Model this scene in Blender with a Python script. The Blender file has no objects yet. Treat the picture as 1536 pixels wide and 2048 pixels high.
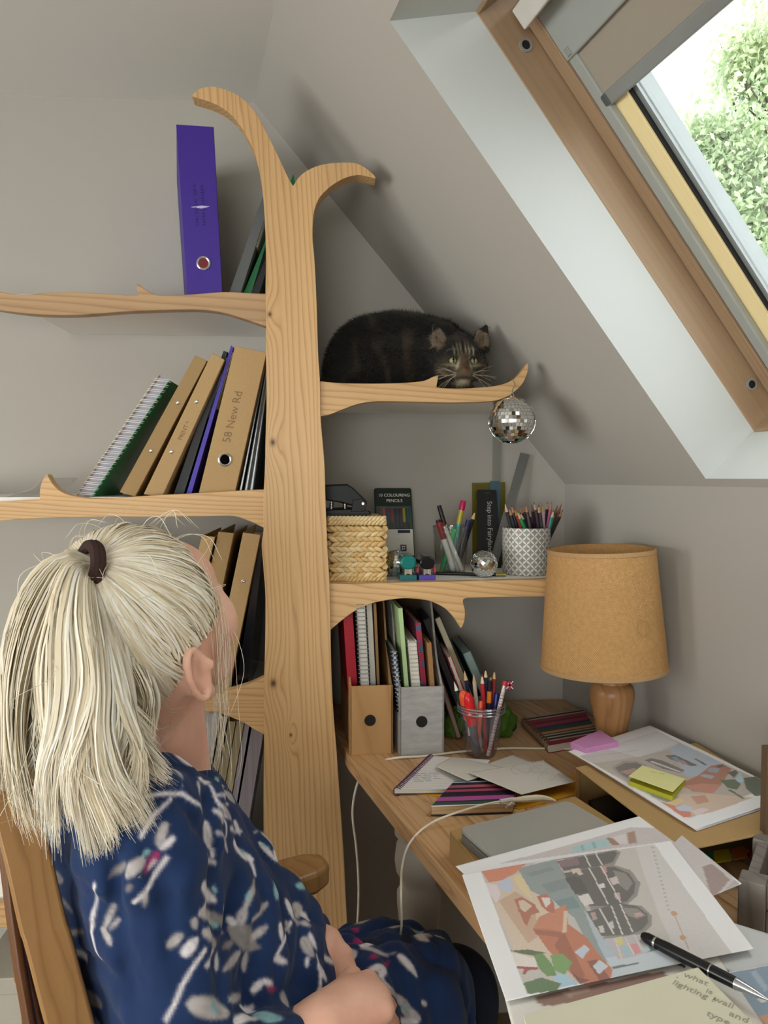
import bpy, bmesh, math, random
import numpy as np
from mathutils import Vector, Matrix, noise as mnoise

S = bpy.context.scene
COL = S.collection
R = math.radians
random.seed(7)
rng = np.random.default_rng(7)

# ------------------------------------------------------------------ camera, sky, light, exposure
FPX = 1538.0
YAW = R(4.05)
PIT = math.atan(69 / FPX)
CAM = np.array([0.0, -1.72, 1.25])
cam = bpy.data.cameras.new('camera')
cam.sensor_fit = 'VERTICAL'
cam.sensor_height = 36.0
cam.lens = 36.0 * FPX / 2048.0
cam.clip_start = 0.01
camo = bpy.data.objects.new('camera', cam)
COL.objects.link(camo)
camo.location = CAM
camo.rotation_euler = (math.pi / 2 - PIT, 0, -YAW)
S.camera = camo

world = bpy.data.worlds.new('overcast_sky')
S.world = world
world.use_nodes = True
bg = world.node_tree.nodes['Background']
bg.inputs[0].default_value = (0.93, 0.97, 1.0, 1)
bg.inputs[1].default_value = 5.6

def area(name, loc, target, sx, sy, power, col):
    l = bpy.data.lights.new(name, 'AREA')
    l.shape = 'RECTANGLE'; l.size = sx; l.size_y = sy
    l.energy = power; l.color = col
    o = bpy.data.objects.new(name, l)
    COL.objects.link(o)
    o.location = loc
    o.rotation_euler = (Vector(target) - Vector(loc)).to_track_quat('-Z', 'Y').to_euler()
    return o
# light through two added, unseen windows: key from the left, fill from the rear
area('added_key_left', (-2.41, -2.10, 1.10), (0.0, -1.10, 1.46), 1.90, 0.90, 44, (1.0, 0.965, 0.925))
area('added_fill_rear', (-0.55, -3.41, 1.12), (-0.45, -1.0, 1.45), 1.10, 0.90, 20, (1.0, 0.965, 0.925))

S.view_settings.view_transform = 'Standard'
S.view_settings.look = 'None'
S.view_settings.gamma = 1.0
S.view_settings.exposure = -0.22
S.view_settings.use_curve_mapping = False

# ------------------------------------------------------------------ from a pixel of the photograph to a point on a real plane
fw = np.array([math.sin(YAW) * math.cos(PIT), math.cos(YAW) * math.cos(PIT), -math.sin(PIT)])
rt = np.array([math.cos(YAW), -math.sin(YAW), 0.0])
upv = np.cross(rt, fw)
def ray(px, py): return fw + rt * (px - 768) / FPX - upv * (py - 1024) / FPX
def U(px, py, ax, v):
    d = ray(px, py); i = 'xyz'.index(ax)
    return CAM + d * ((v - CAM[i]) / d[i])
def UP(px, py, p, n):
    d = ray(px, py)
    return CAM + d * (np.dot(np.array(p) - CAM, n) / np.dot(d, n))
def UD(px, py, depth): return CAM + ray(px, py) * depth

# ------------------------------------------------------------------ materials
def lin(c):
    c = c / 255.0
    return c / 12.92 if c <= 0.04045 else ((c + 0.055) / 1.055) ** 2.4
def rgb(c):
    if isinstance(c, str):
        c = c.lstrip('#'); c = tuple(int(c[i:i + 2], 16) for i in (0, 2, 4))
    return tuple(lin(v) for v in c) + (1.0,)
MATS = {}
class NT:
    def __init__(s, name):
        s.m = bpy.data.materials.new(name); s.m.use_nodes = True
        s.t = s.m.node_tree; s.b = s.t.nodes['Principled BSDF']
    def n(s, typ, **kw):
        nd = s.t.nodes.new(typ)
        for k, v in kw.items():
            if k.startswith('i_'):
                key = k[2:]
                key = int(key) if key.isdigit() else key.replace('_', ' ')
                nd.inputs[key].default_value = v
            else: setattr(nd, k, v)
        return nd
    def l(s, a, b): s.t.links.new(a, b)
    def math(s, op, a, b=None, c=None):
        nd = s.t.nodes.new('ShaderNodeMath'); nd.operation = op
        for i, v in enumerate((a, b, c)):
            if v is None: continue
            if isinstance(v, (int, float)): nd.inputs[i].default_value = v
            else: s.l(v, nd.inputs[i])
        return nd.outputs[0]
    def ramp(s, fac, stops, interp='LINEAR'):
        nd = s.t.nodes.new('ShaderNodeValToRGB'); cr = nd.color_ramp; cr.interpolation = interp
        while len(cr.elements) < len(stops): cr.elements.new(0.5)
        for e, (p, c) in zip(cr.elements, stops):
            e.position = p; e.color = rgb(c) if not isinstance(c, float) else (c, c, c, 1)
        s.l(fac, nd.inputs[0]); return nd.outputs[0]
    def mix(s, fac, a, b):
        nd = s.t.nodes.new('ShaderNodeMix'); nd.data_type = 'RGBA'
        for inp, v in ((nd.inputs[0], fac), (nd.inputs[6], a), (nd.inputs[7], b)):
            if isinstance(v, (int, float)): inp.default_value = v
            elif isinstance(v, tuple): inp.default_value = v
            else: s.l(v, inp)
        return nd.outputs[2]
    def coord(s, out='Object', scale=(1, 1, 1), rot=(0, 0, 0), loc=(0, 0, 0)):
        tc = s.t.nodes.new('ShaderNodeTexCoord'); mp = s.t.nodes.new('ShaderNodeMapping')
        mp.inputs['Scale'].default_value = scale; mp.inputs['Rotation'].default_value = rot; mp.inputs['Location'].default_value = loc
        s.l(tc.outputs[out], mp.inputs[0]); return mp.outputs[0]
    def noise(s, vec, scale, detail=3, rough=0.55, dist=0.0):
        nd = s.n('ShaderNodeTexNoise'); nd.inputs['Scale'].default_value = scale
        nd.inputs['Detail'].default_value = detail; nd.inputs['Roughness'].default_value = rough; nd.inputs['Distortion'].default_value = dist
        s.l(vec, nd.inputs['Vector']); return nd.outputs[0]
    def bump(s, h, strength=0.2, dist=0.001):
        nd = s.n('ShaderNodeBump'); nd.inputs['Strength'].default_value = strength; nd.inputs['Distance'].default_value = dist
        s.l(h, nd.inputs['Height']); s.l(nd.outputs[0], s.b.inputs['Normal'])
    def base(s, c):
        if isinstance(c, tuple): s.b.inputs['Base Color'].default_value = c
        else: s.l(c, s.b.inputs['Base Color'])
    def done(s, rough=0.5, metal=0.0, spec=0.5):
        s.b.inputs['Roughness'].default_value = rough; s.b.inputs['Metallic'].default_value = metal
        s.b.inputs['Specular IOR Level'].default_value = spec
        return s.m

def plain(c, rough=0.55, metal=0.0, spec=0.4, var=0.06, nscale=30, bump=0.0):
    key = ('plain', c, rough, metal, spec, var, nscale, bump)
    if key in MATS: return MATS[key]
    t = NT('mat_' + str(c).strip('#'))
    co = t.coord(); nz = t.noise(co, nscale, 4)
    base = rgb(c); k = 1 - var
    t.base(t.mix(nz, tuple(v * k for v in base[:3]) + (1,), tuple(min(1, v * (1 + var)) for v in base[:3]) + (1,)))
    if bump: t.bump(t.noise(co, nscale * 6, 3), bump, 0.0006)
    MATS[key] = t.done(rough, metal, spec); return MATS[key]

def wood(key, light, mid, dark, grain=(1, 1, 1), freq=26.0, rough=0.45, knots=(), warp=1.0, off=(0, 0, 0)):
    """grain: per-axis scale, small along the grain; knots: object-space points the rings bend around"""
    if key in MATS: return MATS[key]
    t = NT('wood_' + key)
    co = t.coord(scale=grain, loc=off)
    sep = t.n('ShaderNodeSeparateXYZ'); t.l(co, sep.inputs[0])
    n1 = t.noise(co, 2.2, 2, 0.5, 0.2)
    n2 = t.noise(co, 9.0, 3, 0.5)
    acc = t.math('ADD', t.math('MULTIPLY', sep.outputs[0], 1.0), t.math('MULTIPLY', sep.outputs[1], 0.6))
    acc = t.math('ADD', acc, t.math('MULTIPLY', sep.outputs[2], 1.0))
    acc = t.math('ADD', acc, t.math('MULTIPLY', n1, 0.42 * warp))
    acc = t.math('ADD', acc, t.math('MULTIPLY', n2, 0.05 * warp))
    kmask = None
    for kx, ky, kz, kr in knots:
        tc = t.n('ShaderNodeTexCoord')
        mp = t.n('ShaderNodeMapping'); mp.inputs['Location'].default_value = (-kx, -ky, -kz)
        t.l(tc.outputs['Object'], mp.inputs[0])
        mp2 = t.n('ShaderNodeMapping'); mp2.inputs['Scale'].default_value = (1 / kr, 0.05 / kr, 0.45 / kr)
        t.l(mp.outputs[0], mp2.inputs[0])
        ln = t.n('ShaderNodeVectorMath', operation='LENGTH'); t.l(mp2.outputs[0], ln.inputs[0])
        g = t.math('POWER', 2.718, t.math('MULTIPLY', t.math('MULTIPLY', ln.outputs['Value'], ln.outputs['Value']), -1.0))
        acc = t.math('ADD', acc, t.math('MULTIPLY', g, 0.16))
        mp3 = t.n('ShaderNodeMapping'); mp3.inputs['Scale'].default_value = (4.5 / kr, 0.05 / kr, 3.2 / kr)
        t.l(mp.outputs[0], mp3.inputs[0])
        ln3 = t.n('ShaderNodeVectorMath', operation='LENGTH'); t.l(mp3.outputs[0], ln3.inputs[0])
        k = t.math('POWER', 2.718, t.math('MULTIPLY', t.math('MULTIPLY', ln3.outputs['Value'], ln3.outputs['Value']), -1.0))
        kmask = k if kmask is None else t.math('MAXIMUM', kmask, k)
    ring = t.math('FRACT', t.math('MULTIPLY', acc, freq))
    fine = t.noise(t.coord(scale=tuple(g * 1.0 for g in grain), loc=off), 130.0, 2, 0.6)
    colr = t.ramp(ring, [(0.0, mid), (0.35, light), (0.72, light), (0.93, dark), (1.0, mid)])
    blot = t.ramp(t.noise(co, 1.3, 2), [(0.3, 0.72), (0.75, 1.0)])
    base = rgb(light); m2 = tuple(v * 0.97 for v in rgb(mid)[:3]) + (1,)
    c = t.mix(0.35, colr, rgb(light))
    c = t.mix(t.math('MULTIPLY', fine, 0.55), c, m2)
    mul = t.n('ShaderNodeMix', data_type='RGBA', blend_type='MULTIPLY'); mul.inputs[0].default_value = 0.7
    t.l(c, mul.inputs[6]); t.l(blot, mul.inputs[7]); c = mul.outputs[2]
    if kmask is not None: c = t.mix(kmask, c, rgb('#4b2f17'))
    t.base(c); t.bump(ring, 0.05, 0.0005)
    MATS[key] = t.done(rough, 0, 0.35); return MATS[key]

def vcol_mat(key, rough=0.6, spec=0.3, attr='Col', nscale=0, bump=0.0, sheen=0.0):
    if key in MATS: return MATS[key]
    t = NT(key)
    a = t.n('ShaderNodeAttribute'); a.attribute_name = attr
    t.base(a.outputs['Color'])
    if bump: t.bump(t.noise(t.coord(), nscale, 3), bump, 0.0008)
    if sheen: t.b.inputs['Sheen Weight'].default_value = sheen
    MATS[key] = t.done(rough, 0, spec); return MATS[key]

def glassy(key, tint, gloss=0.12, rough=0.03, alpha=0.0):
    """thin clear wall: see-through with a faint reflection, and an optional milky share"""
    if key in MATS: return MATS[key]
    m = bpy.data.materials.new(key); m.use_nodes = True; t = m.node_tree
    for nd in list(t.nodes): t.nodes.remove(nd)
    out = t.nodes.new('ShaderNodeOutputMaterial'); tr = t.nodes.new('ShaderNodeBsdfTransparent'); gl = t.nodes.new('ShaderNodeBsdfGlossy')
    tr.inputs[0].default_value = rgb(tint); gl.inputs['Roughness'].default_value = rough
    fr = t.nodes.new('ShaderNodeLayerWeight'); fr.inputs[0].default_value = 0.25
    mu = t.nodes.new('ShaderNodeMath'); mu.operation = 'MULTIPLY_ADD'; mu.inputs[1].default_value = 0.3; mu.inputs[2].default_value = gloss
    mx = t.nodes.new('ShaderNodeMixShader')
    t.links.new(fr.outputs['Facing'], mu.inputs[0]); t.links.new(mu.outputs[0], mx.inputs[0])
    t.links.new(tr.outputs[0], mx.inputs[1]); t.links.new(gl.outputs[0], mx.inputs[2])
    last = mx
    if alpha:
        df = t.nodes.new('ShaderNodeBsdfDiffuse'); df.inputs[0].default_value = rgb(tint)
        m2 = t.nodes.new('ShaderNodeMixShader'); m2.inputs[0].default_value = alpha
        t.links.new(mx.outputs[0], m2.inputs[1]); t.links.new(df.outputs[0], m2.inputs[2]); last = m2
    t.links.new(last.outputs[0], out.inputs[0])
    MATS[key] = m; return m

def kraft(key='kraft', c='#b39468'):
    if key in MATS: return MATS[key]
    t = NT(key); co = t.coord()
    b = rgb(c)
    f = t.noise(co, 260, 3, 0.7); g = t.noise(co, 7, 3)
    x = t.mix(f, tuple(v * .86 for v in b[:3]) + (1,), tuple(v * 1.1 for v in b[:3]) + (1,))
    x = t.mix(t.math('MULTIPLY', g, 0.35), x, tuple(v * .8 for v in b[:3]) + (1,))
    t.base(x); t.bump(f, 0.08, 0.0004)
    MATS[key] = t.done(0.75, 0, 0.25); return MATS[key]

# ------------------------------------------------------------------ geometry: functions give (verts, faces)
def join(*gs):
    V, F = [], []
    for v, f in gs:
        o = len(V); V += [tuple(p) for p in v]; F += [tuple(i + o for i in q) for q in f]
    return V, F
def boxg(c, s, rz=0.0):
    x, y, z = (k / 2 for k in s); cs, sn = math.cos(rz), math.sin(rz)
    v = []
    for dz in (-z, z):
        for dx, dy in ((-x, -y), (x, -y), (x, y), (-x, y)):
            v.append((c[0] + dx * cs - dy * sn, c[1] + dx * sn + dy * cs, c[2] + dz))
    return v, [(3, 2, 1, 0), (4, 5, 6, 7), (0, 1, 5, 4), (1, 2, 6, 5), (2, 3, 7, 6), (3, 0, 4, 7)]
def box2(lo, hi): return boxg([(a + b) / 2 for a, b in zip(lo, hi)], [abs(b - a) for a, b in zip(lo, hi)])
def prismg(front, ext):
    front = [np.array(p, float) for p in front]; e = np.array(ext, float); n = len(front)
    v = front + [p + e for p in front]
    f = [tuple(range(n)), tuple(range(2 * n - 1, n - 1, -1))]
    for i in range(n):
        j = (i + 1) % n; f.append((j, i, n + i, n + j))
    return [tuple(p) for p in v], f
def latheg(prof, seg=32, c=(0, 0, 0), capb=True, capt=True):
    v, f = [], []
    for r, z in prof:
        for k in range(seg):
            a = 2 * math.pi * k / seg; v.append((c[0] + r * math.cos(a), c[1] + r * math.sin(a), c[2] + z))
    m = len(prof)
    for i in range(m - 1):
        for k in range(seg):
            j = (k + 1) % seg; f.append((i * seg + k, i * seg + j, (i + 1) * seg + j, (i + 1) * seg + k))
    if capb: f.append(tuple(range(seg - 1, -1, -1)))
    if capt: f.append(tuple(range((m - 1) * seg, m * seg)))
    return v, f
def tubeg(pts, r, seg=8, caps=True, closed=False):
    P = [np.array(p, float) for p in pts]; n = len(P)
    rr = [r] * n if isinstance(r, (int, float)) else list(r)
    v, f = [], []; prev = None
    for i in range(n):
        a = P[i - 1] if (i > 0 or closed) else P[i]; b = P[(i + 1) % n] if (i < n - 1 or closed) else P[i]
        t = b - a; t = t / (np.linalg.norm(t) + 1e-12)
        if prev is None:
            h = np.array([0, 0, 1.0]) if abs(t[2]) < 0.9 else np.array([1.0, 0, 0]); u = np.cross(t, h)
        else: u = prev - t * np.dot(prev, t)
        u /= np.linalg.norm(u) + 1e-12; w = np.cross(t, u); prev = u
        for k in range(seg):
            an = 2 * math.pi * k / seg; v.append(tuple(P[i] + (u * math.cos(an) + w * math.sin(an)) * rr[i]))
    m = n if closed else n - 1
    for i in range(m):
        i2 = (i + 1) % n
        for k in range(seg):
            j = (k + 1) % seg; f.append((i * seg + k, i * seg + j, i2 * seg + j, i2 * seg + k))
    if caps and not closed: f += [tuple(range(seg - 1, -1, -1)), tuple(range((n - 1) * seg, n * seg))]
    return v, f
def sphereg(c, r, su=20, sv=12):
    rx, ry, rz = (r, r, r) if isinstance(r, (int, float)) else r
    v = [(c[0], c[1], c[2] - rz)]; f = []
    for i in range(1, sv):
        p = -math.pi / 2 + math.pi * i / sv
        for k in range(su):
            a = 2 * math.pi * k / su; v.append((c[0] + rx * math.cos(p) * math.cos(a), c[1] + ry * math.cos(p) * math.sin(a), c[2] + rz * math.sin(p)))
    v.append((c[0], c[1], c[2] + rz)); t = len(v) - 1
    for k in range(su):
        j = (k + 1) % su
        f.append((0, 1 + j, 1 + k)); f.append((t, t - su + k, t - su + j))
        for i in range(sv - 2): f.append((1 + i * su + k, 1 + i * su + j, 1 + (i + 1) * su + j, 1 + (i + 1) * su + k))
    return v, f
def xf(g, M):
    M = Matrix(M) if not isinstance(M, Matrix) else M
    return [tuple(M @ Vector(p)) for p in g[0]], g[1]
def RM(ax, deg): return Matrix.Rotation(R(deg), 4, ax)
def TM(x, y=0, z=0):
    if hasattr(x, '__len__'): x, y, z = x
    return Matrix.Translation((x, y, z))
def catmull(pts, n=6, closed=False):
    P = [np.array(p, float) for p in pts]; out = []; m = len(P)
    for i in range(m if closed else m - 1):
        p0 = P[i - 1] if (i > 0 or closed) else P[i]; p1 = P[i]; p2 = P[(i + 1) % m]
        p3 = P[(i + 2) % m] if (i + 2 < m or closed) else p2
        for k in range(n):
            t = k / n
            out.append(0.5 * ((2 * p1) + (-p0 + p2) * t + (2 * p0 - 5 * p1 + 4 * p2 - p3) * t * t + (-p0 + 3 * p1 - 3 * p2 + p3) * t ** 3))
    if not closed: out.append(P[-1])
    return out
def outline(pts, n=4):
    """closed outline; points with a third item are sharp corners, the rest are rounded through"""
    m = len(pts); sh = [i for i, p in enumerate(pts) if len(p) > 2]
    if not sh: return catmull([p[:2] for p in pts], n, True)
    out = []
    for a, b in zip(sh, sh[1:] + [sh[0] + m]):
        seg = [pts[i % m][:2] for i in range(a, b + 1)]
        out += catmull(seg, n)[:-1]
    return out

ORG = {}
def obj(name, g, mat, parent=None, smooth=False, bevel=0.0, local=False, seg=2, angle=40):
    """one mesh object; verts are world points unless local (then in the parent's own frame)"""
    V, F = g
    V = np.array([tuple(p) for p in V], float)
    root = parent
    while root is not None and root.parent is not None: root = root.parent
    if parent is None:
        if local: o0 = np.zeros(3)
        else: o0 = np.array([(V[:, 0].min() + V[:, 0].max()) / 2, (V[:, 1].min() + V[:, 1].max()) / 2, V[:, 2].min()])
    else: o0 = np.zeros(3) if local else ORG.get(root, np.zeros(3))
    me = bpy.data.meshes.new(name)
    me.from_pydata((V - o0).tolist(), [], F); me.update()
    if mat is not None: me.materials.append(mat)
    if smooth:
        me.polygons.foreach_set('use_smooth', [True] * len(me.polygons))
        if angle < 180:
            try: me.set_sharp_from_angle(angle=R(angle))
            except Exception: pass
    o = bpy.data.objects.new(name, me); COL.objects.link(o)
    if parent is not None: o.parent = parent
    elif not local: o.location = o0; ORG[o] = o0
    if bevel:
        b = o.modifiers.new('bevel', 'BEVEL'); b.width = bevel; b.segments = seg; b.limit_method = 'ANGLE'; b.angle_limit = R(35)
    return o
def tag(o, label, cat=None, group=None, kind=None):
    o['label'] = label
    if cat: o['category'] = cat
    if group: o['group'] = group
    if kind: o['kind'] = kind
    return o
def thing(name, label, cat, loc=(0, 0, 0), rot=(0, 0, 0), group=None):
    o = bpy.data.objects.new(name, None); COL.objects.link(o); o.empty_display_size = 0.02
    o.location = loc; o.rotation_euler = rot; ORG[o] = np.array(loc, float)
    return tag(o, label, cat, group)
def struct(o, label, cat='wall'):
    o['kind'] = 'structure'; o['label'] = label; o['category'] = cat; return o
def vcolors(o, cols, name='Col'):
    a = o.data.color_attributes.new(name, 'FLOAT_COLOR', 'POINT')
    c = np.ones((len(o.data.vertices), 4), np.float32); c[:, :3] = cols
    a.data.foreach_set('color', c.ravel())
def textg(body, size, ext=0.0002, font=None, res=3, align='CENTER'):
    cu = bpy.data.curves.new('t', 'FONT'); cu.body = body; cu.size = size; cu.extrude = ext; cu.resolution_u = res; cu.align_x = align; cu.align_y = 'CENTER'
    o = bpy.data.objects.new('t', cu); COL.objects.link(o)
    me = bpy.data.meshes.new_from_object(o.evaluated_get(bpy.context.evaluated_depsgraph_get()))
    v = [tuple(p.co) for p in me.vertices]; f = [tuple(p.vertices) for p in me.polygons]
    bpy.data.objects.remove(o); bpy.data.curves.remove(cu); bpy.data.meshes.remove(me)
    return v, f
def scribble(words, w, h, seed, r=0.0003, slant=0.25):
    """handwriting-like wavy strokes in the xy plane: list of word lengths per line, box w x h"""
    rs = random.Random(seed); gs = []
    for li, line in enumerate(words):
        y0 = h * (0.5 - (li + 0.5) / len(words)); x = -w / 2; xh = h / len(words) * 0.42
        for wl in line:
            pts = []
            n = wl * 5
            for k in range(n + 1):
                ph = k / 5 * 2 * math.pi
                tall = 2.0 if rs.random() < 0.08 else 1.0
                yy = math.sin(ph) * 0.5 * xh * tall * rs.uniform(0.6, 1.1)
                pts.append((x + k / 5 * xh * 0.95 + math.cos(ph) * xh * 0.22 + yy * slant, y0 + yy, 0))
            gs.append(tubeg(pts, r, 3)); x = pts[-1][0] + xh * 0.9
    return join(*gs)
# ------------------------------------------------------------------ the room
def wallmat(key, c, nscale=3.0):
    t = NT(key); co = t.coord(); b = rgb(c)
    nz = t.noise(co, nscale, 3)
    t.base(t.mix(nz, tuple(v * .975 for v in b[:3]) + (1,), tuple(min(1, v * 1.015) for v in b[:3]) + (1,)))
    t.bump(t.noise(co, 14, 5, 0.6), 0.12, 0.004)
    return t.done(0.85, 0, 0.2)
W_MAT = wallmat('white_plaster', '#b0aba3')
CEIL_MAT = wallmat('ceiling_lit_paint', '#dcd9d2')  # paler than the walls, bounce light put into the colour
WIN_TH, WIN_P = R(11), R(50.4)
WO = np.array([.535, 0, 1.235])
ww = np.array([math.sin(WIN_TH), -math.cos(WIN_TH), 0]); hI = np.array([-math.cos(WIN_TH), -math.sin(WIN_TH), 0])
ws = hI * math.cos(WIN_P) + np.array([0, 0, math.sin(WIN_P)]); wn = -hI * math.sin(WIN_P) + np.array([0, 0, math.cos(WIN_P)])
def W(a, b, c): return WO + ww * a + ws * b + wn * c
def UW(px, py, c):
    q = UP(px, py, WO + wn * c, wn) - WO
    return q @ ww, q @ ws
CEIL = 2.06
YB = -3.3
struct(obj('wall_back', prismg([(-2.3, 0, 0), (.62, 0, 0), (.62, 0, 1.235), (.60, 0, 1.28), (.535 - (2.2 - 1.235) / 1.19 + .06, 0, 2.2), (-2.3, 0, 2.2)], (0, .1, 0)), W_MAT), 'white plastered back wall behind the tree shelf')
floor_m = wood('floor', '#8f7a60', '#7f6a50', '#66533c', (9, 1.2, 9), 3.0, 0.5)
struct(obj('floor', box2((-2.3, YB, -.05), (1.5, .0, 0)), floor_m), 'wooden floor in shade under the desk', 'floor')
bC = (CEIL - 1.235) / math.sin(WIN_P)
p0 = W(-.3, bC, 0); p1 = W(3.6, bC, 0)
struct(obj('ceiling', ([(-2.3, .1, CEIL), tuple(p0), tuple(p1), (-2.3, YB - .2, CEIL), (-2.3, .1, CEIL + .03), tuple(p0 + [0, 0, .03]), tuple(p1 + [0, 0, .03]), (-2.3, YB - .2, CEIL + .03)],
       [(3, 2, 1, 0), (4, 5, 6, 7), (0, 1, 5, 4), (1, 2, 6, 5), (2, 3, 7, 6), (3, 0, 4, 7)]), CEIL_MAT), 'flat white ceiling above the tree shelf', 'ceiling')
# knee wall under the roof slope
kw = np.array([WO * [1, 1, 0] - ww * .1, WO * [1, 1, 0] + ww * 3.5]); no = -hI * .08
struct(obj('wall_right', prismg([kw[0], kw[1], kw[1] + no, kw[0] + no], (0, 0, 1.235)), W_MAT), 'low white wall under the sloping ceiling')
# left and rear walls, each open for an added, unseen window
y0, y1, z0, z1 = -3.10, -1.10, .62, 1.60
XW = -2.3
g = join(box2((XW - .1, YB, 0), (XW, y0, 2.4)), box2((XW - .1, y1, 0), (XW, .1, 2.4)), box2((XW - .1, y0, 0), (XW, y1, z0)), box2((XW - .1, y0, z1), (XW, y1, 2.4)))
struct(obj('wall_left', g, W_MAT), 'white wall at the left end of the room with an added window opening')
rx_0, rx_1 = -1.15, .05
g = join(box2((XW, YB - .1, 0), (rx_0, YB, 2.4)), box2((rx_1, YB - .1, 0), (1.6, YB, 2.4)), box2((rx_0, YB - .1, 0), (rx_1, YB, z0)), box2((rx_0, YB - .1, z1), (rx_1, YB, 2.4)))
struct(obj('wall_rear', g, W_MAT), 'white wall behind the camera with an added window opening')
w2 = thing('added_window_2', 'added white framed window lighting the room from the left', 'window', (XW, (y0 + y1) / 2, z0)); w2['kind'] = 'structure'  # window out of view, added where the shadows call for light from the left
wp = plain('#e8e6e0', 0.4); ym = (y0 + y1) / 2
g = join(box2((XW - .08, y0, z0), (XW - .02, y0 + .05, z1)), box2((XW - .08, y1 - .05, z0), (XW - .02, y1, z1)), box2((XW - .08, y0, z0), (XW - .02, y1, z0 + .05)), box2((XW - .08, y0, z1 - .05), (XW - .02, y1, z1)), box2((XW - .08, ym - .025, z0), (XW - .02, ym + .025, z1)))
obj('window_frame', g, wp, w2)
GL = glassy('window_glass', '#fbfdfc', 0.02, 0.0)
obj('pane', box2((XW - .052, y0 + .05, z0 + .05), (XW - .048, ym - .025, z1 - .05)), GL, w2)
obj('pane', box2((XW - .052, ym + .025, z0 + .05), (XW - .048, y1 - .05, z1 - .05)), GL, w2)

w3 = thing('added_window_3', 'added white framed window giving fill light behind the camera', 'window', ((rx_0 + rx_1) / 2, YB, z0)); w3['kind'] = 'structure'  # window out of view, added for frontal fill
g = join(box2((rx_0, YB - .08, z0), (rx_0 + .05, YB - .02, z1)), box2((rx_1 - .05, YB - .08, z0), (rx_1, YB - .02, z1)), box2((rx_0, YB - .08, z0), (rx_1, YB - .02, z0 + .05)), box2((rx_0, YB - .08, z1 - .05), (rx_1, YB - .02, z1)))
obj('window_frame', g, wp, w3); obj('pane', box2((rx_0 + .05, YB - .052, z0 + .05), (rx_1 - .05, YB - .048, z1 - .05)), GL, w3)

# roof slope with the opening for the skylight, and its plastered reveal
A0, A1, B0, B1, B1w, CW = .497, 1.115, .017, .866, .808, .122
aL, aR, bB, bT = -.3, 3.6, 0.0, bC + .05
V, F = [], []
def wq(*q):
    i = len(V); V.extend(tuple(W(*p)) for p in q); F.append(tuple(range(i, i + len(q))))
wq((aL, bB, 0), (A0, bB, 0), (A0, bT, 0), (aL, bT, 0)); wq((A1, bB, 0), (aR, bB, 0), (aR, bT, 0), (A1, bT, 0))
wq((A0, bB, 0), (A1, bB, 0), (A1, B0, 0), (A0, B0, 0)); wq((A0, B1, 0), (A1, B1, 0), (A1, bT, 0), (A0, bT, 0))
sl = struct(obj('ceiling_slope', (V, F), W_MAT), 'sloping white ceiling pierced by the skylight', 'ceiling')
V, F = [], []
wq((A0, B0, 0), (A0, B0, CW), (A0, B1w, CW), (A0, B1, 0)); wq((A1, B0, 0), (A1, B1, 0), (A1, B1w, CW), (A1, B0, CW))
wq((A0, B0, 0), (A1, B0, 0), (A1, B0, CW), (A0, B0, CW)); wq((A0, B1, 0), (A0, B1w, CW), (A1, B1w, CW), (A1, B1, 0))
obj('reveal', (V, F), wallmat('reveal_paint', '#c6c9c7'), sl)

# skylight
def wbar(a0, a1, b0, b1, c0, c1):
    v = [W(a, b, c) for c in (c0, c1) for a, b in ((a0, b0), (a1, b0), (a1, b1), (a0, b1))]
    return v, [(3, 2, 1, 0), (4, 5, 6, 7), (0, 1, 5, 4), (1, 2, 6, 5), (2, 3, 7, 6), (3, 0, 4, 7)]
pine = wood('skylight_pine', '#b98c5b', '#a5784a', '#8c6238', (3, 3, 3), 16, 0.45)
# grain follows the slope: a noise stretched along it
def slope_wood(key, light, dark):
    t = NT(key); tc = t.n('ShaderNodeTexCoord'); 
    cx = t.n('ShaderNodeCombineXYZ')
    for k, (v, sc_) in enumerate(((ww, 160), (ws, 2.5), (wn, 160))):
        dt_ = t.n('ShaderNodeVectorMath', operation='DOT_PRODUCT'); t.l(tc.outputs['Object'], dt_.inputs[0]); dt_.inputs[1].default_value = tuple(v * sc_); t.l(dt_.outputs['Value'], cx.inputs[k])
    m2 = cx
    nz = t.noise(m2.outputs[0], 1.0, 4, 0.6); nz2 = t.noise(m2.outputs[0], 0.15, 2)
    t.base(t.mix(nz2, t.ramp(nz, [(.3, dark), (.65, light)]), rgb(light)))
    return t.done(0.4, 0, 0.4)
pine = slope_wood('skylight_pine', '#a1866a', '#7f6347')
pine_lit = slope_wood('skylight_sash_lit', '#f0dba6', '#e2c98e')  # pale copy of the pine, sky brightness put into its colour
alu = plain('#a9aba6', 0.45, 0.0, 0.5, 0.02)
sky1 = thing('window_1', 'pine framed skylight in the sloping ceiling', 'window', tuple(W((A0 + A1) / 2, B0, CW))); sky1['kind'] = 'structure'
CJ = .180
Bb, Bt = B0 + .002, B1w - .002
obj('frame_jamb', wbar(A0 - .03, A0 + .001, Bb - .03, Bt + .03, CW, .30), pine, sky1, bevel=.002)
obj('frame_jamb', wbar(A1 - .001, A1 + .03, Bb - .03, Bt + .03, CW, .30), pine, sky1, bevel=.002)
obj('frame_sill', wbar(A0, A1, Bb - .03, Bb + .004, CW, .30), pine, sky1, bevel=.002)
obj('frame_head', wbar(A0, A1, Bt - .004, Bt + .03, CW, .30), pine, sky1, bevel=.002)
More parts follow.
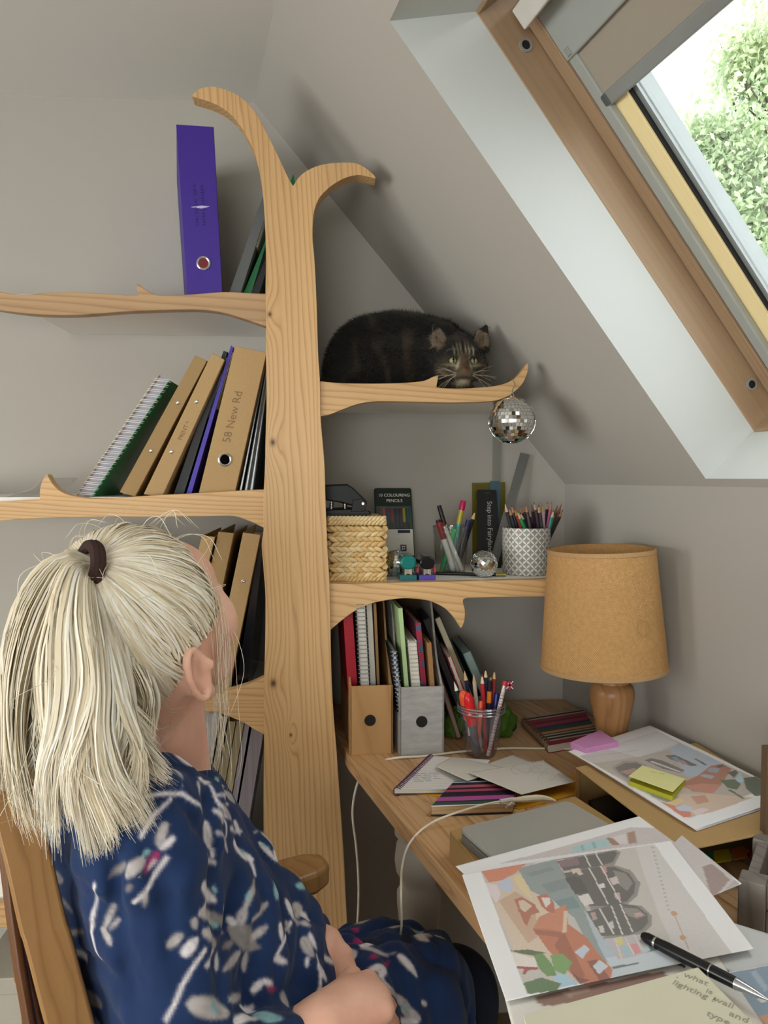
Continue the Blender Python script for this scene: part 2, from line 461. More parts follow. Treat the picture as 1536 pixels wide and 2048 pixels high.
# sash: bars measured as bands between the jamb and the glass
def a_at(px, c): return UW(px, 500, c)[0]
sa1 = a_at(1374, CJ)
g1 = a_at(1403, .184); y1 = a_at(1453, .196); k1 = a_at(1465, .200); s1 = a_at(1481, .204)
sb0 = Bb + .018; sb1 = Bt - .024
wdt = sa1 - A0
def ring(a0, a1, b0, b1, ww_, c0, c1): return [wbar(a0, a0 + ww_, b0, b1, c0, c1), wbar(a1 - ww_, a1, b0, b1, c0, c1), wbar(a0 + ww_, a1 - ww_, b0, b0 + ww_, c0, c1), wbar(a0 + ww_, a1 - ww_, b1 - ww_, b1, c0, c1)]
sa = thing('tmp', '', '', (0, 0, 0)); bpy.data.objects.remove(sa)
for g in ring(A0 + .0035, A1 - .0035, sb0, sb1, sa1 - A0 - .0035, CJ, .2255): obj('sash_bar', g, pine, sky1, bevel=.0015)
inner = ring(sa1, A1 - (sa1 - A0), sb0 + wdt, sb1 - wdt, y1 - sa1, .196, .232)
for g in inner: obj('sash_lining', g, pine_lit, sky1)
for g in ring(y1, A1 - (y1 - A0), sb0 + y1 - A0, sb1 - (y1 - A0), k1 - y1, .200, .235): obj('glazing_gasket', g, plain('#15171a', .6), sky1)
for g in ring(k1, A1 - (k1 - A0), sb0 + k1 - A0, sb1 - (k1 - A0), s1 - k1, .204, .236): obj('glass_spacer', g, plain('#8b8f8e', .4, .3), sky1)
obj('pane', wbar(s1, A1 - (s1 - A0), sb0 + s1 - A0, sb1 - (s1 - A0), .208, .212), GL, sky1)
# round plugs in the jamb
for px, py in ((1050, 92), (1501, 769)):
    b = UP(px, py, W(A0, 0, 0), ww) - WO; bb, cc = b @ ws, b @ wn
    for r0, r1, m, d in ((.0105, .0068, plain('#8d8b86', .4), .003), (.0068, 0.0, plain('#1d1c1c', .5), .0015)):
        pts = []
        v, f = [], []
        for k in range(20):
            an = 2 * math.pi * k / 20
            for rr in (r0, max(r1, .0001)): v.append(tuple(W(A0 + .001 + d, bb + rr * math.cos(an), cc + rr * math.sin(an))))
        for k in range(20): j = (k + 1) % 20; f.append((2 * k, 2 * j, 2 * j + 1, 2 * k + 1))
        for k in range(20):
            an = 2 * math.pi * k / 20; v.append(tuple(W(A0 - .001, bb + r0 * math.cos(an), cc + r0 * math.sin(an))))
        for k in range(20): j = (k + 1) % 20; f.append((2 * k, 40 + k, 40 + j, 2 * j))
        obj('plug' if r1 else 'plug_hole', (v, f), m, sky1, smooth=True)
# white control bar of the sash near its top
hb = UW(1035, 45, .150)
obj('handle_bar', wbar(A0 + .035, A1 - .035, hb[1] - .016, hb[1] + .016, .146, .156), plain('#c9c5bd', .35), sky1, bevel=.002)
obj('handle_bracket', wbar(A0 + .09, A0 + .11, hb[1] - .01, hb[1] + .012, .155, CJ + .002), plain('#b9b5ad', .35), sky1, bevel=.001)
# roller blind, drawn part way down
bl = thing('roller_blind', 'beige roller blind pulled partly down over the skylight', 'blind', tuple(W((A0 + A1) / 2, .577, .19)))
rails = plain('#9b9e99', .45, 0, .5, .02)
obj('guide_rail', wbar(sa1 + .001, g1, sb0 + wdt, sb1 - wdt, .184, .1955), rails, bl, bevel=.002)
obj('guide_rail', wbar(A1 - (g1 - A0), A1 - (sa1 - A0) - .001, sb0 + wdt, sb1 - wdt, .184, .1955), rails, bl, bevel=.002)
bbar = UW(1220, 213, .188)[1]
obj('bottom_bar', wbar(g1 - .004, A1 - (g1 - A0) + .004, bbar, bbar + .021, .184, .1945), plain('#8b8d8a', .4, .2), bl, bevel=.003)
obj('bar_end_cap', wbar(g1 - .006, g1 + .008, bbar + .002, bbar + .020, .182, .1955), plain('#4f5355', .5), bl, bevel=.003)
btop = UW(1103, 110, .186)[1]
cas0 = UW(1153, 107, .186)[1]
obj('fabric', wbar(g1 - .001, A1 - (g1 - A0) + .001, bbar + .018, sb1 - wdt - .02, .1885, .1895), plain('#9c9284', .8, 0, .2, .03, 200), bl)
obj('cassette', wbar(sa1 + .001, A1 - (sa1 - A0) - .001, cas0, sb1 - wdt, .180, .1955), rails, bl, bevel=.003)
obj('cassette_clip', wbar(sa1 + .012, sa1 + .022, cas0 + .004, cas0 + .016, .178, .182), plain('#8d908c', .4), bl, bevel=.001)

# trees beyond the skylight
def leafy(name, label, centers, count, size, cols, seed, trunkpts):
    rs = np.random.default_rng(seed)
    base = np.array(trunkpts[0])
    t = thing(name, label, 'tree', tuple(base), group='trees beyond the skylight')
    tg = [tubeg(trunkpts, [.12 * (1 - .6 * i / (len(trunkpts) - 1)) for i in range(len(trunkpts))], 8)]
    for c, r in centers:
        c = np.array(c); st = np.array(trunkpts[-1])
        for q in range(5):
            e = c + rs.normal(size=3) * r * .5
            m = (st + e) / 2 + rs.normal(size=3) * .15
            tg.append(tubeg(catmull([st, m, e], 4), [.035, .03, .025, .02, .016, .012, .01, .008, .006][:9], 5))
    obj('trunk', join(*tg), plain('#4a4036', .8), t)
    per = count // len(centers); Ps, Tn = [], []
    for c, r in centers:
        ncl = max(6, per // 14); d = rs.normal(size=(ncl, 3)); d /= np.linalg.norm(d, axis=1, keepdims=True)
        cc = np.array(c) + d * r * rs.uniform(.25, 1.05, (ncl, 1))
        Ps.append((cc[:, None] + rs.normal(size=(ncl, 14, 3)) * .11).reshape(-1, 3)); Tn.append(np.repeat(rs.uniform(0, 1, ncl), 14))
    P = np.concatenate(Ps); tone = np.concatenate(Tn)[:, None]; n = len(P); un = lambda q: q / np.linalg.norm(q, axis=1, keepdims=True)
    ax = un(rs.normal(size=(n, 3)) + [0, 0, -.8]); sd = un(np.cross(ax, rs.normal(size=(n, 3)))); nr = np.cross(ax, sd)
    L = size * rs.uniform(.7, 1.3, (n, 1)); wd = L * .24
    V = np.stack([P, P + ax * L * .45 + sd * wd, P + ax * L, P + ax * L * .45 - sd * wd, P + ax * L * .5 - nr * wd * .3], 1).reshape(-1, 3)
    F = (np.arange(n)[:, None, None] * 5 + np.array([(0, 1, 4), (1, 2, 4), (2, 3, 4), (3, 0, 4)])[None]).reshape(-1, 3).tolist(); V = V.tolist()
    Cc = np.repeat((np.array(cols[0]) * (1 - tone) + np.array(cols[1]) * tone) * rs.uniform(.85, 1.1, (n, 1)), 5, 0)
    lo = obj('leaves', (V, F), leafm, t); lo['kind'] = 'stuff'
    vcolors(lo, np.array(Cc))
lt = NT('leaf'); la = lt.n('ShaderNodeAttribute'); la.attribute_name = 'Col'; lt.base(la.outputs['Color'])
lt.b.inputs['Roughness'].default_value = .5
tl = lt.n('ShaderNodeBsdfTranslucent'); lt.l(la.outputs['Color'], tl.inputs[0])
mx = lt.n('ShaderNodeMixShader'); mx.inputs[0].default_value = .45
lt.l(lt.b.outputs[0], mx.inputs[1]); lt.l(tl.outputs[0], mx.inputs[2]); lt.l(mx.outputs[0], lt.t.nodes['Material Output'].inputs[0])
leafm = lt.m
def C3(h): return rgb(h)[:3]
c1 = [(UD(1590, 170, 7.5), .55), (UD(1640, 0, 7.6), .6), (UD(1460, 300, 7.3), .5), (UD(1600, 420, 7.2), .75), (UD(1400, 300, 7.4), .30), (UD(1500, 120, 7.4), .30), (UD(1450, 440, 7.4), .42)]
leafy('leafy_tree', 'light green leafy tree nearest the skylight', c1, 15000, .078, (C3('#9aad7e'), C3('#c3cfab')), 3, [UD(1750, 1500, 7.8), UD(1720, 900, 7.7), UD(1650, 500, 7.5)])
c2 = [(UD(1480, 520, 9.5), .85), (UD(1600, 620, 9.0), .9), (UD(1700, 800, 8.5), 1.0), (UD(1370, 430, 9.8), .66), (UD(1350, 330, 9.8), .35), (UD(1385, 455, 9.4), .5), (UD(1430, 540, 9.4), .5), (UD(1485, 620, 9.4), .55), (UD(1440, 560, 9.6), .8), (UD(1540, 380, 9.6), .7)]
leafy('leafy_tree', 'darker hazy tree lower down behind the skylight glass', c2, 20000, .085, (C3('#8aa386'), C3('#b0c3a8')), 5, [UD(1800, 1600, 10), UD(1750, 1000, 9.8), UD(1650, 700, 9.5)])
c3 = [(UD(1950, 380, 9.5), 1.0), (UD(2250, 520, 9.2), 1.1), (UD(1850, 700, 9.0), 1.0), (UD(2200, 850, 8.8), 1.2), (UD(2600, 500, 9.0), 1.2)]
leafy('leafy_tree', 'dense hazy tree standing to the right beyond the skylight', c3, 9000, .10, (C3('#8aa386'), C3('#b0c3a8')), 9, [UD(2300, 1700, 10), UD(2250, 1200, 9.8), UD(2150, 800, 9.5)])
struct(obj('ground', box2((2.5, -8, -3.2), (22, 22, -3.0)), plain('#6f8a52', .9)), 'garden lawn far below the skylight', 'ground')
# ------------------------------------------------------------------ tree-shaped shelf: trunk and branches in oiled wood, white boards behind
YF = -.310
def zF(py, px=500): return U(px, py, 'y', YF)[2]
sh = thing('tree_bookcase', 'tree shaped wooden bookcase with branch shelves and white boards', 'bookcase', (-.12, -.29, 0))
WL, WM, WD = '#dbb482', '#c99c66', '#9c6d3c'
kn1 = U(546, 885, 'y', YF) - ORG[sh]; kn2 = U(547, 1365, 'y', YF) - ORG[sh]; kn3 = U(540, 630, 'y', YF) - ORG[sh]; kn4 = U(582, 1468, 'y', YF) - ORG[sh]
trunk_m = wood('trunk', WL, WM, WD, (8, 8, .42), 13.0, 0.42, [(*kn1, .022), (*kn2, .026), (*kn3, .016), (*kn4, .012)], 1.0)
trunk_px = [(383, 192, 1), (398, 178), (424, 173), (450, 179), (475, 190), (497, 208), (515, 230), (530, 259), (545, 289), (560, 320), (575, 352), (586, 372, 1),
 (600, 352), (620, 338), (645, 329), (680, 325), (710, 326), (730, 335), (748, 350), (751, 357, 1), (735, 353), (715, 350), (690, 356), (665, 370), (645, 388), (634, 405), (627, 430), (625, 470),
 (629, 520), (633, 600), (636, 700), (640, 765), (641, 830), (645, 880), (649, 930), (651, 1000), (655, 1100), (659, 1170), (661, 1260), (663, 1350), (667, 1430), (673, 1500), (680, 1600), (687, 1700), (692, 1800), (696, 1900), (700, 2050), (706, 2295, 1),
 (526, 2295, 1), (530, 2050), (530, 1900), (530, 1800), (528, 1700), (527, 1600), (528, 1500), (528, 1400), (528, 1360), (530, 1300), (531, 1200), (528, 1150), (524, 1100), (524, 1080), (527, 1060), (527, 1000), (530, 930), (531, 880), (533, 800), (532, 700), (532, 640), (531, 585), (532, 520), (530, 450), (526, 390), (520, 350), (512, 315), (500, 285), (485, 258), (465, 232), (440, 213), (415, 202), (395, 196)]
def face(pts, y, n=4): return [U(p[0], p[1], 'y', y) for p in outline(pts, n)]
trunk = obj('trunk', prismg(face(trunk_px, YF - .006), (0, .034, 0)), trunk_m, sh, bevel=.0035)
BR = {
 'tl': [(533, 587, 1), (500, 586), (470, 584), (440, 584), (375, 589), (322, 590), (305, 586), (290, 578), (272, 565, 1), (276, 590, 1), (240, 589), (200, 587), (150, 584), (95, 585), (60, 589), (25, 588), (0, 583), (-60, 572), (-140, 560, 1), (-150, 592), (-60, 610), (0, 620), (50, 627), (100, 630), (150, 630), (200, 627), (250, 623), (300, 621), (370, 619), (410, 620), (445, 625), (470, 632), (495, 640), (515, 647), (533, 653, 1)],
 'ml': [(530, 979, 1), (500, 980), (450, 983), (380, 987), (300, 991), (240, 995), (190, 997), (160, 994), (135, 989), (118, 980), (105, 967), (94, 948, 1), (86, 958), (81, 972), (79, 985), (79, 997), (72, 1000), (40, 1001), (0, 1004), (-60, 1006), (-140, 1012, 1), (-140, 1040), (-60, 1046), (0, 1042), (40, 1039), (100, 1036), (200, 1034), (300, 1034), (400, 1033), (455, 1032), (475, 1034), (490, 1039), (510, 1047), (530, 1057, 1)],
 'll': [(531, 1354, 1), (520, 1359), (505, 1366), (485, 1373), (465, 1379), (445, 1385), (400, 1393), (300, 1401), (200, 1406), (100, 1410), (0, 1413), (-60, 1414), (-140, 1416, 1), (-140, 1450), (-60, 1452), (0, 1450), (100, 1449), (300, 1437), (400, 1426), (430, 1424), (450, 1430), (470, 1438), (490, 1447), (505, 1457), (520, 1465), (531, 1471, 1)],
 'bl': [(533, 1785, 1), (480, 1800), (400, 1806), (200, 1808), (38, 1810), (0, 1812), (-60, 1813), (-160, 1815, 1), (-160, 1858), (-60, 1860), (0, 1857), (40, 1855), (200, 1852), (400, 1852), (480, 1862), (533, 1895, 1)],
 'rc': [(638, 762, 1), (655, 764), (680, 766), (720, 767), (760, 767), (800, 766), (840, 763), (855, 759), (865, 754), (877, 750, 1), (873, 774, 1), (885, 776), (920, 777), (960, 775), (990, 772), (1010, 767), (1025, 760), (1037, 750), (1048, 736), (1056, 725, 1), (1056, 740), (1052, 753), (1045, 767), (1033, 780), (1020, 790), (1005, 797), (985, 802), (950, 804), (900, 805), (850, 804), (800, 803), (750, 803), (720, 807), (690, 817), (670, 825), (655, 830), (638, 833, 1)],
 'rm': [(657, 1167, 1), (700, 1168), (770, 1166), (850, 1164), (920, 1163), (1000, 1161), (1095, 1159), (1172, 1157, 1), (1172, 1190, 1), (1095, 1193), (1000, 1194), (940, 1196), (928, 1198, 1), (926, 1204), (930, 1220), (930, 1235), (927, 1248), (922, 1257, 1), (915, 1246), (905, 1232), (890, 1217), (870, 1206), (850, 1200), (820, 1197), (800, 1197), (770, 1201), (740, 1208), (710, 1222), (690, 1236), (675, 1248), (660, 1261, 1)],
}
bk = {'tl': ((.42, 8, 8), 10, '#c29f78', '#ad875f', '#8a6541'), 'ml': ((.42, 8, 8), 13, WL, WM, WD), 'll': ((.42, 8, 8), 13, WL, WM, WD), 'bl': ((.42, 8, 8), 13, WL, WM, WD), 'rc': ((.5, 8, 8), 11, WL, WM, WD), 'rm': ((.9, 8, 8), 10, WL, WM, WD)}
for k, p in BR.items():
    gr, fq, a, b, c = bk[k]
    obj('branch', prismg(face(p, YF), (0, .024, 0)), wood('branch_' + k, a, b, c, gr, fq, 0.42, (), 1.0, (0, 0, hash(k) % 7 if False else {'tl': 1, 'ml': 2.3, 'll': 3.1, 'bl': 4.7, 'rc': 5.2, 'rm': 6.6}[k])), sh, bevel=.003)
white = wallmat('shelf_white', '#ebe8e2')
YS = YF + .022
XL = U(24, 640, 'y', YF)[0]
tx0 = U(532, 900, 'y', YF)[0] + .012; tx1 = U(640, 900, 'y', YF)[0] - .008
Z_TL, Z_ML, Z_LL, Z_BL = zF(590), zF(994), zF(1402), zF(1812)
Z_RC, Z_RM = zF(778, 800), zF(1167, 800)
def shelf(xa, xb, zt, th=.018, name='shelf_board', ydepth=0.0): obj(name, box2((xa, YS, zt - th), (xb, -.001, zt)), white, sh, bevel=.001)
shelf(XL, tx0, Z_TL); shelf(XL - .3, tx0, Z_ML); shelf(XL - .3, tx0, Z_LL); shelf(XL - .3, tx0, Z_BL)
xrc = U(1010, 790, 'y', YF)[0]
# right boards follow the slope of the roof at their far end
def slope_x(z): return .535 - (z - 1.235) / 1.19 - .02
obj('shelf_board', prismg([(tx1, YS, Z_RC), (xrc - .02, YS, Z_RC), (slope_x(Z_RC) - .01, -.06, Z_RC), (slope_x(Z_RC) - .02, -.002, Z_RC), (tx1, -.002, Z_RC)], (0, 0, -.018)), white, sh, bevel=.001)
obj('shelf_board', prismg([(tx1, YS, Z_RM), (.46, YS, Z_RM), (.46, -.25, Z_RM), (.525, -.002, Z_RM), (tx1, -.002, Z_RM)], (0, 0, -.018)), white, sh, bevel=.001)
# upright behind the trunk
upx = U(515, 668, 'y', 0)[0]
obj('upright_board', box2((tx0, YS + .007, 0.005), (tx0 + .018, -.001, Z_TL + .10)), white, sh, bevel=.001)
obj('upright_board', box2((tx1 - .018, YS + .007, .76), (tx1, -.001, Z_RC)), white, sh, bevel=.001)
TX0, TX1 = tx0, tx1

# ------------------------------------------------------------------ desk: boards running along its slanted front edge, turned painted legs
DZ = .74
desk = thing('corner_desk', 'wooden corner desk top on turned cream legs under the slope', 'desk', (.35, -.6, 0))
A = np.array([.034, -.338]); e = np.array([.2585, -.966]); e /= np.linalg.norm(e); nrm = np.array([-e[1], e[0]])
def wallx(y): return .535 + math.tan(WIN_TH) * (-y) - .004
fe = A + e * ((1.42 - .338) / .966)
poly = [A, fe, np.array([wallx(-1.30), -1.30]), np.array([wallx(-.004), -.004]), np.array([-.02, -.004])]
def clip(P, n, d, keep_less):
    out = []
    for i in range(len(P)):
        a, b = P[i], P[(i + 1) % len(P)]; da, db = a @ n - d, b @ n - d
        if not keep_less: da, db = -da, -db
        if da <= 0: out.append(a)
        if da * db < 0: out.append(a + (b - a) * da / (da - db))
    return out
base_d = A @ nrm; wdt_b = .098
ca, sa_ = e[0], e[1]
deskm = []
for i, (l, m, d) in enumerate((('#cfa87c', '#c0966a', '#a67c52'), ('#c79e72', '#b58a60', '#9a7048'), ('#d4b088', '#c49c72', '#ab835a'))):
    t = NT('desk_wood_%d' % i)
    co = t.coord(rot=(0, 0, math.atan2(-e[1], e[0])), loc=(i * 1.7, i * .6, 0))
    mp = t.n('ShaderNodeMapping'); mp.inputs['Scale'].default_value = (1.2, 14, 14); t.l(co, mp.inputs[0])
    w1 = t.noise(mp.outputs[0], 1.2, 3, .5, .3)
    rg = t.math('FRACT', t.math('MULTIPLY', w1, 9.0))
    mp2 = t.n('ShaderNodeMapping'); mp2.inputs['Scale'].default_value = (14, 600, 600); t.l(co, mp2.inputs[0])
    fn = t.noise(mp2.outputs[0], 1.0, 2)
    c_ = t.ramp(rg, [(0, m), (.4, l), (.75, l), (.95, d), (1, m)])
    t.base(t.mix(t.math('MULTIPLY', fn, .5), c_, rgb(m))); t.bump(fn, .04, .0003)
    deskm.append(t.done(.42, 0, .4))
i = -1
while True:
    P = clip(poly, nrm, base_d + (i + 1) * wdt_b - .0004, True)
    P = clip(P, nrm, base_d + i * wdt_b + .0004, False) if P else []
    if i > -1 and len(P) < 3: break
    if len(P) >= 3:
        obj('board', prismg([(p[0], p[1], DZ) for p in P], (0, 0, -.026)), deskm[(i * 2) % 3], desk, bevel=.0012)
    i += 1
    if i > 14: break
cream = plain('#a89f92', .6, 0, .3, .05, 40)
prof = [(.036, 0), (.038, .02), (.03, .035), (.024, .06), (.034, .10), (.037, .22), (.036, .36), (.032, .44), (.034, .455), (.034, .47), (.028, .48), (.03, .50), (.033, .53), (.036, .56), (.036, .575), (.029, .585), (.029, .595), (.037, .61), (.04, .63), (.037, .655), (.03, .665), (.04, .672), (.04, DZ - .0265)]
lp = U(838, 1700, 'y', -.50)
for x, y in ((lp[0], -.50), (.42, -1.22), (.70, -1.18), (.46, -.06)):
    obj('leg', latheg(prof, 24, (x, y, 0)), cream, desk, smooth=True)
# ------------------------------------------------------------------ things on the left shelves
def quadw(q, y): return [U(a, b, 'y', y) for a, b in q]
def unit(v): return v / (np.linalg.norm(v) + 1e-12)
KR = kraft(); KR2 = kraft('kraft_dark', '#a1845a')
STEEL = plain('#c9c9c6', .25, .95, .5, .02)
DARK = plain('#16161a', .45)
PAPER = plain('#e6e3da', .8, 0, .2, .03, 60)
def pagemat(key, c, c2, axis, n):
    """stacked page edges: fine lines across one axis"""
    if key in MATS: return MATS[key]
    t = NT(key); co = t.coord(); sp = t.n('ShaderNodeSeparateXYZ'); t.l(co, sp.inputs[0])
    nz = t.noise(t.coord(scale=tuple(n if i == axis else 2 for i in range(3))), 1.0, 2, .7)
    t.base(t.ramp(nz, [(.35, c2), (.6, c)])); t.bump(nz, .2, .0005)
    MATS[key] = t.done(.8, 0, .2); return MATS[key]
def seat(q, z, up=0.0):
    """shift a front quad so that its lowest corner stands on height z"""
    d = min(p[2] for p in q) - z - up
    return [p - np.array([0, 0, d]) for p in q]
def binder(name, label, cat, q, y, depth, mat, group=None, hole=None, rivets=(), ring=None, z=None, papers=True, cover2=None, skew=0.0):
    Q = quadw(q, y)
    if z is not None: Q = seat(Q, z)
    bl, br, tr, tl = Q
    u = unit(br - bl); n = np.cross(u, unit(tl - bl))
    t = thing(name, label, cat, tuple(np.array([(bl[0] + br[0]) / 2, y + depth / 2, min(bl[2], br[2])])), group=group)
    k = .0028
    sp = obj('spine', prismg([bl, br, tr, tl], (0, k, 0)), mat, t, bevel=.0008)
    obj('cover', prismg([p + [0, k, 0] for p in (bl, bl + u * k, tl + u * k, tl)], (skew * depth, depth - k, 0)), mat, t, bevel=.0006)
    obj('cover', prismg([p + [0, k, 0] for p in (br - u * k, br, tr, tr - u * k)], (skew * depth, depth - k, 0)), cover2 or mat, t, bevel=.0006)
    if papers:
        v = unit(tl - bl)
        i0, i1, i2, i3 = bl + u * k * 1.6 + v * .006, br - u * k * 1.6 + v * .006, tr - u * k * 1.6 - v * .015, tl + u * k * 1.6 - v * .015
        obj('papers', prismg([p + [0, .03, 0] for p in (i0, i1, i2, i3)], (skew * (depth - .045), depth - .045, 0)), PAPER, t)
    off = Q[0] - U(*q[0], 'y', y)
    for px, py, r in ([hole] if hole else []):
        c = U(px, py, 'y', y - .0005) + off
        rg = [(r * .72, -.0004), (r * .72, .0012), (r * .86, .002), (r, .0012), (r, -.0004)]
        g = latheg(rg, 28, (0, 0, 0), False, False); g = xf(g, TM(*c) @ RM('X', 90))
        obj('finger_ring', g, STEEL, sp, smooth=True)
        g = latheg([(r * .74, 0), (r * .74, .0004)], 28); g = xf(g, TM(*c) @ RM('X', 90)); obj('finger_hole', g, ring or plain('#080707', .95, 0, .05), sp)
    for px, py in rivets:
        c = U(px, py, 'y', y) + off
        g = xf(latheg([(.0036, 0), (.0034, .001), (.002, .0018), (.0018, .001), (.0, .0008)], 14), TM(*c) @ RM('X', 90)); obj('rivet', g, STEEL, sp, smooth=True)
    return t, sp, Q
YI = YS + .003
def scrib_on(Q, fx, fy, w, h, text, mat, parent, seed=1, rot=90, txt=True, r=.0003):
    """writing on a front quad at its fractions fx, fy"""
    bl, br, tr, tl = Q; c = bl + (br - bl) * fx + (tl - bl) * fy
    u = unit(br - bl); v = unit(tl - bl); n = np.cross(u, v)
    g = textg(text, h, .00015) if txt else scribble(text, w, h, seed, r)
    M = Matrix(((u[0], v[0], n[0], c[0]), (u[1], v[1], n[1], c[1]), (u[2], v[2], n[2], c[2]), (0, 0, 0, 1))) @ RM('Z', rot) @ TM(0, 0, .0003)
    obj('handwriting', xf(g, M), mat, parent)
INK = plain('#2b2a33', .7)
purp = plain('#3a1f86', .5, 0, .35, .05, 80)
b, sp, Q = binder('lever_arch_file', 'purple lever arch file standing alone on the top shelf', 'file', [(375, 588), (445, 586), (427, 247), (352, 242)], YI, .275, purp, hole=(407, 520, .0125), ring=plain('#6e1820', .6), z=Z_TL, skew=-.19)
scrib_on(Q, .5, .55, .085, .026, [[3, 5, 4], [6, 7]], plain('#1d1046', .6), sp, 3, 90, False, .00045)
obj('scuff', prismg([U(381, 414, 'y', YI - .0004), U(403, 411, 'y', YI - .0004), U(420, 413, 'y', YI - .0004), U(404, 417, 'y', YI - .0004)], (0, .0003, 0)), plain('#bdb6d8', .7), sp)

def folder(name, label, q, y, depth, mat, z=None, group=None, cat='folder', extra=None):
    Q = quadw(q, y)
    if z is not None: Q = seat(Q, z)
    bl, br, tr, tl = Q; u = unit(br - bl)
    k = min(.0012, np.linalg.norm(br - bl) / 4)
    t = thing(name, label, cat, ((bl[0] + br[0]) / 2, y + depth / 2, min(bl[2], br[2])), group=group)
    obj('cover', prismg([bl, bl + u * k, tl + u * k, tl], (0, depth, 0)), mat, t)
    obj('cover', prismg([br - u * k, br, tr, tr - u * k], (0, depth, 0)), mat, t)
    obj('folded_edge', prismg([bl + u * k, br - u * k, tr - u * k, tl + u * k], (0, .002, 0)), extra or mat, t)
    obj('papers', prismg([p + [0, .006, 0] for p in (bl + u * k * 1.5, br - u * k * 1.5, tr - u * k * 1.5 - [0, 0, .01], tl + u * k * 1.5 - [0, 0, .01])], (0, depth - .012, 0)), PAPER, t)
    return t
smoke = plain('#55585a', .25, 0, .6)
folder('plastic_folder', 'grey translucent plastic folder leaning behind the trunk', [(453, 584), (476, 584), (545, 370), (534, 352)], YI + .02, .22, smoke, Z_TL)
folder('plastic_folder', 'bright green folder with teal tip leaning behind trunk', [(478, 584), (494, 584), (592, 345), (586, 326)], YI + .045, .22, plain('#187a45', .35), Z_TL)
folder('plastic_folder', 'black folder at the foot of the trunk, top shelf', [(496, 584), (512, 584), (562, 420), (548, 412)], YI + .045, .21, DARK, Z_TL)

def wire_notebook(name, label, q, y, depth, cl, cr, z=None, loops=23, pages=PAPER, wire=None, group=None):
    Q = quadw(q, y)
    if z is not None: Q = seat(Q, z)
    bl, br, tr, tl = Q; u = unit(br - bl); th = np.linalg.norm(br - bl); k = .0012
    t = thing(name, label, 'notebook', ((bl[0] + br[0]) / 2, y + depth / 2, min(bl[2], br[2])), group=group)
    obj('pages', prismg([p + [0, .004, 0] for p in (bl + u * k, br - u * k, tr - u * k, tl + u * k)], (0, depth - .006, 0)), pages, t)
    obj('cover', prismg([bl, bl + u * k, tl + u * k, tl], (0, depth, 0)), cl, t)
    obj('cover', prismg([br - u * k, br, tr, tr - u * k], (0, depth, 0)), cr, t)
    gs = []
    for i in range(loops):
        f = (i + .5) / loops; c0 = bl + (tl - bl) * f; c1 = br + (tr - br) * f; c = (c0 + c1) / 2
        for dd in (-.0009, .0009):
            pts = []
            v = unit(tl - bl)
            for a in range(-120, 121, 24):
                pts.append(c + u * math.sin(R(a)) * (th / 2 + .0015) + np.array([0, -1, 0]) * (math.cos(R(a)) * .008 - .0025) + v * dd * 2)
            gs.append(tubeg(pts, .0006, 4))
    obj('wire_binding', join(*gs), wire or plain('#f4f2ee', .35), t, smooth=True)
    return t, Q
wire_notebook('spiral_notebook', 'white wire-bound notebook with green back cover leaning on files', [(153, 992), (184, 995), (339, 762), (318, 752)], YI + .012, .21, plain('#9b7a5a', .6), plain('#1f9358', .25), Z_ML, pages=plain('#a5a1ad', .7))
b, sp, Q = binder('ring_binder', 'brown card ring binder beside the green notebook, middle shelf', 'binder', [(239, 983), (270, 992), (414, 720), (390, 709)], YI + .008, .24, KR2, rivets=((356, 804), (302, 900)), z=Z_ML, group='brown card binders')
b, sp, Q = binder('ring_binder', 'brown card ring binder with pencilled word, middle shelf', 'binder', [(287, 985), (324, 990), (449, 716), (424, 702)], YI + .004, .24, KR, rivets=((393, 800), (343, 900)), z=Z_ML, group='brown card binders', cover2=kraft('kraft_edge', '#c49f6c'))
scrib_on(Q, .5, .46, .04, .011, 'PRINT *', plain('#7d6244', .8), sp, 4, 90)
folder('card_folder', 'thin black folder leaning beside purple folder, middle shelf', [(346, 989), (366, 989), (455, 700), (447, 698)], YI + .03, .21, DARK, Z_ML)
folder('card_folder', 'thin purple folder leaning between black folder and file', [(371, 989), (381, 989), (467, 690), (462, 687)], YI + .015, .22, plain('#3d2aa0', .45), Z_ML)
b, sp, Q = binder('lever_arch_file', 'brown card lever arch file with steel ring, middle shelf', 'file', [(397, 979), (468, 985), (533, 697), (470, 683)], YI, .275, KR, hole=(450, 911, .0125), z=Z_ML)
scrib_on(Q, .42, .53, .12, .021, '58 New Rd', plain('#80664a', .8), sp, 5, 90)
clr = glassy('clear_plastic', '#f4f6f6', 0.05, .12, .02)
t = thing('plastic_sleeve', 'clear plastic sleeve folder squeezed beside the trunk, middle shelf', 'folder', tuple(U(490, 985, 'y', YI + .1) * [1, 1, 0] + [0, 0, Z_ML]))
Q = seat(quadw([(476, 984), (509, 984), (540, 740), (528, 726)], YI + .004), Z_ML)
obj('contents', prismg([Q[0] + [.008, .012, .002], Q[1] + [-.004, .012, .002], Q[2] + [-.004, .012, 0], Q[3] + [.004, .012, 0]], (0, .22, 0)), plain('#2a2a2b', .5), t)
for i in range(3):
    f0, f1 = i / 3, (i + .45) / 3
    obj('sleeve', prismg([Q[0] + (Q[1] - Q[0]) * f0, Q[0] + (Q[1] - Q[0]) * f1, Q[3] + (Q[2] - Q[3]) * f1, Q[3] + (Q[2] - Q[3]) * f0], (0, .006, 0)), clr, t, bevel=.001)
g = []
for i in range(9):
    x0 = .02 + i * .0
V, F = [], []
P0 = U(14, 1001, 'y', YI + .01); P1 = U(84, 1001, 'y', YI + .01)
for i in range(9):
    f = i / 8
    for j in range(2):
        V.append((P0[0] + (P1[0] - P0[0]) * f, YI + .01 + j * .2, Z_ML + .001 + .035 * f * f + .004 * math.sin(6 * f)))
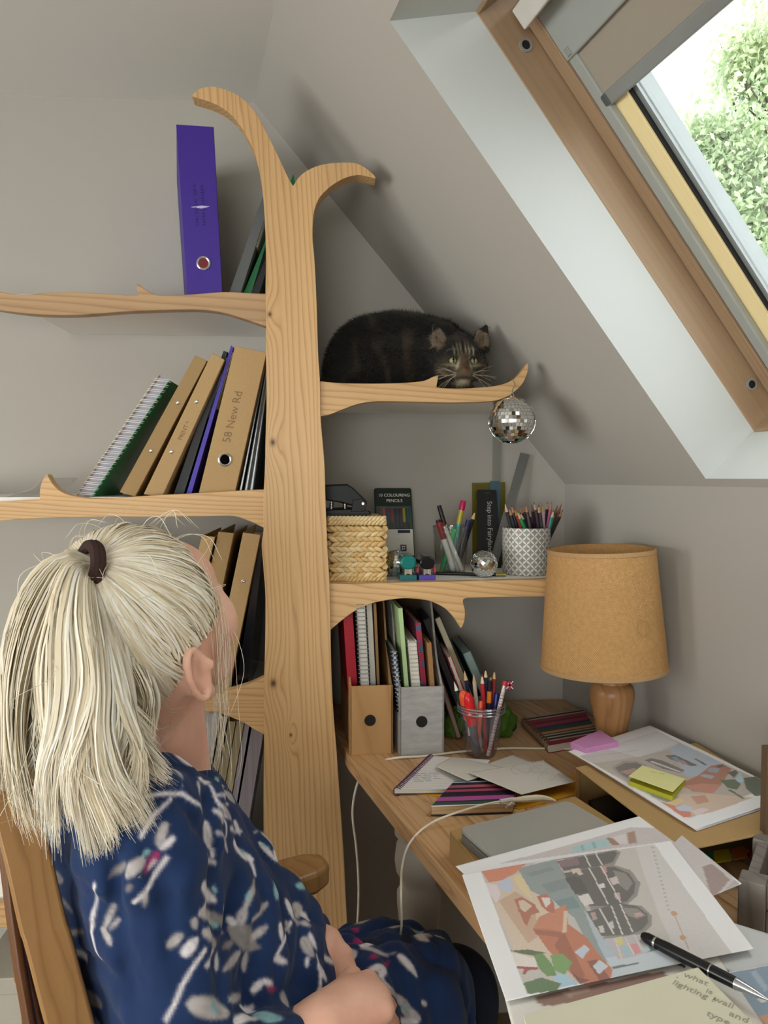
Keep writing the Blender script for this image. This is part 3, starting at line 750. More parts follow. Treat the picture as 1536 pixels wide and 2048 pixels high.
for i in range(8): F.append((2 * i, 2 * i + 2, 2 * i + 3, 2 * i + 1))
cs = obj('plastic_wallet', (V, F), glassy('clear_wallet', '#ffffff', .10, .15, .10), None); tag(cs, 'clear plastic wallet curling up at left end of middle shelf', 'wallet')
so = cs.modifiers.new('s', 'SOLIDIFY'); so.thickness = .0012

# lower left shelf, partly behind the head
b, sp, Q = binder('ring_binder', 'brown card binder with one steel rivet beside trunk', 'binder', [(418, 1398), (455, 1401), (521, 1077), (486, 1072)], YI + .004, .24, KR, rivets=((487, 1169),), z=Z_LL, group='brown card binders')
binder('ring_binder', 'brown card binder second from trunk, behind the forehead', 'binder', [(362, 1398), (398, 1401), (468, 1074), (437, 1071)], YI + .01, .24, KR2, z=Z_LL, group='brown card binders')
binder('ring_binder', 'brown card binder just behind the woman\'s hair top', 'binder', [(322, 1398), (350, 1401), (430, 1079), (404, 1076)], YI + .004, .24, KR, z=Z_LL, group='brown card binders')
binder('ring_binder', 'brown card binder peeking out beside the ponytail base', 'binder', [(240, 1399), (276, 1400), (226, 1084), (187, 1080)], YI + .01, .24, KR2, skew=-.3, z=Z_LL, group='brown card binders')
folder('plastic_folder', 'glossy black folder at trunk on the lower shelf', [(470, 1398), (494, 1398), (527, 1090), (518, 1086)], YI + .02, .23, plain('#121214', .2, 0, .6), Z_LL)
# bottom left shelf: magazines
mg = [((418, 1428), (441, 1431), (352, 1808), (376, 1808), '#c9c6c1', 'pale grey magazine, first of the row behind the shoulder'),
      ((444, 1440), (455, 1441), (379, 1808), (392, 1808), '#b3a78c', 'thin cream magazine next to the pale grey one'),
      ((457, 1452), (471, 1453), (394, 1808), (410, 1808), '#9d8e6c', 'tan magazine in the middle of the magazine row'),
      ((473, 1453), (488, 1455), (412, 1808), (428, 1808), '#a89a78', 'buff magazine left of the two lilac ones'),
      ((491, 1447), (501, 1449), (431, 1808), (443, 1808), '#9a939a', 'thin grey lilac magazine in the row'),
      ((504, 1467), (528, 1474), (446, 1808), (472, 1808), '#8f8890', 'thick grey lilac magazine nearest the trunk')]
for i, (tl, tr, bl, br, c, lab) in enumerate(mg):
    Q = seat(quadw([bl, br, tr, tl], YI + .002 * i), Z_BL)
    t = thing('magazine', lab, 'magazine', ((Q[0][0] + Q[1][0]) / 2, YI + .1, Z_BL), group='magazines on the lowest shelf')
    u = unit(Q[1] - Q[0])
    k = .0008
    obj('cover', prismg([Q[0], Q[0] + u * k, Q[3] + u * k, Q[3]], (0, .21, 0)), plain(c, .5), t)
    obj('cover', prismg([Q[1] - u * k, Q[1], Q[2], Q[2] - u * k], (0, .21, 0)), plain(c, .5), t)
    obj('pages', prismg([Q[0] + u * k, Q[1] - u * k, Q[2] - u * k, Q[3] + u * k], (0, .208, 0)), pagemat('pages_' + c, c, '#6e6657' if i in (1, 2, 3) else '#7d777b', 0, 900), t)
wb = [U(-70, 1700, 'y', YI + .01)[0], U(44, 1700, 'y', YI + .01)[0]]
t = thing('storage_box', 'white card storage box behind the chair back', 'box', ((wb[0] + wb[1]) / 2, YI + .13, Z_BL))
obj('body', box2((wb[0], YI + .01, Z_BL), (wb[1], YI + .22, Z_BL + .22)), plain('#e9e6de', .6), t, bevel=.002)
obj('lid', box2((wb[0] - .002, YI + .008, Z_BL + .19), (wb[1] + .002, YI + .222, Z_BL + .225)), plain('#f0ede6', .6), t, bevel=.002)
for i, (xa, xb, h, c, lab) in enumerate(((-60, 40, .19, '#b7b0a2', 'worn pale grey box low behind the chair post'), (46, 130, .23, '#a9a294', 'grey box file low behind the chair beside the worn box'))):
    a, b_ = U(xa, 1950, 'y', YI + .01)[0], U(xb, 1950, 'y', YI + .01)[0]
    t = thing('box_file', lab, 'box', ((a + b_) / 2, YI + .13, .12))
    obj('body', box2((a, YI + .015, .12), (b_, YI + .22, .12 + h)), plain(c, .7, 0, .3, .15, 12), t, bevel=.002)
    obj('lid', box2((a - .001, YI + .012, .12 + h - .03), (b_ + .001, YI + .222, .122 + h)), plain(c, .7, 0, .3, .1, 14), t, bevel=.002)
shelf(XL - .3, TX0, .12)

# ------------------------------------------------------------------ right shelves
def zr(px, py): return U(px, py, 'z', Z_RM)
# woven basket
rx0, rx1 = U(657, 1160, 'y', -.283)[0], U(772, 1160, 'y', -.283)[0]
bh = U(700, 1036, 'y', -.283)[2] - Z_RM
bk = thing('woven_basket', 'small square basket of plaited water hyacinth on shelf', 'basket', ((rx0 + rx1) / 2, -.19, Z_RM))
reed = []
for i, c in enumerate(('#e6c993', '#dcb97e', '#ecd3a4')):
    t_ = NT('reed_%d' % i); co = t_.coord(scale=(20, 20, 20)); nz = t_.noise(t_.coord(scale=(60, 400, 60)), 1, 3)
    t_.base(t_.mix(nz, rgb(c), tuple(v * .70 for v in rgb(c)[:3]) + (1,))); t_.bump(nz, .3, .0006); reed.append(t_.done(.65, 0, .3))
obj('liner', box2((rx0 + .004, -.277, Z_RM), (rx1 - .004, -.10, Z_RM + bh - .004)), plain('#6d4f2b', .8), bk)
NB, NC = 5, 8
rim = .016
bhh = (bh - rim - .008) / NB
strand = sphereg((0, 0, 0), (.0105, .0042, .0047), 8, 6)
strand = ([(x, y, z * (1 - .25 * abs(x) / .0105)) for x, y, z in strand[0]], strand[1])
sme = None
bw = rx1 - rx0
def put_strand(x, y, z, ang, i, rz=0):
    global sme
    if sme is None:
        o = obj('strand', strand, reed[0], bk, smooth=True, local=True); sme = o.data; sme.materials.clear(); sme.materials.append(reed[0])
    else:
        o = bpy.data.objects.new('strand', sme); COL.objects.link(o); o.parent = bk
    o.location = np.array([x, y, z]) - ORG[bk]; o.rotation_euler = (0, R(ang), rz)
    o.scale = (1 + rng.uniform(-.08, .08), 1, 1 + rng.uniform(-.1, .12))
    o.material_slots[0].link = 'OBJECT'; o.material_slots[0].material = reed[i % 3]
for r_ in range(NB):
    zc = Z_RM + .008 + bhh * (r_ + .5)
    for sgn, dz in ((1, bhh * .25), (-1, -bhh * .25)):
        for k in range(NC):
            x = rx0 + .006 + (bw - .010) * (k + (.25 if sgn > 0 else .6)) / NC
            put_strand(x, -.2785 - .001 * rng.random(), zc + dz, 24 * sgn + rng.uniform(-4, 4), rng.integers(0, 3))
def twist(y0, z0, x0_, x1_, r, name, m, axis='x'):
    gs = []
    n = 26
    for s_ in range(2):
        pts = []
        for k in range(n * 3 + 1):
            f = k / (n * 3); a = f * n * .55 * math.pi + s_ * math.pi
            if axis == 'x': pts.append((x0_ + (x1_ - x0_) * f, y0 + math.sin(a) * r * .6, z0 + math.cos(a) * r * .6))
            else: pts.append((y0 + math.sin(a) * r * .6, x0_ + (x1_ - x0_) * f, z0 + math.cos(a) * r * .6))
        gs.append(tubeg(pts, r * .72, 6))
    obj(name, join(*gs), m, bk, smooth=True)
for dz in (.003, .0105): twist(-.279, Z_RM + bh - rim + .004 + dz, rx0, rx1 - .001, .0045, 'rim_cord', reed[0 if dz < .005 else 2])
twist(-.279, Z_RM + .0048, rx0 + .001, rx1, .0042, 'base_cord', reed[1])
for xs in (rx0 + .001, rx1 - .003):
    gs = []
    for q in range(9):
        zc = Z_RM + .008 + (bh - .012) * (q + .5) / 9
        pts = [(xs + .0018 * math.sin(k * 1.1 + q * 2.1), -.278 + .0195 * k * .46, zc + .002 * math.sin(k * 1.4 + q)) for k in range(21)]
        gs.append(tubeg(pts, .0062, 6))
    o = obj('woven_side', join(*gs), reed[1], bk, smooth=True); o['kind'] = 'stuff'
gs = []
for q in range(9):
    zc = Z_RM + .008 + (bh - .012) * (q + .5) / 9
    gs.append(tubeg([(rx0 + .004 + (bw - .008) * k / 16, -.099 + .0018 * math.sin(k * 1.3 + q * 2), zc) for k in range(17)], .0062, 6))
o = obj('woven_side', join(*gs), reed[1], bk, smooth=True); o['kind'] = 'stuff'

# hole punch on the basket
bt = Z_RM + bh + .0008
obj('lid_weave', box2((rx0 + .004, -.276, bt - .006), (rx1 - .004, -.10, bt - .0012)), reed[1], bk)
hp = thing('hole_punch', 'black metal hole punch resting on top of the basket', 'hole punch', (U(690, 1030, 'y', -.2)[0], -.2, bt))
blk = plain('#0d0e10', .45, 0, .35)
yp = -.25
def pp(pts, y, d): return prismg([U(a, b, 'y', y) + [0, 0, hz] for a, b in pts], (0, d, 0))
hz = bt - U(700, 1034, 'y', yp)[2]
obj('base_plate', pp([(646, 1034), (738, 1034), (741, 1028), (735, 1022), (700, 1019), (646, 1021)], yp, .105), blk, hp, bevel=.0015)
obj('handle', pp([(644, 971), (695, 969), (706, 976), (732, 1001), (735, 1009), (730, 1017), (716, 1018), (704, 1012), (680, 1006), (644, 1000)], yp + .004, .095), blk, hp, bevel=.003, seg=3)
obj('side_cheek', pp([(706, 1000), (724, 998), (734, 1010), (728, 1024), (702, 1024)], yp - .001, .004), blk, hp, bevel=.001)
obj('hinge_pin', xf(latheg([(.0026, 0), (.0026, .11)], 12), TM(*(U(726, 1008, 'y', yp - .003) + [0, 0, hz])) @ RM('X', -90)), STEEL, hp, smooth=True)
for px in (663, 690):
    c = U(px, 1021, 'y', yp + .03) + [0, 0, hz]
    obj('punch_pin', latheg([(.003, 0), (.003, .016)], 12, tuple(c)), STEEL, hp, smooth=True)
    obj('spring', join(*[tubeg([(c[0] + .0048 * math.cos(k * .7), c[1] + .0048 * math.sin(k * .7), c[2] + .0004 * k) for k in range(40)], .0005, 4)]), STEEL, hp, smooth=True)
obj('guide_knob', sphereg(tuple(U(737, 1027, 'y', yp + .05) + [0, 0, hz]), .0048, 12, 8), blk, hp, smooth=True)

# tin of colouring pencils leaning on the wall
yt = -.062
tin = thing('pencil_tin', 'dark green tin reading 10 colouring pencils against the wall', 'pencil tin', tuple(U(790, 1132, 'y', yt) * [1, 1, 0] + [0, 0, Z_RM]))
TL, TR_, BRr, BLl = (U(748, 976, 'y', yt + .05), U(822, 974.5, 'y', yt + .05), U(831, 1132, 'y', yt), U(755, 1133, 'y', yt))
BLl[2] = BRr[2] = Z_RM + .0005
tu = unit(BRr - BLl); tv = unit(TL - BLl); tn = np.cross(tu, tv); tw = np.linalg.norm(BRr - BLl); tH = np.linalg.norm(TL - BLl)
def TF(x, y, z=0): return BLl + tu * (x * tw) + tv * (y * tH) + tn * z
TMx = Matrix(((tu[0], tv[0], tn[0], BLl[0]), (tu[1], tv[1], tn[1], BLl[1]), (tu[2], tv[2], tn[2], BLl[2]), (0, 0, 0, 1)))
def rrect(w, h, r, cx=0, cy=0, n=6):
    o = []
    for sx, sy, a0 in ((1, 1, 0), (-1, 1, 90), (-1, -1, 180), (1, -1, 270)):
        for k in range(n + 1):
            a = R(a0 + 90 * k / n); o.append((cx + sx * (w / 2 - r) + r * math.cos(a), cy + sy * (h / 2 - r) + r * math.sin(a)))
    return o
def tp(pts, z, d): return xf(prismg([(x, y, z) for x, y in pts], (0, 0, d)), TMx)
obj('tin_body', tp(rrect(tw, tH, .005, tw / 2, tH / 2), -.010, .010), plain('#1d2a25', .4, .2), tin, bevel=.0012)
obj('window_tray', tp(rrect(tw * .93, tH * .62, .003, tw * .5, tH * .45), 0, .0006), plain('#3c4a48', .4), tin)
pc = ['#3b4743', '#c8503c', '#2e4168', '#9a3240', '#35304f', '#4a2d3c', '#c9a83a', '#1f5e55', '#6b3d7a', '#2d2d30']
for i in range(8):
    x = tw * (.12 + .108 * i)
    g = tubeg([(x, tH * .56, .003), (x, tH * .735, .003)], .0031, 8); obj('pencil', xf(g, TMx), plain(pc[i], .35), tin, smooth=True)
    g = tubeg([(x, tH * .30, .003), (x, tH * .56, .003)], .0031, 8); obj('pencil_grip', xf(g, TMx), plain('#3a3d3e', .4), tin, smooth=True)
obj('clear_cover', tp(rrect(tw * .94, tH * .62, .003, tw * .5, tH * .45), .0066, .0006), glassy('tin_cover', '#fbfdfc', .02, .05), tin)
obj('card_label', tp([(tw * .22, tH * .14), (tw * .97, tH * .14), (tw * .97, tH * .465), (tw * .22, tH * .465)], .0074, .0006), plain('#dcd9cf', .6), tin)
obj('label_bar', tp([(tw * .57, tH * .418), (tw * .90, tH * .418), (tw * .90, tH * .455), (tw * .57, tH * .455)], .0082, .0003), plain('#1b2036', .5), tin)
obj('label_bar', tp([(tw * .62, tH * .19), (tw * .78, tH * .19), (tw * .78, tH * .272), (tw * .62, tH * .272)], .0082, .0003), plain('#23284a', .5), tin)
for dx, dy, s_ in ((-.028, .016, .022), (.028, .018, .018), (-.028, -.012, .02), (.026, -.01, .012)):
    obj('logo_mark', tp([(tw * (.70 + dx - s_), tH * (.231 + dy - .009)), (tw * (.70 + dx + s_), tH * (.231 + dy - .009)), (tw * (.70 + dx + s_), tH * (.231 + dy + .009)), (tw * (.70 + dx - s_), tH * (.231 + dy + .009))], .0086, .0003), PAPER, tin)
wl = plain('#f2f0e2', .5)
obj('lettering', xf(textg('10 COLOURING', .0098), TMx @ TM(tw * .53, tH * .905, .0004)), wl, tin)
obj('lettering', xf(textg('PENCILS', .0098), TMx @ TM(tw * .53, tH * .835, .0004)), wl, tin)
obj('lettering', xf(scribble([[6]], .012, .005, 4, .0002), TMx @ TM(tw * .55, tH * .405, .0082)), plain('#8d8b84', .6), tin)
obj('lettering', xf(scribble([[2, 5]], .016, .004, 5, .0002), TMx @ TM(tw * .55, tH * .345, .0082)), plain('#8d8b84', .6), tin)

# mirror balls
MIR = plain('#e9ebea', .06, 1.0, .5, .01)
def mirror_ball(label, c, rad, rings, hang=None, tilt=(0, 0), seed=1):
    rs = random.Random(seed)
    t = thing('mirror_ball', label, 'disco ball', (c[0], c[1], c[2] - rad))
    obj('core', sphereg(tuple(c), rad * .975, 28, 18), plain('#6e7270', .5), t, smooth=True)
    V, F = [], []
    M = RM('X', tilt[0]) @ RM('Y', tilt[1])
    for i in range(rings):
        p0, p1 = -math.pi / 2 + math.pi * (i + .04) / rings, -math.pi / 2 + math.pi * (i + .96) / rings
        n = max(4, int(2 * rings * math.cos((p0 + p1) / 2)))
        for k in range(n):
            a0, a1 = 2 * math.pi * (k + .04) / n, 2 * math.pi * (k + .96) / n
            am, pm = (a0 + a1) / 2, (p0 + p1) / 2
            nn = Vector((math.cos(pm) * math.cos(am), math.cos(pm) * math.sin(am), math.sin(pm)))
            jit = Vector((rs.gauss(0, .05), rs.gauss(0, .05), rs.gauss(0, .05)))
            tn_ = (nn + jit).normalized()
            j = len(V)
            for (a, p) in ((a0, p0), (a1, p0), (a1, p1), (a0, p1)):
                q = Vector((math.cos(p) * math.cos(a), math.cos(p) * math.sin(a), math.sin(p)))
                q = q + tn_ * ((nn * .998 - q).dot(tn_))
                V.append(q)
            for (a, p) in ((a0, p0), (a1, p0), (a1, p1), (a0, p1)):
                V.append(Vector((math.cos(p) * math.cos(a), math.cos(p) * math.sin(a), math.sin(p))) * .965)
            F += [(j, j + 1, j + 2, j + 3), (j, j + 4, j + 5, j + 1), (j + 1, j + 5, j + 6, j + 2), (j + 2, j + 6, j + 7, j + 3), (j + 3, j + 7, j + 4, j)]
    V = [tuple((M @ v) * rad + Vector(c)) for v in V]
    o = obj('mirror_tiles', (V, F), MIR, t); o['kind'] = 'stuff'
    cap = latheg([(rad * .16, rad * .95), (rad * .15, rad * 1.02), (rad * .04, rad * 1.03)], 14); cap = xf(cap, TM(*c) @ M); obj('cap', cap, STEEL, t, smooth=True)
    lp = [tuple((TM(*c) @ M) @ Vector((rad * .07 * math.cos(a), 0, rad * 1.09 + rad * .07 * math.sin(a)))) for a in np.linspace(0, 2 * math.pi, 13)[:-1]]
    obj('hanging_loop', tubeg(lp, rad * .014 + .0003, 5, closed=True), STEEL, t, smooth=True)
    return t
bc = U(1024, 841, 'y', YF - .006); rad = 46.5 / FPX * (bc - CAM) @ fw
mb = mirror_ball('large mirror ball hanging from the tip of the cat branch', bc, rad, 20, seed=2)
b0 = U(1026, 762, 'y', YF - .003)
pts = catmull([bc + [0, 0, rad * 1.1], bc + [.001, .0, rad * 1.35], U(1030, 770, 'y', YF - .004), U(1023, 757, 'y', YF - .003), U(1016, 762, 'y', YF + .010), U(1017, 780, 'y', YF + .027), U(1021, 798, 'y', YF + .012), bc + [0, .002, rad * 1.12]], 5)
obj('wire_hanger', tubeg(pts, .0007, 5), plain('#8a8378', .4, .7), mb, smooth=True)
c = zr(792, 1152); r2 = 26 / FPX * (c - CAM) @ fw
mirror_ball('small mirror ball half hidden between basket and stapler', c + [0, 0, r2 * 1.0], r2, 14, tilt=(12, 8), seed=3)
c = zr(968, 1155); r2 = 27 / FPX * (c - CAM) @ fw
mirror_ball('small mirror ball lying in front of the clear jar', c + [0, 0, r2], r2, 14, tilt=(38, -42), seed=4)

# staplers seen end on
def stapler(label, pxc, py, w, top, base, metal, side, arm_h, y_len=.075):
    c = zr(pxc, py); k = (c - CAM) @ fw / FPX
    t = thing('stapler', label, 'stapler', tuple(c + [0, y_len / 2, 0]))
    W_ = w * k
    obj('base', join(xf(prismg([(x, 0, z) for x, z in rrect(W_, 13 * k, .002, 0, 6.5 * k)], (0, y_len, 0)), TM(*c))), base, t, bevel=.0012)
    obj('magazine', join(boxg((c[0] - W_ * .17, c[1] + y_len * .5, c[2] + 20 * k), (W_ * .10, y_len * .9, 16 * k)), boxg((c[0] + W_ * .17, c[1] + y_len * .5, c[2] + 20 * k), (W_ * .10, y_len * .9, 16 * k)), boxg((c[0], c[1] + y_len * .52, c[2] + 20 * k), (W_ * .3, y_len * .8, 12 * k))), metal, t)
    pts = rrect(W_ * .92, arm_h * k, W_ * .36, 0, (24 + arm_h / 2) * k, 8)
    obj('arm', xf(prismg([(x, 0, z) for x, z in pts], (0, y_len * .92, 0)), TM(c[0], c[1] + .001, c[2])), top, t, bevel=.003, seg=3, smooth=True, angle=50)
    obj('hinge', boxg((c[0], c[1] + y_len * .86, c[2] + 20 * k), (W_ * .5, y_len * .12, 26 * k)), side, t, bevel=.001)
    for s_ in (-1, 1): obj('side_button', boxg((c[0] + s_ * W_ * .52, c[1] + y_len * .35, c[2] + 20 * k), (W_ * .16, .012, 10 * k)), side, t, bevel=.001)
stapler('small teal stapler facing forward beside the basket', 817, 1163, 34, plain('#0f6f6a', .2), plain('#155f63', .3), plain('#a59c8a', .3, .8), plain('#1c4a52', .4), 27)
stapler('small black and purple stapler with red buttons', 855, 1163, 33, plain('#131315', .15), plain('#4b3f9a', .3), plain('#a59c8a', .3, .8), plain('#cf3a4e', .4), 26)

# generic sticks: pencils, pens
def stickM(B, T):
    d = Vector(T) - Vector(B); L = d.length
    return Matrix.Translation(Vector(B)) @ d.to_track_quat('Z', 'Y').to_matrix().to_4x4(), L
def pencil(label, B, T, col, r=.0036, lead='#2b2b2b', group=None, name='pencil', tip='#cfae84', rough=.35, tipl=None):
    M, L = stickM(B, T); tl = tipl or r * 4.5
    t = thing(name, label, 'pencil', tuple(B), group=group)
    obj('barrel', xf(latheg([(r, 0), (r, L - tl)], 6), M), plain(col, rough), t)
    obj('sharpened_wood', xf(latheg([(r * .98, L - tl), (r * .34, L - tl * .3)], 8, capb=False), M), plain(tip, .7), t)
    obj('lead', xf(latheg([(r * .34, L - tl * .3), (r * .06, L)], 6, capb=False), M), plain(lead, .5), t)
    return t
def pen(name, label, cat, B, T, segs, group=None):
    """segs: (part name, list of (radius, fraction)), material"""
    M, L = stickM(B, T); t = thing(name, label, cat, tuple(B), group=group)
    for nm, pr, m in segs: obj(nm, xf(latheg([(r, f * L) for r, f in pr], 14), M), m, t, smooth=True)
    return t
# glass jar with pens
jc = zr(905, 1149); jk = (jc - CAM) @ fw / FPX
jr = 35 * jk
jc = np.array([jc[0], jc[1] + jr * .75, Z_RM]); jk = (jc - CAM) @ fw / FPX; jr = 35 * jk
jar = thing('storage_jar', 'clear plastic jar of pens and markers on the shelf', 'jar', tuple(jc))
CLP = glassy('clear_jar', '#f7f8f7', .05, .03, .01)
H = 94 * jk
obj('wall', latheg([(jr * .80, .0004), (jr * .84, .004), (jr * .96, H * .55), (jr * .98, H * .82), (jr * 1.02, H * .86), (jr * 1.02, H * .9), (jr * .98, H * .91), (jr * 1.03, H * .94), (jr * 1.02, H), (jr * .98, H), (jr * .955, H * .88), (jr * .93, H * .55), (jr * .81, .006)], 36, tuple(jc), False, False), CLP, jar, smooth=True)
obj('base', latheg([(jr * .80, .0003), (jr * .81, .005)], 36, tuple(jc)), CLP, jar)
obj('rim', tubeg([(jc[0] + jr * 1.0 * math.cos(a), jc[1] + jr * 1.0 * math.sin(a), jc[2] + H) for a in np.linspace(0, 2 * math.pi, 33)[:-1]], .0012, 6, closed=True), CLP, jar, smooth=True)
def inj(px, dy=0.0, z=.006):
    """point on the jar floor under a pixel column"""
    x = U(px, 1140, 'y', jc[1] + dy)[0]
    return np.array([x, jc[1] + dy, Z_RM + z])
WH = plain('#d8d6cf', .35)
def tpt(px, py, dy): return U(px, py, 'y', jc[1] + dy)
pen('marker_pen', 'white marker with black cap end in the clear jar', 'pen', inj(915, -.005), tpt(878, 1011, .004), [('barrel', [(.0035, 0), (.0045, .04), (.0045, .70)], WH), ('cap', [(.0048, .70), (.0045, .99), (.004, 1)], plain('#141416', .3))])
pen('marker_pen', 'white marker with dark red cap in the clear jar', 'pen', inj(907, -.016), tpt(876, 1040, -.02), [('barrel', [(.004, 0), (.0058, .04), (.0058, .63)], WH), ('cap', [(.0062, .63), (.006, .95), (.005, .96)], plain('#8e1f2c', .3)), ('cap_end', [(.0052, .96), (.005, 1)], plain('#1d1416', .4))])
pen('marker_pen', 'white marker without visible cap crossing the clear jar', 'pen', inj(924, -.012), tpt(884, 1045, -.004), [('barrel', [(.0035, 0), (.0052, .05), (.0052, .93)], WH), ('cap', [(.0054, .92), (.0052, 1)], plain('#7c1d2a', .3))])
pen('novelty_tube', 'rainbow tube with pink cap standing in clear jar', 'pen', inj(899, .012), tpt(927, 1001, .008), [('lower_tube', [(.0055, 0), (.0058, .48)], plain('#3a7d8c', .25)), ('middle_tube', [(.0058, .48), (.0058, .66)], plain('#3f9ea0', .25)), ('upper_tube', [(.0058, .66), (.0058, .86)], plain('#a79b2e', .25)), ('cap', [(.0063, .86), (.0063, .97), (.005, 1)], plain('#b8154f', .25))])
pen('highlighter', 'bright green highlighter leaning inside the clear jar', 'pen', inj(884, .0), tpt(909, 1058, .004), [('barrel', [(.0055, 0), (.0065, .05), (.0065, .70)], plain('#18a05a', .3)), ('cap', [(.0068, .7), (.0062, 1)], plain('#22b862', .3))])
pencil('black pencil with sharp tip leaning right in the clear jar', inj(914, .012), tpt(951, 1021, .016), '#17181c', .0042)
pen('ballpoint_pen', 'dark blue pen clip leaning beside black pencil in jar', 'pen', inj(912, .004), tpt(937, 1040, .006), [('barrel', [(.003, 0), (.0042, .05), (.0042, .85)], plain('#1c1b3a', .3)), ('cap', [(.0048, .82), (.0045, 1)], plain('#232063', .3))])
# pencil lying on the shelf
a, b_ = zr(872, 1150) + [0, 0, .0034], zr(1012, 1153) + [0, 0, .0034]
pen('pencil', 'black pencil with gold end lying flat along the shelf', 'pencil', a, b_, [('barrel', [(.0034, .0), (.0034, .86)], plain('#151515', .3)), ('gold_end', [(.0034, .86), (.0034, 1)], plain('#a8923f', .35, .4)), ('tip', [(.0006, -.05), (.0034, 0)], plain('#8d5a4a', .6))])
# sheets and rulers against the wall
def upright(name, label, cat, q, y0, y1, th, mat, part='sheet', z=Z_RM):
    """flat thing leaning: bottom corners on plane y0, top corners on plane y1"""
    bl, br, tr, tl = U(*q[0], 'y', y0), U(*q[1], 'y', y0), U(*q[2], 'y', y1), U(*q[3], 'y', y1)
    n = unit(np.cross(br - bl, tl - bl)) * th
    t = thing(name, label, cat, tuple((bl + br) / 2 * [1, 1, 0] + [0, 0, min(bl[2], br[2])]))
    o = obj(part, prismg([bl, br, tr, tl], tuple(-n)), mat, t)
    return t, o, [bl, br, tr, tl]
yw = lambda z: Z_RM
def btm(px, y): return 955 + (1.25 - Z_RM) * FPX / ((np.array([U(px, 1100, 'y', y)[0], y, Z_RM]) - CAM) @ fw)
upright('acetate_sheet', 'yellow and blue clear acetate sheet against the wall', 'sheet', [(945, btm(945, -.03)), (1012, btm(1012, -.03)), (1010, 964), (944, 966)], -.03, -.008, .001, glassy('yellow_acetate', '#c9c05a', .03, .1, .12))
upright('acetate_sheet', 'narrow light blue clear strip behind the black box', 'sheet', [(985, btm(985, -.045)), (1003, btm(1003, -.045)), (999, 962), (980, 962)], -.045, -.012, .001, glassy('blue_acetate', '#7fa8b8', .03, .1, .3))
t, o, q = upright('slim_box', 'slim black box reading Step into Fairyland in white script', 'box', [(957, btm(957, -.085)), (1003, btm(1003, -.085)), (992, 980), (955, 979)], -.085, -.03, .012, plain('#1b1c1d', .45), 'carton')
scrib_on(q, .52, .52, 0, .0155, 'Step into Fairyland', plain('#b9b8b2', .5), o, 1, -90)
scrib_on(q, .52, .955, .02, .004, [[7]], plain('#6a6a68', .5), o, 8, 0, False, .0002)
rl = [(1000, btm(1000, -.05)), (1010, btm(1010, -.05)), (1004, 868), (986, 866)]
upright('plastic_ruler', 'clear plastic ruler standing behind the large mirror ball', 'ruler', [(982, btm(982, -.02)), (1000, btm(1000, -.02)), (1003, 866), (986, 866)], -.02, -.006, .002, glassy('clear_ruler', '#e6e6e2', .06, .1, .06), 'blade')
t, o, q = upright('steel_ruler', 'steel ruler leaning behind the patterned pencil pot', 'ruler', [(975, btm(975, -.09)), (993, btm(993, -.09)), (1059, 910), (1041, 905)], -.09, -.012, .001, plain('#8f8f8c', .35, .75), 'blade')
gs = []
n_ = unit(np.cross(q[1] - q[0], q[3] - q[0]))
for i in range(30):
    f = (i + .5) / 30; a_ = q[0] + (q[3] - q[0]) * f; b_ = q[1] + (q[2] - q[1]) * f; L_ = .45 if i % 5 == 0 else .25
    e_ = a_ + (b_ - a_) * L_; gs.append(tubeg([a_ + n_ * .0002, e_ + n_ * .0002], .00018, 3))
obj('graduation_marks', join(*gs), plain('#4a4a48', .6), o)
# patterned pot with colouring pencils
pcn = zr(1064, 1153); pk = (pcn - CAM) @ fw / FPX; pr_ = 46.5 * pk
pcn = np.array([pcn[0], pcn[1] + pr_, Z_RM]); pk = (pcn - CAM) @ fw / FPX; pr_ = 47.5 * pk; pH = 93 * pk
tp_ = NT('pot_pattern'); tc = tp_.n('ShaderNodeTexCoord'); spx = tp_.n('ShaderNodeSeparateXYZ'); tp_.l(tc.outputs['Object'], spx.inputs[0])
an = tp_.math('ARCTAN2', spx.outputs[1], spx.outputs[0]); uu = tp_.math('MULTIPLY', an, pr_ * 1.0)
q_ = .0112; uu = tp_.math('MULTIPLY', an, round(2 * math.pi * pr_ / (q_ * 1.41421)) * q_ * 1.41421 / (2 * math.pi))
va = tp_.math('MULTIPLY', tp_.math('ADD', uu, spx.outputs[2]), .70711 / q_); vb = tp_.math('MULTIPLY', tp_.math('SUBTRACT', uu, spx.outputs[2]), .70711 / q_)
fa, fb = tp_.math('FRACT', tp_.math('ADD', va, 50.0)), tp_.math('FRACT', tp_.math('ADD', vb, 50.0))
tot = None
for cx in (0, 1):
    for cy in (0, 1):
        d2 = tp_.math('ADD', tp_.math('POWER', tp_.math('SUBTRACT', fa, float(cx)), 2.0), tp_.math('POWER', tp_.math('SUBTRACT', fb, float(cy)), 2.0))
        st = tp_.math('LESS_THAN', d2, .44); tot = st if tot is None else tp_.math('ADD', tot, st)
pet = tp_.math('GREATER_THAN', tot, 1.5)
dot = tp_.math('LESS_THAN', tp_.math('ADD', tp_.math('ABSOLUTE', tp_.math('SUBTRACT', fa, .5)), tp_.math('ABSOLUTE', tp_.math('SUBTRACT', fb, .5))), .17)
tp_.base(tp_.mix(tp_.math('MAXIMUM', pet, dot), rgb('#8f8b86'), rgb('#d6d2cb')))
pot = thing('pencil_pot', 'grey and white patterned pot full of colouring pencils', 'pot', tuple(pcn))
obj('wall', latheg([(pr_ * .93, .0003), (pr_ * .97, .004), (pr_, pH * .6), (pr_, pH), (pr_ * .955, pH), (pr_ * .93, pH * .5), (pr_ * .92, .004)], 48, tuple(pcn), False, False), tp_.done(.35, 0, .4), pot, smooth=True)
obj('base', latheg([(pr_ * .93, .0003), (pr_ * .93, .004)], 40, tuple(pcn)), plain('#b9b5ae', .5), pot)
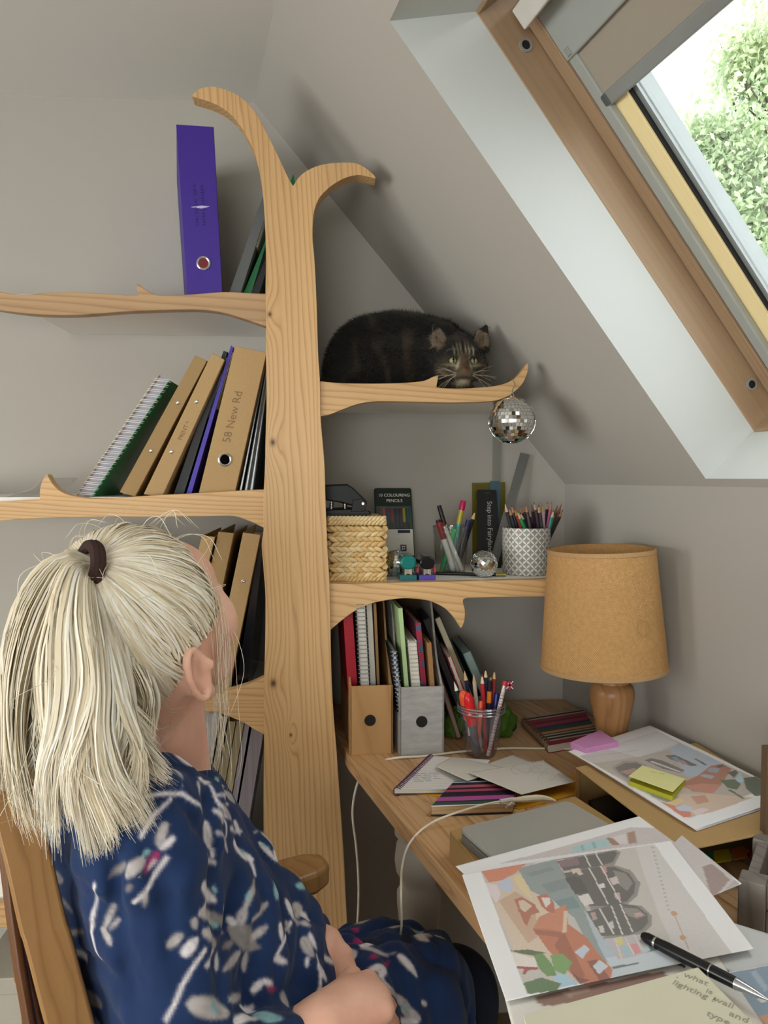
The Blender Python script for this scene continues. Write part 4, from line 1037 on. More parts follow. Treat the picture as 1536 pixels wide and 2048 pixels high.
# (top px, top py, column px at the rim, colour, lead, tip, word)
PC = [(1010, 1008, 1022, '#1c1c1e', '#e2b9b0', '#d9a79a', 'black pencil with pale pink tip, leftmost in the pot'), (1018, 1015, 1029, '#20262c', '#3a4a52', '#b38a62', None), (1023, 1010, 1034, '#22303a', '#30424c', '#b38a62', None), (1028, 1016, 1042, '#a4302c', '#b53a30', '#c98a68', 'red pencil near the left of the pot'),
 (1034, 1022, 1049, '#1f8a4c', '#1f8a4c', '#c9a87c', 'bright green pencil in the pot'), (1039, 1012, 1052, '#3a1d26', '#5b2430', '#a87b58', None), (1045, 1009, 1055, '#27313a', '#6d4a52', '#a87b58', None), (1040, 1024, 1052, '#1d3140', '#1d3140', '#e0cdb0', None), (1051, 1008, 1060, '#3b2c2c', '#4b3236', '#a87b58', None), (1056, 1018, 1064, '#223038', '#223038', '#c9a87c', None),
 (1063, 1008, 1070, '#4a2334', '#2a1420', '#8a5a4a', None), (1068, 1004, 1078, '#3c3440', '#2b2530', '#b9a68a', 'grey violet pencil, tall in the middle of the pot'), (1077, 1009, 1083, '#1c1a1c', '#2a2420', '#b9926a', None), (1085, 1008, 1090, '#c9aab4', '#8a6a3a', '#c09a68', 'pink and white pencil in the pot'), (1095, 1003, 1094, '#201c1e', '#33262a', '#b9926a', None), (1103, 1003, 1095, '#a64a78', '#8f3a68', '#b07a6a', 'magenta pencil right of the pot middle'),
 (1108, 1019, 1099, '#2a7f6c', '#1f3a36', '#c7b08a', 'sea green pencil at the right of the pot'), (1115, 1010, 1104, '#3a2a24', '#6b4438', '#8a6248', None), (1123, 1008, 1107, '#7a4630', '#7a4630', '#8a6248', 'red brown pencil at the right edge of the pot'), (1126, 1019, 1109, '#241e1c', '#3a2a24', '#9a7454', None)]
zr_top = Z_RM + pH
ORD = 'first second third fourth fifth sixth seventh eighth ninth tenth eleventh twelfth thirteenth fourteenth fifteenth sixteenth seventeenth eighteenth nineteenth twentieth'.split()
rank_ = {id(p): ORD[k] for k, p in enumerate(sorted(PC, key=lambda q: q[0]))}
for i, (tx, ty, rx_, col, lead, tip, word) in enumerate(PC):
    dy = (-.5, .1, .45, -.15)[i % 4] * pr_
    T = U(tx, ty, 'y', pcn[1] + dy * .9)
    rim_ = U(rx_, 1060, 'y', pcn[1] + dy * .8); rim_[2] = zr_top
    d = (rim_ - T); B = T + d * ((T[2] - Z_RM - .006) / (T[2] - rim_[2]))
    off_ = B[:2] - pcn[:2]; mxr = pr_ * .86
    if np.linalg.norm(off_) > mxr: off_ = off_ / np.linalg.norm(off_) * mxr; B = np.array([pcn[0] + off_[0], pcn[1] + off_[1], Z_RM + .006])
    pencil(word or 'dark colouring pencil, tip %s from the left in patterned pot' % rank_[id(PC[i])], B, T, col, .0036, lead, 'colouring pencils in the patterned pot', 'colouring_pencil', tip)
# ------------------------------------------------------------------ things on the desk
def zd(px, py, h=0.0): return U(px, py, 'z', DZ + h)
def fr(o, ux):
    """frame at point o with x axis ux (horizontal), y into the depth, z up"""
    ux = unit(np.array([ux[0], ux[1], 0.0])); uy = np.array([-ux[1], ux[0], 0])
    return Matrix(((ux[0], uy[0], 0, o[0]), (ux[1], uy[1], 0, o[1]), (0, 0, 1, o[2]), (0, 0, 0, 1)))
def magfile(label, bl, br, mat, inner, holepx, dep=.235):
    a, b_ = zd(*bl), zd(*br); w = np.linalg.norm((b_ - a)[:2]); M = fr(a, b_ - a)
    hF, hB, th = .128, .305, .004
    t = thing('magazine_file', label, 'magazine file', tuple(a))
    prof = catmull([(0, hF), (.02, hF + .004), (.07, hF + .045), (.12, hB - .045), (.165, hB - .008), (.19, hB)], 4) + [np.array((dep, hB))]
    side = [(0, 0)] + [tuple(p) for p in prof] + [(dep, 0)]
    o_front = obj('front_panel', xf(box2((0, 0, 0), (w, th, hF)), M), mat, t, bevel=.0006)
    for x in (0, w - th): obj('side_panel', xf(prismg([(x, y, z) for y, z in side], (th, 0, 0)), M), mat, t, bevel=.0005)
    obj('back_panel', xf(box2((th, dep - th, 0), (w - th, dep, hB)), M), inner, t)
    obj('bottom_panel', xf(box2((th, th, 0), (w - th, dep - th, th)), M), inner, t)
    hx = (holepx[0] - bl[0]) / (br[0] - bl[0]) * w
    c = M @ Vector((hx, -.0006, hF * holepx[1]))
    Mh = M.copy(); Mh.translation = c
    obj('finger_hole', xf(latheg([(.0105, 0), (.0105, .0006)], 24), Mh @ RM('X', 90)), plain('#17120d', .8), o_front)
    return t, M, w
ply = wood('file_ply', '#c69a66', '#b98c58', '#a87a48', (3, 3, .5), 6, .5)
tg_ = NT('grey_wash'); co = tg_.coord(scale=(30, 30, 120)); nz = tg_.noise(co, 1, 4, .6); n2_ = tg_.noise(tg_.coord(), 40, 3)
tg_.base(tg_.mix(n2_, tg_.ramp(nz, [(.3, '#8d8a86'), (.7, '#b4b1ac')]), rgb('#a5a29e')))
grey_wash = tg_.done(.7, 0, .25)
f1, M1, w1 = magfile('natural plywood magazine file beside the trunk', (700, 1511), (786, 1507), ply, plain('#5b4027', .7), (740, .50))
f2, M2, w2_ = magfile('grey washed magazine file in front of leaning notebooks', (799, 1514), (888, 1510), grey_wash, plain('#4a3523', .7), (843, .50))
def book(label, M, x0, x1, h, lean, y0, dep, cov, pages='#d9d3c4', name='notebook', group=None, z0=.005, spiral=None, cat='book', pm=None):
    """upright book in a file frame: bottom from x0 to x1, leaning by lean (x shift at the top)"""
    t = thing(name, label, cat, tuple(M @ Vector(((x0 + x1) / 2, y0 + dep / 2, z0))), group=group)
    k = min(.0016, (x1 - x0) * .2); L = lambda x, z: x + lean * z / h
    def slab(a, b_, ya, yb, za, zb): return xf(([(L(a, za), ya, z0 + za), (L(b_, za), ya, z0 + za), (L(b_, za), yb, z0 + za), (L(a, za), yb, z0 + za), (L(a, zb), ya, z0 + zb), (L(b_, zb), ya, z0 + zb), (L(b_, zb), yb, z0 + zb), (L(a, zb), yb, z0 + zb)], [(3, 2, 1, 0), (4, 5, 6, 7), (0, 1, 5, 4), (1, 2, 6, 5), (2, 3, 7, 6), (3, 0, 4, 7)]), M)
    obj('pages', slab(x0 + k, x1 - k, y0 + .002, y0 + dep - .002, .002, h - .003), pm or plain(pages, .8), t)
    obj('cover', slab(x0, x0 + k, y0, y0 + dep, 0, h), cov, t); obj('cover', slab(x1 - k, x1, y0, y0 + dep, 0, h), cov, t)
    if spiral is None: obj('spine', slab(x0 + k, x1 - k, y0, y0 + .002, 0, h), cov, t)
    else:
        gs = []
        n = int(h / .0075)
        for i in range(n):
            z = h * (i + .5) / n
            pts = [(L((x0 + x1) / 2, z) + math.sin(R(a)) * ((x1 - x0) / 2 + .001), y0 + .003 - math.cos(R(a)) * .006, z0 + z) for a in range(-130, 131, 26)]
            gs.append(xf(tubeg(pts, .0008, 4), M))
        obj('wire_binding', join(*gs), spiral, t, smooth=True)
    return t
red = plain('#a3182b', .35); wsil = plain('#b5b2ad', .3, .6)
B_ = lambda *a, **k: book(*a, **k)
B_('red hardback book, first in the plywood file', M1, .006, .024, .285, -.018, .03, .19, red)
B_('black wire-bound notebook next to the red book', M1, .026, .045, .275, -.014, .018, .19, DARK, spiral=wsil, pages='#c9c5bd')
B_('white book beside the wire-bound notebook in plywood file', M1, .047, .057, .285, -.014, .03, .2, plain('#cfc9bd', .6))
B_('thin tan booklet at the right in the plywood file', M1, .059, .064, .27, -.012, .03, .2, plain('#8e6c42', .6), pages='#a58b64')
tck = NT('check'); ck = tck.n('ShaderNodeTexChecker'); ck.inputs['Scale'].default_value = 220; tck.l(tck.coord(), ck.inputs['Vector']); ck.inputs[1].default_value = rgb('#d8d8da'); ck.inputs[2].default_value = rgb('#4b5160'); tck.base(ck.outputs[0]); check = tck.done(.5)
B_('small notebook with checked spine at left of grey file', M2, .008, .018, .19, -.022, .012, .15, plain('#1f2326', .4), pm=check, spiral=plain('#9aa0b0', .4, .3))
B_('tall thin green and white plastic folder in grey file', M2, .022, .030, .265, -.022, .02, .19, plain('#a9c28c', .3, 0, .5), pages='#d8dbc9')
B_('white wire-bound pad in the middle of grey file', M2, .036, .052, .205, -.018, .02, .15, plain('#d0cdc6', .5), spiral=plain('#dddddd', .25, .7))
tpn = NT('red_blue'); vo = tpn.n('ShaderNodeTexVoronoi'); vo.inputs['Scale'].default_value = 70; tpn.l(tpn.coord(), vo.inputs['Vector']); tpn.base(tpn.ramp(vo.outputs['Distance'], [(.0, '#3d5a78'), (.35, '#3d5a78'), (.42, '#9c2540'), (1, '#a82a48')], 'CONSTANT')); rb = tpn.done(.35)
B_('red book with blue pattern in the grey file', M2, .056, .066, .235, -.022, .03, .17, rb, pages='#c9bfae')
B_('kraft card booklet at right end of grey file', M2, .070, .078, .20, -.016, .02, .15, plain('#9a7246', .7), pages='#b59a6a')
# notebooks leaning against the grey file from the right
def lean_book(label, bpx, tpx, y, th, dep, cov, pages='#d6cfba', band=None, wire=None, pm=None):
    b0 = U(*bpx, 'y', y); b0[2] = DZ + .001; t0 = U(*tpx, 'y', y)
    v = unit(t0 - b0); L = np.linalg.norm(t0 - b0); n = unit(np.array([v[2], 0, -v[0]]))
    t = thing('leaning_notebook', label, 'notebook', tuple(b0 + [0, dep / 2, 0]), group='notebooks leaning on the grey file')
    k = .0016
    def sl(a, b_, l0, l1, ya, yb): return prismg([b0 + n * a + v * l0 + [0, ya, 0], b0 + n * b_ + v * l0 + [0, ya, 0], b0 + n * b_ + v * l1 + [0, ya, 0], b0 + n * a + v * l1 + [0, ya, 0]], (0, yb - ya, 0))
    obj('cover', sl(0, k, 0, L, 0, dep), cov, t); obj('cover', sl(th - k, th, 0, L, 0, dep), cov, t)
    obj('pages', sl(k, th - k, .002, L - .002, .003, dep - .003), pm or plain(pages, .8), t)
    if wire:
        gs = []
        for i in range(24):
            c = b0 + n * th / 2 + v * L * .98 + [0, dep * (i + .5) / 24, 0]
            gs.append(tubeg([c + n * math.sin(a) * (th / 2 + .001) + v * math.cos(a) * .006 for a in np.linspace(-2, 2, 9)], .0007, 4))
        obj('wire_binding', join(*gs), wire, t, smooth=True)
    return t
lean_book('maroon notebook leaning against the grey file, nearest it', (914, 1470), (860, 1312), -.262, .010, .16, plain('#5a1c28', .5), '#8e7a66')
lean_book('black notebook leaning second from the grey file', (936, 1462), (846, 1240), -.235, .012, .17, plain('#17171a', .4), '#3b3836')
lean_book('black wire-bound book with cream pages leaning steeply', (961, 1460), (868, 1238), -.205, .014, .16, plain('#1d1c1a', .4), '#cfc7a8', wire=plain('#3b3a38', .4, .5))
tpn = NT('red_check'); ck = tpn.n('ShaderNodeTexBrick'); ck.inputs['Scale'].default_value = 60; tpn.l(tpn.coord(), ck.inputs['Vector']); ck.inputs['Color1'].default_value = rgb('#b3202e'); ck.inputs['Color2'].default_value = rgb('#8f1a28'); ck.inputs['Mortar'].default_value = rgb('#d9c9c4'); tpn.base(ck.outputs[0])
lean_book('red patterned notebook leaning in front of teal book', (957, 1466), (894, 1315), -.275, .009, .13, tpn.done(.4), '#d8cfc4')
lean_book('teal cloth notebook leaning last, beside the pen cup', (990, 1462), (925, 1308), -.19, .018, .15, plain('#3f6f78', .6), '#9fb0aa')

# crumpled green cloth behind the pen cup
def blob(c, r, seed, amp=.35, nu=40, nv=24):
    v, f = sphereg((0, 0, 0), 1.0, nu, nv); out = []
    for p in v:
        q = Vector(p); n = mnoise.fractal(q * 1.6 + Vector((seed, 0, 0)), .9, 2.2, 4) * amp + abs(mnoise.noise(q * 3 + Vector((0, seed, 0)))) * amp * .8
        q = q * (1 + n); out.append((c[0] + q.x * r[0], c[1] + q.y * r[1], max(DZ + .0005, c[2] + q.z * r[2])))
    return out, f
gc1, gc2 = zd(910, 1478), zd(1012, 1478)
g = join(blob(gc1 + [0, .03, .022], (.026, .03, .026), 3), blob(gc2 + [-.008, .03, .026], (.028, .03, .034), 8), blob((gc1 + gc2) / 2 + [0, .035, .018], (.05, .025, .022), 11))
tag(obj('green_cloth', g, plain('#4b6a24', .9, 0, .2, .25, 90, .3), smooth=True, angle=180), 'crumpled green cloth lying behind the clear pen cup', 'cloth')

# clear cup of pens and pencils
cc = zd(967, 1518); ck_ = (cc - CAM) @ fw / FPX; cc = np.array([cc[0], cc[1] + 27 * ck_, DZ]); ck_ = (cc - CAM) @ fw / FPX
cup = thing('pen_cup', 'clear plastic cup of pens and pencils on the desk', 'cup', tuple(cc))
cH = 104 * ck_; r0, r1 = 27.5 * ck_, 46 * ck_
CLC = glassy('clear_cup', '#e9e7ec', .09, .04, .03)
pr = [(r0, .0004), (r0 * 1.06, .003)] + [(r0 + (r1 - r0) * (f ** .7), cH * f) for f in (.15, .3, .45, .6, .75)] + [(r1 * .985, cH * .84), (r1 * 1.03, cH * .855), (r1 * 1.03, cH * .885), (r1 * 1.0, cH * .895), (r1 * 1.03, cH * .915), (r1 * 1.0, cH * .935), (r1 * 1.03, cH * .955), (r1 * 1.01, cH), (r1 * .98, cH), (r1 * .96, cH * .86)]
obj('wall', latheg(pr, 40, tuple(cc), True, False), CLC, cup, smooth=True, angle=180)
for f in (.865, .925, .975): obj('rim_ring', tubeg([(cc[0] + r1 * 1.03 * math.cos(a), cc[1] + r1 * 1.03 * math.sin(a), cc[2] + cH * f) for a in np.linspace(0, 2 * math.pi, 41)[:-1]], .0008, 5, closed=True), glassy('rim_glass', '#f2f0f5', .35, .1, .15), cup, smooth=True)
# (top px, top py, bottom px, depth offset, colour, lead, tip, label)
CP = [(929, 1342, 955, .012, '#1b2350', '#e0cda8', '#cdb083', 'navy blue pencil leaning left in the pen cup'), (947, 1347, 962, .0, '#b9b0a0', '#b9a070', '#c6a878', 'pale grey pencil left of the red one in cup'), (964, 1348, 972, -.008, '#b71f2a', '#b71f2a', '#e0cda8', 'red pencil in the middle of the pen cup'), (971, 1336, 976, .006, '#1b2a3e', '#22324a', '#d8c19a', 'tallest dark blue pencil in the pen cup'),
 (982, 1349, 974, .010, '#1d1f38', '#3a2c20', '#c9a87c', 'dark pencil behind the orange banded one in cup'), (989, 1339, 984, .004, '#8f2f2a', '#4a2c60', '#c9a87c', 'red and violet pencil at the right in cup'), (908, 1363, 950, -.004, '#18342a', '#e4ded0', '#e4ded0', 'dark green pencil with white tip, leftmost in cup'), (936, 1453, 950, -.02, '#4a4a54', '#e0ddd5', '#dcd6c8', 'short grey pencil low inside the pen cup'), (949, 1458, 957, -.022, '#484852', '#e0ddd5', '#dcd6c8', 'second short grey pencil low inside the pen cup')]
for tx, ty, bx, dy, col, lead, tip, lab in CP:
    T = U(tx, ty, 'y', cc[1] + dy); B = U(bx, 1500, 'y', cc[1] + dy * .5); B[2] = DZ + .004
    pencil(lab, B, T, col, .0038, lead, 'pencils in the pen cup', 'pencil', tip)
def cpt(px, py, dy): return U(px, py, 'y', cc[1] + dy)
def cb(px, dy): p = U(px, 1500, 'y', cc[1] + dy); p[2] = DZ + .004; return p
pen('highlighter', 'orange highlighter with rounded cap in the pen cup', 'pen', cb(952, .0), cpt(925, 1381, -.012), [('barrel', [(.006, 0), (.0075, .05), (.0075, .55)], plain('#6d6d72', .4)), ('cap', [(.0092, .55), (.0092, .9), (.007, .97), (.003, 1)], plain('#e2572f', .3))])
pen('marker_pen', 'bright red marker with rounded cap in the pen cup', 'pen', cb(955, -.016), cpt(935, 1386, -.026), [('barrel', [(.006, 0), (.0075, .05), (.0075, .5)], plain('#5d5d62', .4)), ('cap', [(.0092, .5), (.0092, .88), (.0068, .96), (.003, 1)], plain('#d9232b', .25))])
pen('ballpoint_pen', 'blue capped pen at the right in the pen cup', 'pen', cb(978, .0), cpt(994, 1385, .0), [('barrel', [(.003, 0), (.0045, .05), (.0045, .6)], plain('#8d8f95', .3)), ('cap', [(.0055, .6), (.0055, .97), (.004, 1)], plain('#1f2a78', .3))])
pen('ballpoint_pen', 'orange pen lower in the middle of pen cup', 'pen', cb(955, -.02), cpt(962, 1402, -.024), [('barrel', [(.0018, 0), (.002, .4), (.0042, .55), (.0042, .97), (.003, 1)], plain('#d8573a', .3))])
pen('ballpoint_pen', 'dark pen with orange band in the pen cup', 'pen', cb(972, -.002), cpt(980, 1362, -.006), [('barrel', [(.004, 0), (.0042, .70)], plain('#22263c', .3)), ('band', [(.0044, .70), (.0044, .86)], plain('#e0812f', .3)), ('cap', [(.0042, .86), (.004, 1)], plain('#1c1c30', .3))])
fl = pen('flag_pencil', 'white patterned pencil topped with red and white flag eraser', 'pencil', cb(976, -.02), cpt(1011, 1362, -.016), [('barrel', [(.0036, 0), (.0036, .90)], None or MATS.setdefault('dotpen', plain('#d8cfc6', .4))), ('ferrule', [(.0042, .90), (.0042, .94)], plain('#b9b5b0', .3, .7)), ('topper', [(.005, .94), (.005, 1)], plain('#c32a38', .4))])
M_, L_ = stickM(cb(976, -.02), cpt(1011, 1362, -.016))
for i in range(22): obj('print_band', xf(latheg([(.00375, L_ * (.04 + .038 * i)), (.00375, L_ * (.04 + .038 * i) + .0012 + .001 * (i % 3))], 8), M_), plain(('#a8283a', '#2d2d33', '#b9606a')[i % 3], .5), fl)
fc = cpt(1019, 1370, -.016); obj('flag', join(box2((fc[0] - .007, fc[1] - .001, fc[2] - .008), (fc[0] + .007, fc[1] + .001, fc[2] + .008))), plain('#2b3566', .5), fl)
for sx, sz, w_, h_ in ((0, 0, .014, .0035), (0, 0, .0035, .016)): obj('flag_cross', boxg((fc[0], fc[1] - .0012, fc[2]), (w_, .0012, h_)), plain('#c4283a', .5), fl)
for sg in (-1, 1): obj('flag_cross', xf(boxg((0, 0, 0), (.019, .0009, .0022)), TM(fc[0], fc[1] - .0009, fc[2]) @ RM('Y', 48 * sg)), plain('#d8d2d0', .5), fl)

# table lamp
lc = zd(1222, 1522); lk = (lc - CAM) @ fw / FPX
lamp = thing('table_lamp', 'table lamp with turned wooden base and woven straw shade', 'lamp', tuple(lc))
def lz(py): return (1522 - py) * lk
lw = wood('lamp_wood', '#b98a5c', '#a5754a', '#865a38', (6, 6, .6), 9, .3)
obj('base', latheg([(.034, 0), (.036, .004), (.030, .012), (30 * lk, lz(1490)), (29 * lk, lz(1470)), (32 * lk, lz(1445)), (39 * lk, lz(1415)), (43.5 * lk, lz(1392)), (44 * lk, lz(1380)), (41 * lk, lz(1369)), (36 * lk, lz(1364)), (32 * lk, lz(1362)), (31 * lk, lz(1357)), (33 * lk, lz(1353)), (33 * lk, lz(1348)), (10 * lk, lz(1344))], 40, tuple(lc)), lw, lamp, smooth=True)
obj('lamp_holder', latheg([(.012, lz(1346)), (.013, lz(1300)), (.010, lz(1296))], 20, tuple(lc)), plain('#d8d0c0', .5), lamp, smooth=True)
obj('bulb', sphereg((lc[0], lc[1], lc[2] + lz(1262)), (.026, .026, .036), 20, 14), plain('#e6e2d8', .25), lamp, smooth=True)
st = NT('straw_weave'); tc = st.n('ShaderNodeTexCoord'); sx = st.n('ShaderNodeSeparateXYZ'); st.l(tc.outputs['Object'], sx.inputs[0])
an = st.math('ARCTAN2', sx.outputs[1], sx.outputs[0])
wa = st.math('SINE', st.math('ADD', st.math('MULTIPLY', an, 190.0), st.math('MULTIPLY', sx.outputs[2], 900.0))); wb_ = st.math('SINE', st.math('ADD', st.math('MULTIPLY', an, -60.0), st.math('MULTIPLY', sx.outputs[2], 2300.0)))
wv = st.math('MULTIPLY', st.math('ADD', st.math('MULTIPLY', wa, wb_), 1.0), .5)
wv2 = st.math('ADD', st.math('MULTIPLY', wv, .6), st.math('MULTIPLY', st.noise(st.coord(), 160, 3), .4))
colr = st.ramp(wv2, [(.2, '#a07a4e'), (.5, '#c4955f'), (.8, '#dcb27c')])
sp_ = U(1291, 1258, 'y', lc[1] - .10) - lc
vm = st.n('ShaderNodeVectorMath', operation='DISTANCE'); st.l(tc.outputs['Object'], vm.inputs[0]); vm.inputs[1].default_value = tuple(sp_)
dn = st.math('ADD', vm.outputs['Value'], st.math('MULTIPLY', st.noise(st.coord(), 60, 2), .012))
rngm = st.ramp(dn, [(.0, .16), (.018, .10), (.0215, .75), (.0235, .05), (.026, 0.0)])
st.base(st.mix(st.math('MULTIPLY', rngm, .6), colr, rgb('#7d5a3a')))
st.bump(wv, .35, .0012)
shade_m = st.done(.75, 0, .2)
sc0 = U(1207, 1333, 'y', lc[1]) ; sc1 = U(1202, 1098, 'y', lc[1]); ax = Vector(sc1 - sc0); sH = ax.length
Ms = Matrix.Translation(Vector(sc0)) @ (ax.to_track_quat('Z', 'Y').to_matrix().to_4x4())
rb_, rt_ = 122.5 * lk, 103 * lk
obj('shade', xf(latheg([(rb_, 0), (rt_, sH), (rt_ - .0022, sH), (rb_ - .0022, 0), (rb_, 0)], 72, (0, 0, 0), False, False), Ms), shade_m, lamp, smooth=True, angle=60)
trim_m = plain('#b8956a', .7, 0, .2, .2, 300, .4)
for z_, r_ in ((.0, rb_), (sH - .006, rt_ + .0002)): obj('shade_trim', xf(latheg([(r_ - .0005, z_ - .001), (r_ + .0012, z_), (r_ + .0009 - (.0005), z_ + .007), (r_ - .001, z_ + .007)], 72, (0, 0, 0), False, False), Ms), trim_m, lamp, smooth=True)
sa0 = math.atan2(-.80, -.66)
sm = []
for k in range(41):
    f = k / 40; r_ = rb_ + (rt_ - rb_) * f + .0006; a_ = math.radians(-129)
    sm.append(Ms @ Vector((r_ * math.cos(a_), r_ * math.sin(a_), sH * f)) + Vector((.0004 * math.sin(k * 2.2), 0, 0)))
obj('shade_seam', tubeg(sm, .0011, 5), trim_m, lamp, smooth=True)
for k in range(3):
    a_ = 2 * math.pi * k / 3 + .4
    obj('shade_spoke', xf(tubeg([(0, 0, sH * .30), (rb_ * .55 * math.cos(a_), rb_ * .55 * math.sin(a_), sH * .36), ((rb_ - .02) * math.cos(a_) * .93, (rb_ - .02) * math.sin(a_) * .93, sH * .40)], .0013, 6), Ms), STEEL, lamp, smooth=True)
# cable, notebook with stripes and pink block behind
def stripes(key, cols, axis, scale, off=0.0, rough=.5):
    t = NT(key); co = t.coord(); sp = t.n('ShaderNodeSeparateXYZ'); t.l(co, sp.inputs[0])
    v = t.math('FRACT', t.math('ADD', t.math('MULTIPLY', sp.outputs[axis], scale), off)); n = sum(w for _, w in cols); acc = 0; st_ = []
    for c, w in cols: st_.append((acc / n, c)); acc += w
    t.base(t.ramp(v, st_, 'CONSTANT')); return t.done(rough, 0, .3)
def flat_book(name, label, px4, z0, th, cov, pages, cat='notebook', spiral_edge=None, wire=None, group=None, local_x=True, nloops=22, covm_bottom=None, bev=.001):
    """book lying flat: px4 corners a,b,c,d of its top face (a-b one edge); own local frame with x along a-b"""
    P = [U(*p, 'z', z0 + th) for p in px4]; M = fr(np.array([P[0][0], P[0][1], z0]), P[1] - P[0]); Mi = M.inverted()
    Lq = [Mi @ Vector(p) for p in P]
    t = bpy.data.objects.new(name, None); COL.objects.link(t); t.matrix_world = M; ORG[t] = np.zeros(3); tag(t, label, cat, group)
    q = [(p.x, p.y) for p in Lq]; k = min(.0014, th * .2); cen = np.mean(q, 0)
    ins = [tuple(cen + (np.array(p) - cen) * .985) for p in q]
    obj('cover', prismg([(x, y, th - k) for x, y in q], (0, 0, k)), cov, t, local=True, bevel=k * .4)
    obj('pages', prismg([(x, y, k) for x, y in ins], (0, 0, th - 2 * k)), pages, t, local=True)
    obj('cover', prismg([(x, y, 0) for x, y in q], (0, 0, k)), covm_bottom or cov, t, local=True)
    if spiral_edge:
        a, b_ = np.array(q[spiral_edge[0]]), np.array(q[spiral_edge[1]]); d = unit(b_ - a); nn = np.array([-d[1], d[0]])
        if (cen - a) @ nn > 0: nn = -nn
        gs = []
        for i in range(nloops):
            c = a + (b_ - a) * (i + .5) / nloops
            pts = [(c[0] - nn[0] * .004 + nn[0] * .0065 * math.cos(w) + d[0] * .001 * w, c[1] - nn[1] * .004 + nn[1] * .0065 * math.cos(w) + d[1] * .001 * w, th / 2 + (th / 2 + .0025) * math.sin(w)) for w in np.linspace(-2.6, 2.6, 12)]
            gs.append(tubeg(pts, .0008, 4))
        obj('wire_binding', join(*gs), wire, t, local=True, smooth=True)
    return t, Lq
PG = pagemat('page_block', '#ded9cc', '#b5ae9f', 2, 1500)
sA = stripes('stripe_red', [('#8e1f33', 20), ('#b9a79a', 6), ('#15131a', 9), ('#b9a79a', 6), ('#15131a', 8), ('#a9a39a', 6), ('#3a1c2a', 5), ('#b58a3e', 12), ('#6b2338', 6), ('#15464a', 18), ('#181420', 5), ('#8f2148', 20), ('#4a1830', 8)], 1, 1 / .118, .02)
flat_book('spiral_notebook', 'striped red, black and teal wire-bound notebook beside the lamp', [(1098, 1490), (1202, 1472), (1166, 1417), (1044, 1437)], DZ, .016, sA, PG, spiral_edge=(0, 3), wire=plain('#6a4a32', .5), nloops=26)
P = [U(*p, 'z', DZ + .075) for p in ((1168, 1484), (1220, 1494), (1240, 1478), (1190, 1461))]
BZ = .80
pk4 = [(1140, 1484), (1172, 1497), (1238, 1484), (1200, 1459)]
Pp = [U(*p, 'z', BZ + .013) for p in pk4]
pb = obj('sticky_note_block', prismg([tuple(p - [0, 0, .013]) for p in Pp], (0, 0, .013)), plain('#cf8fc0', .5), None, bevel=.0015); tag(pb, 'pink block of notes in front of the lamp base', 'notepad')

# cables
def cable(name, label, pts, r, mat, extra=()):
    t = thing(name, label, 'cable', tuple(np.array(pts[0])))
    obj('lead', tubeg(catmull(pts, 8), r, 8), mat, t, smooth=True)
    for nm, p, rr, m in extra: obj(nm, tubeg(catmull(p, 4), rr, 8), m, t, smooth=True)
    return t
whc = plain('#dcd5c4', .45)
h_ = .0028
cable('power_cable', 'white cable crossing the desk back and hanging beside the trunk', [zd(1160, 1498, h_), zd(1080, 1497, h_), zd(1005, 1497, h_), zd(925, 1503, h_), zd(850, 1512, h_), zd(790, 1516, h_), U(745, 1529, 'y', -.345) , U(722, 1552, 'y', -.36), U(710, 1585, 'y', -.372), U(705, 1630, 'y', -.376), U(712, 1690, 'y', -.376), U(717, 1760, 'y', -.376), U(716, 1830, 'y', -.37), U(709, 1910, 'y', -.36), U(706, 2000, 'y', -.35)], .0021, whc)

# notebooks and loose sheets at the left of the desk
lined = NT('lined_paper'); sx = lined.n('ShaderNodeSeparateXYZ'); lined.l(lined.coord(), sx.inputs[0])
ln_ = lined.math('LESS_THAN', lined.math('FRACT', lined.math('MULTIPLY', sx.outputs[1], 140.0)), .12); lined.base(lined.mix(ln_, rgb('#e2dfdc'), rgb('#bfc3cf'))); lined = lined.done(.8)
nb, q = flat_book('spiral_notebook', 'open lined notebook with purple spiral on the desk edge', [(788, 1579), (938, 1577), (980, 1520), (858, 1511)], DZ + .002, .008, lined, PG, spiral_edge=(0, 3), wire=plain('#5b3358', .4, .3), nloops=30, covm_bottom=plain('#5a4a52', .6))
obj('handwriting', xf(scribble([[4, 3, 5], [5, 4, 3], [3, 6, 2], [4, 4, 4], [5, 3]], .075, .04, 21, .00022), TM(.07, .05, .0083) @ RM('Z', 4)), plain('#6b6f8a', .7), nb, local=True)
ye = [zd(*p, .0012) for p in ((830, 1586), (1040, 1618), (1260, 1560), (1000, 1540))]
t = tag(obj('yellow_envelope', prismg(ye, (0, 0, -.001)), plain('#d79a1c', .6)), 'yellow envelope under the striped book and papers', 'envelope')
sB = stripes('stripe_blue', [('#241f2c', 9), ('#b0486a', 7), ('#2a2638', 6), ('#b25a66', 8), ('#2a2638', 8), ('#a9c6d4', 4), ('#2a2638', 5), ('#d5e2dc', 4), ('#3a4f4a', 9), ('#2a2638', 3), ('#b0559c', 12), ('#2a2638', 6)], 1, 1 / .098, .62)
flat_book('striped_book', 'striped pink, blue and black notebook under the loose papers', [(862, 1612), (1026, 1606), (1036, 1560), (908, 1562)], DZ + .0022, .015, sB, pagemat('page_tan', '#c9ab84', '#a98a62', 2, 900), covm_bottom=plain('#2a2638', .5))

